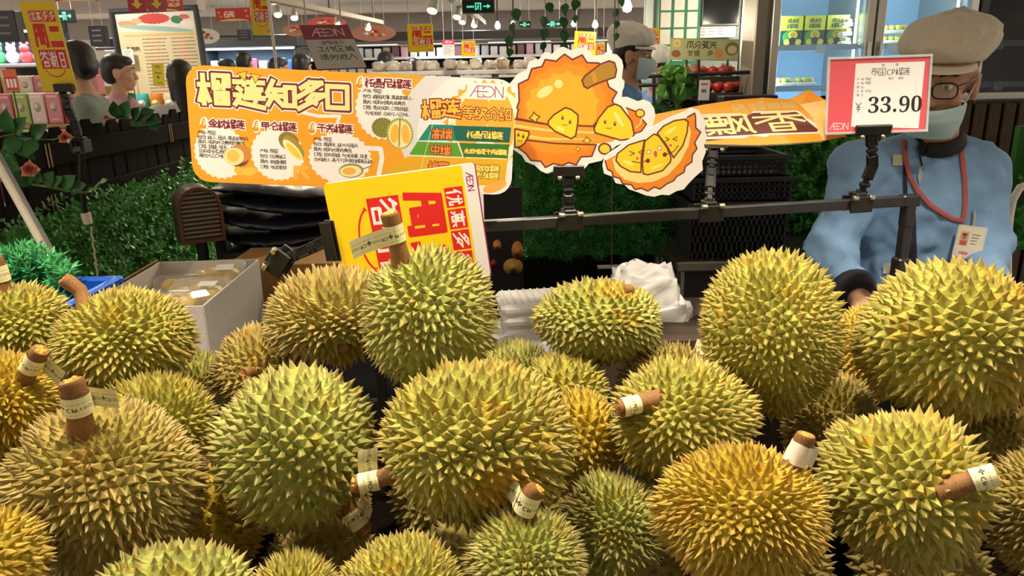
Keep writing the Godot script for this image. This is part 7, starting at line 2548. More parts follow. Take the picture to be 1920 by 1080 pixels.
# ---------------------------------------------------------------- people: smooth-joined tapered limbs meshed as one skin
class Flesh:
	var prims := []          # [kind, a, b, ra, rb, colour, basis]
	var k := 0.03
	var noise: FastNoiseLite
	var amp := 0.0
	func cap(a: Vector3, b: Vector3, ra: float, rb: float, c := 0): prims.append([0, a, b, ra, rb, c])
	func egg(p: Vector3, r: Vector3, c := 0, bs := Basis()): prims.append([1, p, r, maxf(r.x, maxf(r.y, r.z)), minf(r.x, minf(r.y, r.z)), c, bs.inverse()])
	func one(q: Array, p: Vector3) -> float:
		if q[0] == 0:
			var a: Vector3 = q[1]
			var d: Vector3 = q[2] - a
			var t := clampf((p - a).dot(d) / d.length_squared(), 0.0, 1.0)
			return p.distance_to(a + d * t) - lerpf(q[3], q[4], t)
		var l: Vector3 = q[6] * (p - q[1])
		var r: Vector3 = q[2]
		var m := Vector3(l.x / r.x, l.y / r.y, l.z / r.z)
		var n := m.length()
		var g := Vector3(m.x / r.x, m.y / r.y, m.z / r.z).length()
		return n * (n - 1.0) / maxf(g, 1e-6)
	func dist(p: Vector3) -> float:
		var f := 1e3
		for q in prims:
			var d := one(q, p)
			var h := maxf(k - absf(f - d), 0.0) / k
			f = minf(f, d) - h * h * k * 0.25
		if amp > 0: f += amp * noise.get_noise_3dv(p)
		return f
	func mesh_into(mb: MB, cell: float, colours: Array, clip := AABB()):
		var lo := Vector3.ONE * 1e9
		var hi := -lo
		for q in prims:
			if q[0] == 0:
				for e in 2:
					lo = lo.min(q[1 + e] - Vector3.ONE * q[3 + e])
					hi = hi.max(q[1 + e] + Vector3.ONE * q[3 + e])
			else:
				lo = lo.min(q[1] - Vector3.ONE * q[3])
				hi = hi.max(q[1] + Vector3.ONE * q[3])
		lo -= Vector3.ONE * cell * 2.5
		hi += Vector3.ONE * cell * 2.5
		if clip.size.x > 0:
			lo = lo.max(clip.position)
			hi = hi.min(clip.end)
		var nx := int((hi.x - lo.x) / cell) + 2
		var ny := int((hi.y - lo.y) / cell) + 2
		var nz := int((hi.z - lo.z) / cell) + 2
		var f := PackedFloat32Array()
		f.resize(nx * ny * nz)
		f.fill(1.0)
		var near := PackedFloat32Array()
		near.resize(nx * ny * nz)
		near.fill(1.0)
		var cid := PackedByteArray()
		cid.resize(nx * ny * nz)
		for q in prims:
			var a: Vector3 = q[1]
			var b: Vector3 = q[2] if q[0] == 0 else q[1]
			var R: float = maxf(q[3], q[4]) + k + cell * 2
			var p0 := (a.min(b) - Vector3.ONE * R - lo) / cell
			var p1 := (a.max(b) + Vector3.ONE * R - lo) / cell
			for z in range(maxi(0, int(p0.z)), mini(nz, int(p1.z) + 2)):
				for y in range(maxi(0, int(p0.y)), mini(ny, int(p1.y) + 2)):
					var i0 := (z * ny + y) * nx
					for x in range(maxi(0, int(p0.x)), mini(nx, int(p1.x) + 2)):
						var p := lo + Vector3(x, y, z) * cell
						var d := one(q, p)
						var i := i0 + x
						if d < near[i]:
							near[i] = d
							cid[i] = q[5]
						var o := f[i]
						var h := k - absf(o - d)
						f[i] = minf(o, d) - (h * h / k * 0.25 if h > 0 else 0.0)
		if amp > 0:
			for z in nz:
				for y in ny:
					for x in nx:
						var i := (z * ny + y) * nx + x
						if absf(f[i]) < amp * 3 + cell * 2: f[i] += amp * noise.get_noise_3dv(lo + Vector3(x, y, z) * cell)
		var vid := PackedInt32Array()
		vid.resize(f.size())
		vid.fill(-1)
		var base := mb.v.size()
		var offs := [0, 1, nx, nx + 1, nx * ny, nx * ny + 1, nx * ny + nx, nx * ny + nx + 1]
		var ed := [[0, 1], [2, 3], [4, 5], [6, 7], [0, 2], [1, 3], [4, 6], [5, 7], [0, 4], [1, 5], [2, 6], [3, 7]]
		for z in nz - 1:
			for y in ny - 1:
				for x in nx - 1:
					var i := (z * ny + y) * nx + x
					var s := 0
					for e in 8:
						if f[i + offs[e]] < 0: s += 1
					if s == 0 or s == 8: continue
					var sum := Vector3.ZERO
					var cnt := 0
					for e in ed:
						var d0 := f[i + offs[e[0]]]
						var d1 := f[i + offs[e[1]]]
						if (d0 < 0) == (d1 < 0): continue
						var t := d0 / (d0 - d1)
						var c0 := Vector3(e[0] & 1, (e[0] >> 1) & 1, e[0] >> 2)
						var c1 := Vector3(e[1] & 1, (e[1] >> 1) & 1, e[1] >> 2)
						sum += c0.lerp(c1, t)
						cnt += 1
					vid[i] = mb.v.size()
					mb.v.append(lo + (Vector3(x, y, z) + sum / cnt) * cell)
					mb.n.append(Vector3.ZERO)
					mb.col.append(colours[cid[i]])
		var st := [1, nx, nx * ny]
		for z in range(1, nz - 1):
			for y in range(1, ny - 1):
				for x in range(1, nx - 1):
					var i := (z * ny + y) * nx + x
					for ax in 3:
						var in0 := f[i] < 0
						if in0 == (f[i + st[ax]] < 0): continue
						var u: int = st[(ax + 1) % 3]
						var w: int = st[(ax + 2) % 3]
						var a := vid[i - u - w]
						var b := vid[i - w]
						var c := vid[i]
						var d := vid[i - u]
						if a < 0 or b < 0 or c < 0 or d < 0: continue
						if in0: _q(mb, a, b, c, d)
						else: _q(mb, a, d, c, b)
		for i in range(base, mb.v.size()): mb.n[i] = mb.n[i].normalized()
		while mb.uv.size() < mb.v.size(): mb.uv.append(Vector2.ZERO)
	func _q(mb: MB, a: int, b: int, c: int, d: int):     # counter-clockwise outside
		var n := (mb.v[c] - mb.v[a]).cross(mb.v[d] - mb.v[b])
		for i in [a, b, c, d]: mb.n[i] += n
		mb.ix.append_array(PackedInt32Array([a, c, b, a, d, c]))

const SKIN := Color(0.52, 0.30, 0.20)
func head_prims(fl: Flesh, h: Transform3D, c := 0, s := 1.0):     # h: middle of the head, y up, z out of the face
	var e := func(p: Vector3, r: Vector3): fl.egg(h * (p * s), r * s, c, h.basis)
	var k := func(a: Vector3, b: Vector3, ra: float, rb: float): fl.cap(h * (a * s), h * (b * s), ra * s, rb * s, c)
	e.call(Vector3(0, 0.035, -0.012), Vector3(0.074, 0.086, 0.094))
	e.call(Vector3(0, -0.04, 0.030), Vector3(0.058, 0.074, 0.062))
	e.call(Vector3(0, -0.096, 0.062), Vector3(0.026, 0.020, 0.022))
	k.call(Vector3(0, 0.012, 0.090), Vector3(0, -0.026, 0.108), 0.008, 0.012)
	for x in [-1, 1]:
		e.call(Vector3(0.011 * x, -0.030, 0.100), Vector3(0.008, 0.007, 0.009))
		k.call(Vector3(0.014 * x, 0.030, 0.086), Vector3(0.048 * x, 0.030, 0.070), 0.011, 0.010)
		e.call(Vector3(0.040 * x, -0.024, 0.060), Vector3(0.024, 0.026, 0.022))
		e.call(Vector3(0.078 * x, -0.004, -0.012), Vector3(0.010, 0.032, 0.019))
		e.call(Vector3(0.077 * x, -0.028, -0.006), Vector3(0.008, 0.012, 0.010))
	k.call(Vector3(-0.018, -0.060, 0.088), Vector3(0.018, -0.060, 0.088), 0.007, 0.007)
	k.call(Vector3(-0.015, -0.070, 0.086), Vector3(0.015, -0.070, 0.086), 0.008, 0.008)

func hand_prims(fl: Flesh, w: Vector3, dir: Vector3, back: Vector3, thumb: Vector3, c := 0, curl := 0.5):
	var x := dir.normalized()
	var n := (back - x * back.dot(x)).normalized()
	var t := x.cross(n)
	if t.dot(thumb) < 0: t = -t
	fl.cap(w, w + x * 0.045, 0.026, 0.027, c)
	for i in 4:
		var s := (1.5 - i) * 0.019
		var len: float = [0.036, 0.041, 0.038, 0.030][i]
		var a := w + x * 0.085 + t * s
		fl.cap(w + x * 0.03 + t * s * 0.8, a, 0.013, 0.0105, c)
		var d1 := (x * cos(curl) - n * sin(curl)).normalized()
		var d2 := (x * cos(curl * 2) - n * sin(curl * 2)).normalized()
		var b := a + d1 * len
		fl.cap(a, b, 0.0098, 0.0088, c)
		fl.cap(b, b + d2 * len * 0.8, 0.0088, 0.0076, c)
	var a2 := w + x * 0.02 + t * 0.026
	var b2 := a2 + (x * 0.7 + t * 0.75 - n * 0.2).normalized() * 0.040
	fl.cap(a2, b2, 0.014, 0.011, c)
	fl.cap(b2, b2 + (x * 0.95 + t * 0.2 - n * 0.3).normalized() * 0.032, 0.011, 0.0088, c)

func eyes(o: Node3D, h: Transform3D, s := 1.0):
	for x in [-1, 1]:
		var mb := MB.new()
		mb.t = h
		mb.ball(Vector3(0.032 * x, 0.010, 0.0805) * s, Vector3(0.0125, 0.0085, 0.0115) * s, 12, 8)
		var e := part(mb, "eye", mat(rgb(226, 218, 208), 0.25), o)
		mb = MB.new()
		mb.t = h
		mb.ball(Vector3(0.032 * x, 0.009, 0.0895) * s, Vector3(0.006, 0.0065, 0.0035) * s, 10, 6)
		part(mb, "iris", mat(rgb(34, 22, 16), 0.2), e)
		mb = MB.new()
		mb.t = h
		mb.tube([Vector3(0.016 * x, 0.036, 0.096) * s, Vector3(0.034 * x, 0.041, 0.090) * s, Vector3(0.050 * x, 0.034, 0.076) * s], 0.0028 * s, 6)
		part(mb, "eyebrow", mat(rgb(38, 30, 26), 0.8), o)

func puffy_cap(o: Node3D, h: Transform3D, m: Material, s := 1.0, sag := Vector3(0.03, 0.0, -0.05), sd := 3):
	var nz := FastNoiseLite.new()
	nz.seed = sd
	nz.frequency = 1.6
	var rows := []
	var R := 44
	for i in 17:
		var t := i / 16.0
		var row := PackedVector3Array()
		for j in R:
			var a := -TAU * j / R
			var d := Vector3(cos(a), 0, -sin(a))
			# from the band round the brow, out into the puff, over the crown
			var rr := lerpf(0.086, 0.112, smoothstep(0.0, 0.35, t)) * pow(maxf(0.0, cos(PI / 2 * smoothstep(0.30, 1.0, t))), 0.62)
			if t < 0.001: rr = 0.083
			var y := 0.052 + 0.10 * sin(PI / 2 * t) - 0.024 * smoothstep(0.0, 0.18, t) * (1.0 - t) + 0.018 * t
			y -= 0.042 * (1.0 - t) * maxf(0.0, -d.z)                # lower at the nape
			y += 0.010 * (1.0 - t) * maxf(0.0, d.z)
			var w := nz.get_noise_3d(d.x * 1.4, t * 2.0, d.z * 1.4)
			var pl := 0.0035 * sin(a * 15.0 + 3.0 * w) * (1.0 - t) * smoothstep(0.0, 0.1, t)
			var p := Vector3(d.x * rr * 0.94, y, d.z * rr * 1.16 - 0.014) + sag * smoothstep(0.1, 0.9, t) * (1.0 - 0.2 * t)
			p += (d + Vector3.UP * 0.5) * (0.016 * w * smoothstep(0.0, 0.2, t) + pl)
			row.append(h * (p * s))
		rows.append(row)
	var mb := MB.new()
	mb.grid(rows, true)
	var c := part(mb, "cap", m, o)
	# the soft peak over the brow
	rows = []
	for i in 6:
		var t := i / 5.0
		var row := PackedVector3Array()
		for j in 19:
			var a := lerpf(-1.25, 1.25, j / 18.0)
			var dr := 0.030 * t * cos(a * 1.1)
			row.append(h * (Vector3(sin(a) * (0.080 + dr), 0.058 - 0.012 * t - 0.006 * absf(sin(a)) + 0.006 * sin(t * PI), cos(a) * (0.098 + dr * 1.3) - 0.014) * s))
		rows.append(row)
	mb = MB.new()
	mb.grid(rows)
	part(mb, "peak", m, c)

func face_mask(o: Node3D, h: Transform3D, m: Material, top := -0.010, s := 1.0, low := -0.112):
	var rows := []
	for i in 11:
		var t := i / 10.0
		var y := lerpf(top, low, t)
		var row := PackedVector3Array()
		for j in 21:
			var a := lerpf(-1.35, 1.35, j / 20.0)
			var f := cos(a)
			var r := sqrt(maxf(0.04, 1.0 - pow((y + 0.045) / 0.094, 2)))
			var z := 0.026 + 0.086 * f * lerpf(1.0, r, 0.85) + 0.022 * pow(maxf(f, 0.0), 5.0) * sin(PI * clampf(0.25 + t, 0.0, 1.0))
			z += 0.0022 * sin(t * 20.0) * maxf(f, 0.0)
			row.append(h * (Vector3(sin(a) * 0.077 * lerpf(1.0, r, 0.7), y + 0.012 * (1.0 - f) * (0.5 - t), z) * s))
		rows.append(row)
	var mb := MB.new()
	mb.grid(rows)
	var k := part(mb, "face_mask", m, o)
	for x in [-1, 1]:
		mb = MB.new()
		mb.tube([h * (Vector3(0.066 * x, lerpf(top, low, 0.12), 0.042) * s), h * (Vector3(0.080 * x, 0.0, 0.006) * s), h * (Vector3(0.086 * x, 0.018, -0.018) * s), h * (Vector3(0.082 * x, -0.03, -0.024) * s)], 0.0016 * s, 6)
		part(mb, "ear_loop", mat(rgb(224, 232, 236), 0.7), k)

# A standing figure in its own frame: feet at the origin, facing +z. opts: top, trousers, hair, cap, mask, arms
func person(label: String, p: Vector3, turn: float, height: float, o_: Dictionary, group := "") -> Node3D:
	var o := thing("person", label, "person", Transform3D(Basis(Vector3.UP, turn), p), group)
	var s := height / 1.70
	var cols := [SKIN, o_.get("top", Color(0.2, 0.3, 0.2)), o_.get("legs", Color(0.04, 0.04, 0.06)), Color(0.03, 0.03, 0.03), o_.get("sleeve", o_.get("top", Color(0.2, 0.3, 0.2)))]
	var v := func(x: float, y: float, z: float) -> Vector3: return Vector3(x, y, z) * s
	var fl := Flesh.new()
	fl.k = 0.05 * s
	fl.egg(v.call(0, 1.22, -0.01), v.call(0.165, 0.20, 0.115), 1)
	fl.egg(v.call(0, 1.00, 0.0), v.call(0.150, 0.17, 0.110), 1)
	fl.egg(v.call(0, 0.90, -0.01), v.call(0.160, 0.13, 0.115), 2)
	fl.cap(v.call(-0.15, 1.38, -0.02), v.call(0.15, 1.38, -0.02), 0.062 * s, 0.062 * s, 1)
	fl.cap(v.call(0, 1.36, -0.02), v.call(0, 1.50, 0.005), 0.060 * s, 0.052 * s, 0)
	var fore: float = o_.get("reach", 0.15)
	for x in [-1, 1]:
		fl.cap(v.call(0.085 * x, 0.88, 0), v.call(0.095 * x, 0.48, 0.015), 0.085 * s, 0.058 * s, 2)
		fl.cap(v.call(0.095 * x, 0.48, 0.015), v.call(0.10 * x, 0.08, -0.02), 0.056 * s, 0.040 * s, 2)
		fl.cap(v.call(0.10 * x, 0.045, -0.04), v.call(0.115 * x, 0.035, 0.13), 0.044 * s, 0.036 * s, 3)
		fl.cap(v.call(0.185 * x, 1.38, -0.02), v.call(0.235 * x, 1.12, -0.02), 0.058 * s, 0.046 * s, 4)
		var el: Vector3 = v.call(0.235 * x, 1.11, -0.02)
		var wr: Vector3 = el + Vector3(-0.04 * x, -0.22 + fore * 0.9, fore * 1.2).normalized() * 0.25 * s
		if o_.get("short", false):
			fl.cap(el, wr, 0.038 * s, 0.027 * s, 0)
		else: fl.cap(el, wr, 0.043 * s, 0.036 * s, 4)
		hand_prims(fl, wr, wr - el, Vector3(x, 0.2, 0.2), Vector3(0, 0.3, 1), 0, 0.35)
	var mb := MB.new()
	fl.mesh_into(mb, o_.get("cell", 0.016), cols)
	var h := Transform3D(Basis(Vector3.UP, o_.get("look", 0.0)) * Basis(Vector3.RIGHT, o_.get("nod", 0.05)), v.call(0, 1.60, 0.02))
	var hd := Flesh.new()
	hd.k = 0.016
	head_prims(hd, h, 0, s)
	hd.mesh_into(mb, o_.get("fine", 0.008), cols)
	part(mb, "body", vcol(0.62, "cloth and skin"), o, false, true)
	if not o_.get("far", false): eyes(o, h, s)
	var style: String = o_.get("hair", "short")
	var hm := mat(rgb(24, 20, 19), 0.45)
	if style != "":
		var hf := Flesh.new()
		hf.k = 0.02
		hf.egg(h * (Vector3(0, 0.052, -0.022) * s), Vector3(0.082, 0.082, 0.094) * s, 0, h.basis)
		hf.egg(h * (Vector3(0, 0.0, -0.060) * s), Vector3(0.074, 0.075, 0.055) * s, 0, h.basis)
		hf.egg(h * (Vector3(0, 0.085, 0.045) * s), Vector3(0.060, 0.030, 0.045) * s, 0, h.basis)
		if style == "long":
			hf.cap(h * (Vector3(0, -0.02, -0.060) * s), h * (Vector3(0, -0.24, -0.075) * s), 0.070 * s, 0.045 * s, 0)
			for x in [-1, 1]: hf.cap(h * (Vector3(0.060 * x, 0.02, -0.01) * s), h * (Vector3(0.060 * x, -0.12, -0.02) * s), 0.026 * s, 0.020 * s, 0)
		hf.noise = FastNoiseLite.new()
		hf.noise.frequency = 40.0
		hf.amp = 0.003
		mb = MB.new()
		hf.mesh_into(mb, o_.get("fine", 0.008), [Color.WHITE])
		part(mb, "hair", hm, o)
	if o_.get("cap", false): puffy_cap(o, h, mat(rgb(222, 221, 216), 0.85), s, o_.get("sag", Vector3(0.0, 0.015, -0.05)))
	if o_.get("mask", false): face_mask(o, h, mat(rgb(186, 214, 222), 0.85), 0.0 - 0.005, s)
	if o_.has("apron"):
		mb = MB.new()
		var rows := []
		for i in 15:
			var row := PackedVector3Array()
			var y := lerpf(1.34, 0.72, i / 14.0)
			for j in 13:
				var a := lerpf(-1.0, 1.0, j / 12.0) * lerpf(0.55, 1.15, smoothstep(0.0, 0.4, i / 14.0))
				row.append(v.call(sin(a) * 0.185, y, cos(a) * 0.142 - 0.005))
			rows.append(row)
		mb.grid(rows, false)
		part(mb, "apron", mat(o_["apron"], 0.8), o)
	return o

# Follows the line of sight through a measured point until it meets the cloth, and lifts the point off it a little.
func drape(fl: Flesh, px: float, py: float, z0: float, lift: float) -> Vector3:
	var d := ray(px, py).normalized()
	var p := at(px, py, z0)
	for i in 60:
		var f := fl.dist(p) - lift
		if f < 0.0006: break
		p += d * f * 0.8
		if -p.z > z0 + 0.8: break
	return p

func build_worker():
	var hd := at(1761, 154, 1.93)
	var face := Vector3(-0.62, -0.20, 0.76).normalized()
	var hx := Vector3.UP.rotated(Vector3.BACK, -0.07).cross(face).normalized()
	var hw := Transform3D(Basis(hx, face.cross(hx), face), hd)
	var foot := Vector3(hd.x, 0.0, hd.z - 0.12)
	var o := thing("person", "stall worker in a light blue jacket and puffy beige cap behind the heap", "person", spot(foot))
	var inv := o.transform.affine_inverse()
	var h := inv * hw
	var L := func(x: float, y: float, z: float) -> Vector3: return inv * at(x, y, z)
	var cols := [Color(0.47, 0.27, 0.18), Color(0.02, 0.022, 0.035), Color(0.03, 0.03, 0.04)]
	var neck: Vector3 = h * Vector3(0, -0.20, -0.05)
	var wl: Vector3 = L.call(1608, 556, 1.72)
	var wr: Vector3 = L.call(1850, 560, 1.74)
	# body: trunk, legs and neck, then finer head and hands in the same mesh
	var fl := Flesh.new()
	fl.k = 0.05
	fl.cap(h * Vector3(0, -0.07, -0.03), neck, 0.054, 0.060, 0)
	fl.egg(Vector3(-0.05, 1.12, -0.01), Vector3(0.11, 0.22, 0.065), 1)
	fl.egg(Vector3(-0.04, 0.84, -0.02), Vector3(0.14, 0.13, 0.09), 2)
	for x in [-1, 1]:
		fl.cap(Vector3(-0.02 + 0.085 * x, 0.84, 0), Vector3(-0.02 + 0.095 * x, 0.46, 0.02), 0.085, 0.060, 2)
		fl.cap(Vector3(-0.02 + 0.095 * x, 0.46, 0.02), Vector3(-0.02 + 0.10 * x, 0.08, -0.02), 0.058, 0.042, 2)
		fl.cap(Vector3(-0.02 + 0.10 * x, 0.045, -0.04), Vector3(-0.02 + 0.115 * x, 0.036, 0.13), 0.045, 0.036, 2)
	var mb := MB.new()
	fl.mesh_into(mb, 0.018, cols)
	var f2 := Flesh.new()
	f2.k = 0.012
	head_prims(f2, h, 0)
	f2.mesh_into(mb, 0.0042, cols)
	f2 = Flesh.new()
	f2.k = 0.010
	hand_prims(f2, wl, Vector3(0.25, -0.45, 0.8), Vector3(0, 0.8, 0.4), Vector3(1, 0, 0), 0, 0.35)
	f2.mesh_into(mb, 0.004, cols)
	f2 = Flesh.new()
	f2.k = 0.010
	hand_prims(f2, wr, Vector3(-0.25, -0.45, 0.8), Vector3(0, 0.8, 0.4), Vector3(-1, 0, 0), 0, 0.35)
	f2.mesh_into(mb, 0.004, cols)
	part(mb, "body", vcol(0.5, "worker skin"), o, false, true)
	eyes(o, h)
	# hair at the temples, under the cap
	var hf := Flesh.new()
	hf.k = 0.012
	hf.egg(h * Vector3(0, 0.050, -0.030), Vector3(0.078, 0.075, 0.086), 0, h.basis)
	hf.egg(h * Vector3(0, 0.0, -0.070), Vector3(0.068, 0.060, 0.040), 0, h.basis)
	mb = MB.new()
	hf.mesh_into(mb, 0.006, [Color.WHITE])
	part(mb, "hair", mat(rgb(46, 40, 37), 0.6), o)
	puffy_cap(o, h, noisy("cap cloth", rgb(198, 190, 174), rgb(214, 207, 192), Vector3(8, 8, 8), 0.05, 0.85), 1.0, Vector3(0.012, -0.004, -0.045), 5)
	face_mask(o, h, mat(rgb(176, 208, 216), 0.85), -0.040, 1.0, -0.122)
	# glasses
	var dark := mat(rgb(30, 24, 22), 0.3)
	var g := part(glasses_rim(h), "glasses", dark, o)
	mb = MB.new()
	for x in [-1, 1]:
		mb.t = h * Transform3D(Basis(Vector3.UP, 0.16 * x), Vector3(0.034 * x, 0.006, 0.112))
		mb.slab(round_rect(0.050, 0.034, 0.013), -0.0008, 0.0008)
	part(mb, "lens", clear("lens", rgb(210, 216, 220), 0.12, 0.02), g)
	# jacket
	var j := Flesh.new()
	j.k = 0.055
	j.noise = FastNoiseLite.new()
	j.noise.seed = 4
	j.noise.frequency = 13.0
	j.noise.fractal_octaves = 2
	j.amp = 0.013
	var sl: Vector3 = L.call(1610, 318, 1.99)
	var sr: Vector3 = L.call(1832, 314, 2.0)
	var el: Vector3 = L.call(1556, 478, 1.93)
	var er: Vector3 = L.call(1850, 456, 1.95)
	var mid: Vector3 = L.call(1722, 400, 2.02)
	j.egg(mid + Vector3(0, -0.02, -0.01), Vector3(0.185, 0.24, 0.13), 0)
	j.egg(mid + Vector3(0, -0.26, -0.02), Vector3(0.19, 0.20, 0.135), 0)
	j.cap(sl, neck + Vector3(-0.055, -0.012, -0.01), 0.062, 0.050, 0)
	j.cap(sr, neck + Vector3(0.055, -0.012, -0.01), 0.060, 0.050, 0)
	j.cap(sl, el, 0.064, 0.058, 0)
	j.cap(el, wl.lerp(el, 0.20), 0.056, 0.045, 0)
	j.cap(sr, er, 0.058, 0.050, 0)
	j.cap(er, wr.lerp(er, 0.20), 0.050, 0.044, 0)
	mb = MB.new()
	j.mesh_into(mb, 0.0095, [Color.WHITE])
	part(mb, "jacket", noisy("jacket", rgb(116, 156, 202), rgb(132, 170, 213), Vector3(10, 10, 10), 0.06, 0.8), o)
	# world-space copy of the jacket's field, to lay trims on it
	var jw := Flesh.new()
	jw.k = j.k
	for q in j.prims:
		var c: Array = q.duplicate()
		c[1] = o.transform * c[1]
		if c[0] == 0: c[2] = o.transform * c[2]
		jw.prims.append(c)
	jw.amp = 0.013
	jw.noise = j.noise.duplicate()
	jw.noise.offset = -foot
	var sheet_on := func(a: Vector2, b: Vector2, c: Vector2, d: Vector2, nu: int, nv: int, lift: float) -> MB:   # a b top, d c bottom
		var rows := []
		for i in nv + 1:
			var row := PackedVector3Array()
			for k in nu + 1:
				var q := a.lerp(b, k / float(nu)).lerp(d.lerp(c, k / float(nu)), i / float(nv))
				row.append(drape(jw, q.x, q.y, 1.62, lift))
			rows.append(row)
		var m := MB.new()
		m.grid(rows, false)
		return m
	var navy := mat(rgb(30, 34, 54), 0.8)
	part(sheet_on.call(Vector2(1700, 372), Vector2(1716, 368), Vector2(1722, 566), Vector2(1672, 566), 6, 24, 0.005), "apron_front", navy, o, true)
	part(sheet_on.call(Vector2(1694, 262), Vector2(1699, 262), Vector2(1702, 372), Vector2(1694, 374), 2, 14, 0.004), "collar_edge", navy, o, true)
	part(sheet_on.call(Vector2(1718, 274), Vector2(1723, 276), Vector2(1731, 310), Vector2(1727, 312), 2, 6, 0.004), "collar_edge", navy, o, true)
	# black shirt in the neck opening
	var shirt: MB = sheet_on.call(Vector2(1702, 240), Vector2(1798, 234), Vector2(1757, 296), Vector2(1745, 296), 12, 12, 0.006)
	part(shirt, "shirt_front", mat(rgb(26, 26, 30), 0.8), o, true)
	mb = MB.new()
	var cr := []
	for i in 22:
		var a := TAU * i / 21.0
		cr.append(h * Vector3(0.064 * sin(a), -0.160 - 0.010 * cos(a), -0.045 + 0.064 * cos(a)))
	mb.tube(cr, 0.013, 8, 1.6)
	part(mb, "shirt_collar", mat(rgb(26, 26, 30), 0.8), o)
	for y in [268, 279]:
		mb = MB.new()
		mb.ball(drape(jw, 1752, y, 1.62, 0.009), Vector3.ONE * 0.005, 10, 6)
		part(mb, "button", mat(rgb(120, 112, 104), 0.3), o, true)
	# cuffs
	for c in [[el, wl], [er, wr]]:
		mb = MB.new()
		mb.cyl(c[1].lerp(c[0], 0.20), c[1].lerp(c[0], -0.02), 0.056, 0.050, 20, 0.006)
		part(mb, "cuff", mat(rgb(28, 30, 46), 0.8), o)
	# lanyard, card and patches
	var strap := []
	for q in [[1694, 262], [1698, 300], [1706, 332], [1722, 360], [1745, 385], [1770, 402], [1790, 412], [1806, 415]]: strap.append(drape(jw, q[0], q[1], 1.62, 0.006))
	var strap2 := []
	for q in [[1799, 248], [1804, 290], [1808, 330], [1810, 370], [1808, 400], [1806, 414]]: strap2.append(drape(jw, q[0], q[1], 1.62, 0.006))
	for st in [strap, strap2]:
		mb = MB.new()
		mb.tube(st, 0.0062, 8, 0.25)
		part(mb, "lanyard", mat(rgb(176, 92, 88), 0.7), o, true)
	for q in [[1683, 300, 9, 10], [1666, 503, 10, 10]]:
		part(sheet_on.call(Vector2(q[0] - q[2], q[1] - q[3]), Vector2(q[0] + q[2], q[1] - q[3]), Vector2(q[0] + q[2], q[1] + q[3]), Vector2(q[0] - q[2], q[1] + q[3]), 4, 4, 0.004), "pale_patch", mat(rgb(206, 200, 182), 0.8), o, true)
	part(sheet_on.call(Vector2(1720, 330), Vector2(1726, 312), Vector2(1730, 330), Vector2(1724, 344), 4, 4, 0.005), "emblem_patch", mat(rgb(176, 178, 192), 0.7), o, true)
	var bp := drape(jw, 1818, 455, 1.62, 0.020)
	var clipm := mat(rgb(190, 186, 176), 0.3, 0.9)
	mb = MB.new()
	mb.tube([drape(jw, 1826, 396, 1.62, 0.007), drape(jw, 1826, 410, 1.62, 0.010), drape(jw, 1824, 424, 1.62, 0.010)], 0.0042, 8)
	part(mb, "badge_clip", clipm, o, true)
	var cv := Canvas.new(200, 260, rgb(226, 222, 204))
	cv.rect(14, 40, 70, 120, rgb(204, 172, 152))
	cv.oval(Vector2(49, 86), 18, 24, 0, rgb(176, 116, 92))
	cv.oval(Vector2(49, 66), 20, 12, 0, rgb(120, 66, 52))
	cv.rect(24, 118, 50, 42, rgb(190, 92, 84))
	for i in 4: cv.rect(104, 56 + i * 26, 66 - i * 8, 8, rgb(120, 116, 116))
	cv.rect(0, 190, 200, 70, rgb(222, 216, 214))
	cv.oval(Vector2(70, 226), 40, 14, 0, rgb(206, 130, 130))
	var tilt := Basis(Vector3.UP, -0.35) * Basis(Vector3.BACK, -0.10) * Basis(Vector3.RIGHT, -0.10)
	mb = MB.new()
	mb.t = Transform3D(tilt, bp)
	var rc := round_rect(0.066, 0.086, 0.004)
	mb.slab(rc, -0.004, -0.001)
	var bd := part(mb, "badge", mat(rgb(214, 214, 204), 0.5), o, true)
	mb = MB.new()
	mb.t = Transform3D(tilt, bp)
	mb.face(round_rect(0.058, 0.078, 0.003), 0.0, Rect2(-0.029, -0.039, 0.058, 0.078))
	part(mb, "badge_print", printed(cv, 0.4), bd, true)

func glasses_rim(h: Transform3D) -> MB:
	var mb := MB.new()
	for x in [-1, 1]:
		mb.t = h * Transform3D(Basis(Vector3.UP, 0.16 * x), Vector3(0.034 * x, 0.006, 0.112))
		var loop := []
		var rr := round_rect(0.052, 0.036, 0.014)
		for i in rr.size() + 1: loop.append(Vector3(rr[i % rr.size()].x, rr[i % rr.size()].y, 0))
		mb.tube(loop, 0.0022, 6)
		mb.t = h
		mb.tube([Vector3(0.058 * x, 0.018, 0.106), Vector3(0.074 * x, 0.020, 0.075), Vector3(0.080 * x, 0.018, 0.02), Vector3(0.081 * x, 0.008, -0.025)], 0.0022, 6)
	mb.tube([Vector3(-0.010, 0.010, 0.114), Vector3(0, 0.013, 0.117), Vector3(0.010, 0.010, 0.114)], 0.002, 6)
	mb.t = Transform3D()
	return mb

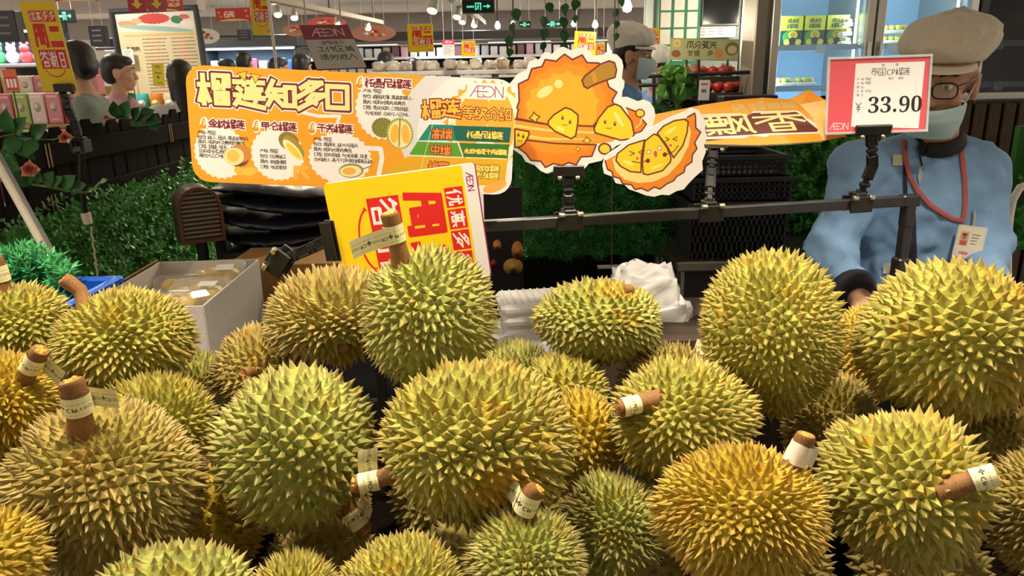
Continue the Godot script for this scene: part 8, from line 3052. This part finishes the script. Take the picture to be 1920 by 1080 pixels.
func build_people():
	var blue := Color(0.13, 0.27, 0.50)
	var stand := func(px: float, py: float, z: float, height: float) -> Vector3:     # feet under the head seen there
		var p := at(px, py, z)
		return Vector3(p.x, 0, p.z)
	person("staff member in white cap and face mask turned right, behind the cartoon durian", stand.call(1180, 106, 4.3, 1.64), 1.25, at(1180, 106, 4.3).y / 1.60 * 1.70, {"top": blue, "cap": true, "mask": true, "hair": "short", "apron": rgb(34, 44, 78), "reach": 0.3, "cell": 0.014, "fine": 0.006, "nod": 0.12})
	person("shorter staff member in white cap bending left, beside the first capped staff member", stand.call(1232, 128, 5.75, 1.58), -1.15, at(1232, 132, 5.75).y / 1.60 * 1.70, {"top": blue, "cap": true, "mask": true, "hair": "short", "reach": 0.3, "cell": 0.018, "fine": 0.009, "nod": 0.3})
	person("shopper in a grey-green shirt seen from behind the left fence", stand.call(150, 128, 4.3, 1.70), 5.0, at(152, 124, 4.3).y / 1.60 * 1.70, {"top": Color(0.20, 0.25, 0.21), "short": true, "cell": 0.014, "fine": 0.007, "look": -0.5})
	person("shopper in a pink shirt with a shoulder bag, in front of the menu board", stand.call(218, 136, 5.35, 1.6), 2.4, at(218, 138, 5.35).y / 1.60 * 1.70, {"top": Color(0.42, 0.22, 0.24), "short": true, "cell": 0.016, "fine": 0.009, "look": -0.5})
	person("dark-haired girl in a white frilled top beside the orange banner's corner", stand.call(338, 140, 5.0, 1.5), -2.6, at(338, 150, 5.0).y / 1.60 * 1.70, {"top": Color(0.62, 0.60, 0.60), "short": true, "hair": "long", "cell": 0.016, "fine": 0.009})
	var far := person("dark-haired shopper by the bright freezer above the banner", stand.call(458, 120, 9.0, 1.7), 3.0, at(455, 120, 9.0).y / 1.60 * 1.70, {"top": Color(0.30, 0.24, 0.06), "cell": 0.03, "fine": 0.014, "far": true})
	var k := 0
	for q in [[521, 131, 8.4, "dark-haired shopper left of the grey notice board above the banner"], [566, 128, 7.2, "shopper with brownish hair beside the grey notice board"], [724, 122, 7.8, "dark-haired shopper right of the grey notice board"], [775, 130, 9.4, "dark-haired shopper under the hanging yellow placard"], [428, 132, 9.5, "dark-haired shopper beside the menu board's post"], [262, 126, 7.6, "small dark-haired shopper behind the snack table"], [172, 132, 8.2, "dark-haired shopper far behind the grey-green shirt"]]:
		var p: Vector3 = stand.call(q[0], q[1], q[2], 1.7)
		var c := copy_of(far, Transform3D(Basis(Vector3.UP, 2.2 + k * 0.7).scaled(Vector3.ONE * (at(q[0], q[1], q[2]).y / at(455, 120, 9.0).y)), p), q[3])
		k += 1

# ---------------------------------------------------------------- climbing roses, ivy strands, loose greens
func leaf_blade(len: float, wid: float, tint: Color, fold := 0.25) -> MB:
	var mb := MB.new()
	mb.tint = tint
	var rows := []
	for i in 7:
		var t := i / 6.0
		var w := wid * sin(PI * pow(t, 0.75)) * (1.0 if i < 6 else 0.0)
		var row := PackedVector3Array()
		for j in 5:
			var s := (j - 2) / 2.0
			row.append(Vector3(s * w, -0.14 * len * t * t + fold * absf(s) * w + 0.03 * len * sin(t * 9.0 + s * 2.0) * absf(s), t * len))
		rows.append(row)
	mb.grid(rows, false, true)
	return mb

func rose(c: Vector3, r: float, face: Vector3, parent: Node3D, pale := false):
	var mb := MB.new()
	var g := RandomNumberGenerator.new()
	g.seed = int(c.x * 1000) + 5
	var z := face.normalized()
	var x := z.cross(Vector3.UP).normalized()
	var bs := Basis(x, x.cross(z) * -1.0, z)
	mb.tint = Color(0.55, 0.12, 0.08)
	mb.ball(c + z * r * 0.15, Vector3.ONE * r * 0.26, 12, 8)
	for i in 18:
		var a := i * 2.4
		var o := i / 17.0
		var d := Vector2(cos(a), sin(a))
		var q := Vector2(-d.y, d.x)
		mb.tint = (Color(0.56, 0.12, 0.08)).lerp(Color(0.74, 0.30, 0.18), o) * g.randf_range(0.85, 1.15)
		if pale: mb.tint = Color(0.62, 0.30, 0.24) * g.randf_range(0.85, 1.1)
		var rows := []
		for u in 6:
			var t := u / 5.0
			var row := PackedVector3Array()
			for w in 5:
				var s := (w - 2) / 2.0
				var rho := r * (0.10 + 0.95 * o) * pow(t, 0.8) * (1.0 - 0.12 * s * s)
				var hgt := r * (0.70 - 0.50 * o) * sin(t * 1.7) - 0.10 * r * s * s * t * o + 0.10 * r * (1.0 - o) * s * s
				var lat := s * r * (0.16 + 0.36 * o) * sin(PI * pow(clampf(t, 0.04, 0.97), 0.62))
				row.append(c + bs * Vector3(d.x * rho + q.x * lat, d.y * rho + q.y * lat, hgt))
			rows.append(row)
		mb.grid(rows, false, true)
	part(mb, "blossom", vcol(0.55, "petal", 0.2), parent, true, true)

func leaf_part(parent: Node3D, p: Vector3, dir: Vector3, up: Vector3, len: float, tint: Color, wide := 0.42):
	var z := dir.normalized()
	var x := up.cross(z).normalized()
	var mb := leaf_blade(len, len * wide, tint)
	mb.t = Transform3D()
	var o := part(mb, "leaf", leaf_mat(), parent, false, true)
	o.transform = parent.transform.affine_inverse() * Transform3D(Basis(x, z.cross(x), z), p)

func build_plants():
	var g := RandomNumberGenerator.new()
	g.seed = 9
	var green := Color(0.035, 0.13, 0.035)
	var pale := Color(0.16, 0.32, 0.06)
	# rose spray in front of the fence
	var o := thing("rose_vine", "artificial rose vine with a coral bloom reaching over the left hedge", "artificial flower", spot(at(20, 345, 2.1)))
	var stem := []
	for q in [[-30, 335], [20, 340], [55, 345], [90, 350], [130, 358], [160, 361], [178, 352], [188, 342], [196, 338]]: stem.append(at(q[0], q[1], 2.1))
	var mb := MB.new()
	mb.tube(stem, 0.0035, 6)
	part(mb, "stem", mat(rgb(112, 140, 64), 0.5), o, true)
	rose(at(57, 318, 2.08), 0.030, Vector3(0.1, 0.25, 1), o)
	for q in [[72, 345, 62, 300, 30], [85, 350, 100, 312, 36], [118, 355, 135, 330, 42], [130, 358, 165, 340, 38], [30, 340, 12, 295, 48], [62, 344, 28, 330, 40], [20, 340, 0, 240, 60], [95, 350, 118, 325, 34], [45, 342, 78, 303, 40]]:
		leaf_part(o, at(q[0], q[1], 2.1), at(q[2], q[3], 2.07) - at(q[0], q[1], 2.1), Vector3(0.2, 0.5, 1), q[4] * 2.1 / F * 1.15, green * g.randf_range(0.85, 1.3), 0.33)
	for q in [[164, 360, 182, 344, 16], [172, 356, 190, 350, 14], [188, 342, 203, 334, 18], [20, 332, 44, 304, 18], [24, 336, 34, 300, 16]]:
		leaf_part(o, at(q[0], q[1], 2.1), at(q[2], q[3], 2.08) - at(q[0], q[1], 2.1), Vector3(0.2, 0.6, 1), q[4] * 2.1 / F * 1.2, pale * g.randf_range(0.9, 1.2), 0.26)
	# leaves and blooms along the top of the fence
	o = thing("rose_vine", "artificial rose vine with large leaves along the top of the left fence", "artificial flower", spot(at(20, 250, 2.45)))
	mb = MB.new()
	var s2 := []
	for q in [[-20, 262], [30, 250], [60, 262], [100, 262], [125, 255]]: s2.append(at(q[0], q[1], 2.45))
	mb.tube(s2, 0.003, 6)
	part(mb, "stem", mat(rgb(86, 116, 52), 0.5), o, true)
	rose(at(123, 258, 2.44), 0.026, Vector3(0.3, 0.2, 1), o)
	for q in [[18, 252, 8, 212, 44], [26, 252, 44, 218, 42], [60, 260, 86, 228, 40], [40, 256, 10, 285, 44], [30, 255, 62, 300, 48], [70, 262, 50, 285, 36]]:
		leaf_part(o, at(q[0], q[1], 2.45), at(q[2], q[3], 2.42) - at(q[0], q[1], 2.45), Vector3(0.1, 0.4, 1), q[4] * 2.45 / F * 1.15, green * g.randf_range(0.8, 1.3), 0.33)
	o = thing("rose_vine", "leafy artificial vine with a pale bloom at the far end of the left fence", "artificial flower", spot(at(250, 226, 3.3)))
	mb = MB.new()
	var s3 := []
	for q in [[196, 224], [225, 222], [250, 224], [280, 222], [300, 230]]: s3.append(at(q[0], q[1], 3.3))
	mb.tube(s3, 0.003, 6)
	part(mb, "stem", mat(rgb(70, 100, 48), 0.5), o, true)
	rose(at(199, 221, 3.28), 0.020, Vector3(0.1, 0.5, 1), o, true)
	for q in [[222, 222, 212, 195, 30], [232, 222, 238, 188, 34], [250, 224, 258, 200, 28], [262, 222, 290, 202, 32], [270, 224, 298, 226, 34], [282, 226, 292, 240, 26], [246, 224, 268, 234, 28], [240, 186, 254, 170, 18]]:
		leaf_part(o, at(q[0], q[1], 3.3), at(q[2], q[3], 3.26) - at(q[0], q[1], 3.3), Vector3(0.1, 0.5, 1), q[4] * 3.3 / F * 1.2, green * g.randf_range(0.7, 1.2), 0.34)
	# bright grass tuft on the blue crate
	o = thing("grass_tuft", "bright green plastic grass tuft behind the durians at the far left", "artificial plant", spot(at(60, 575, 1.62)))
	var mm := MultiMesh.new()
	mm.transform_format = MultiMesh.TRANSFORM_3D
	mm.mesh = plain_sprig()
	mm.instance_count = 420
	var inv := o.transform.affine_inverse()
	for i in 420:
		var u := g.randf()
		var p := at(lerpf(-20, 130, u), lerpf(505, 590, g.randf()) - 28 * sin(PI * clampf(u * 1.1, 0, 1)), g.randf_range(1.58, 1.74))
		var d := Vector3(g.randfn() * 0.6, 0.6 + g.randf(), 0.4 + g.randfn() * 0.4).normalized()
		var x := d.cross(Vector3(g.randfn(), g.randfn(), g.randfn())).normalized()
		mm.set_instance_transform(i, inv * Transform3D(Basis(x, d, x.cross(d)).scaled(Vector3.ONE * g.randf_range(0.6, 0.9)), p))
	var mi := MultiMeshInstance3D.new()
	mi.name = "blades"
	mi.multimesh = mm
	var gm := StandardMaterial3D.new()
	gm.albedo_color = Color(0.07, 0.46, 0.14).linear_to_srgb()
	gm.roughness = 0.35
	gm.backlight_enabled = true
	gm.backlight = Color(0.3, 0.3, 0.3)
	mi.material_override = gm
	mi.set_meta("kind", "stuff")
	o.add_child(mi)
	mb = MB.new()
	crumple(mb, at(55, 560, 1.66), Vector3(0.17, 0.09, 0.12), 4, 0.2)
	part(mb, "core", mat(rgb(75, 180, 104), 0.8), o, true)
	# pale stakes that lean across the left edge
	for q in [[-20, 280, 128, 548, 1.75, 0.0085, rgb(204, 196, 180), "cream wooden stake slanting across the left edge"], [-4, 288, 136, 540, 1.78, 0.006, rgb(120, 116, 116), "grey metal stake tied beside the cream one"]]:
		mb = MB.new()
		mb.tube([at(q[0], q[1], q[4]), at((q[0] + q[2]) / 2, (q[1] + q[3]) / 2, q[4] - 0.03), at(q[2], q[3], q[4] - 0.06), Vector3(at(q[2], q[3], q[4] - 0.06).x + 0.11, 0.79, -q[4] + 0.1)], q[5], 10)
		var bp := Vector3(at(q[2], q[3], q[4]).x + 0.10, 0.78, -q[4] + 0.12)
		single(mb, "leaning_stake", mat(q[6], 0.5), q[7], "stake", spot(bp))
	mb = MB.new()
	var tw := []
	for i in 20: tw.append(at(lerpf(170, 187, i / 19.0) + 1.2 * sin(i * 2.0), lerpf(425, 545, i / 19.0), 2.25))
	tw.append(Vector3(tw[19].x + 0.01, 0.785, tw[19].z + 0.02))
	mb.tube(tw, 0.0028, 6)
	var cord := thing("cord_rod", "thin pale twisted cord hanging from a black and white tube over the hedge", "cord", spot(at(187, 545, 2.25)))
	part(mb, "cord", mat(rgb(190, 182, 150), 0.6), cord, true)
	mb = MB.new()
	mb.tube([at(153, 286, 2.17), at(152, 340, 2.2), at(160, 400, 2.25)], 0.009, 10)
	part(mb, "black_tube", mat(rgb(20, 20, 22), 0.4), cord, true)
	mb = MB.new()
	mb.cyl(at(160, 399, 2.25), at(166, 420, 2.25), 0.0145, 0.013, 12, 0.002)
	part(mb, "white_sleeve", mat(rgb(206, 204, 196), 0.5), cord, true)
	# ivy strands from the ceiling
	var names := ["first", "second", "third", "fourth", "fifth"]
	var k := 0
	for q in [[962, 0, 100, 3.2], [1022, -10, 112, 3.3], [1060, -10, 92, 3.1], [1086, -20, 40, 3.1], [1158, -20, 70, 3.6]]:
		var top := at(q[0], q[1], q[3])
		var bot := at(q[0] - 3, q[2], q[3])
		o = thing("ivy_strand", "thin hanging ivy strand with heart-shaped leaves, %s of five from the left" % names[k], "ivy", spot(Vector3(top.x, bot.y, top.z)), "hanging ivy strands")
		mb = MB.new()
		mb.tube([Vector3(top.x, CEIL, top.z), top, top.lerp(bot, 0.5) + Vector3(0.008, 0, 0), bot], 0.0014, 5)
		part(mb, "stem", mat(rgb(44, 72, 36), 0.6), o, true)
		var n := int((q[2] - q[1]) / 22.0)
		for i in n:
			var p := top.lerp(bot, (i + 0.6) / n) + Vector3(g.randf_range(-0.012, 0.012), 0, 0)
			leaf_part(o, p, Vector3(g.randf_range(-0.6, 0.6), -1, g.randf_range(0.0, 0.4)), Vector3(g.randfn() * 0.4, 0.2, 1), g.randf_range(0.035, 0.052), green * g.randf_range(0.8, 1.4), 0.42)
		k += 1

func plain_sprig() -> ArrayMesh:
	var mb := MB.new()
	for i in 12:
		var a := i * 2.4
		var d := Vector3(cos(a), 0.5 + 0.05 * i, sin(a)).normalized()
		var s := d.cross(Vector3.UP).normalized()
		var b := Vector3(0, 0.003 * i, 0)
		mb.tri(b, b + d * 0.018 + s * 0.004, b + d * 0.034)
		mb.tri(b, b + d * 0.034, b + d * 0.018 - s * 0.004)
	return mb.mesh()
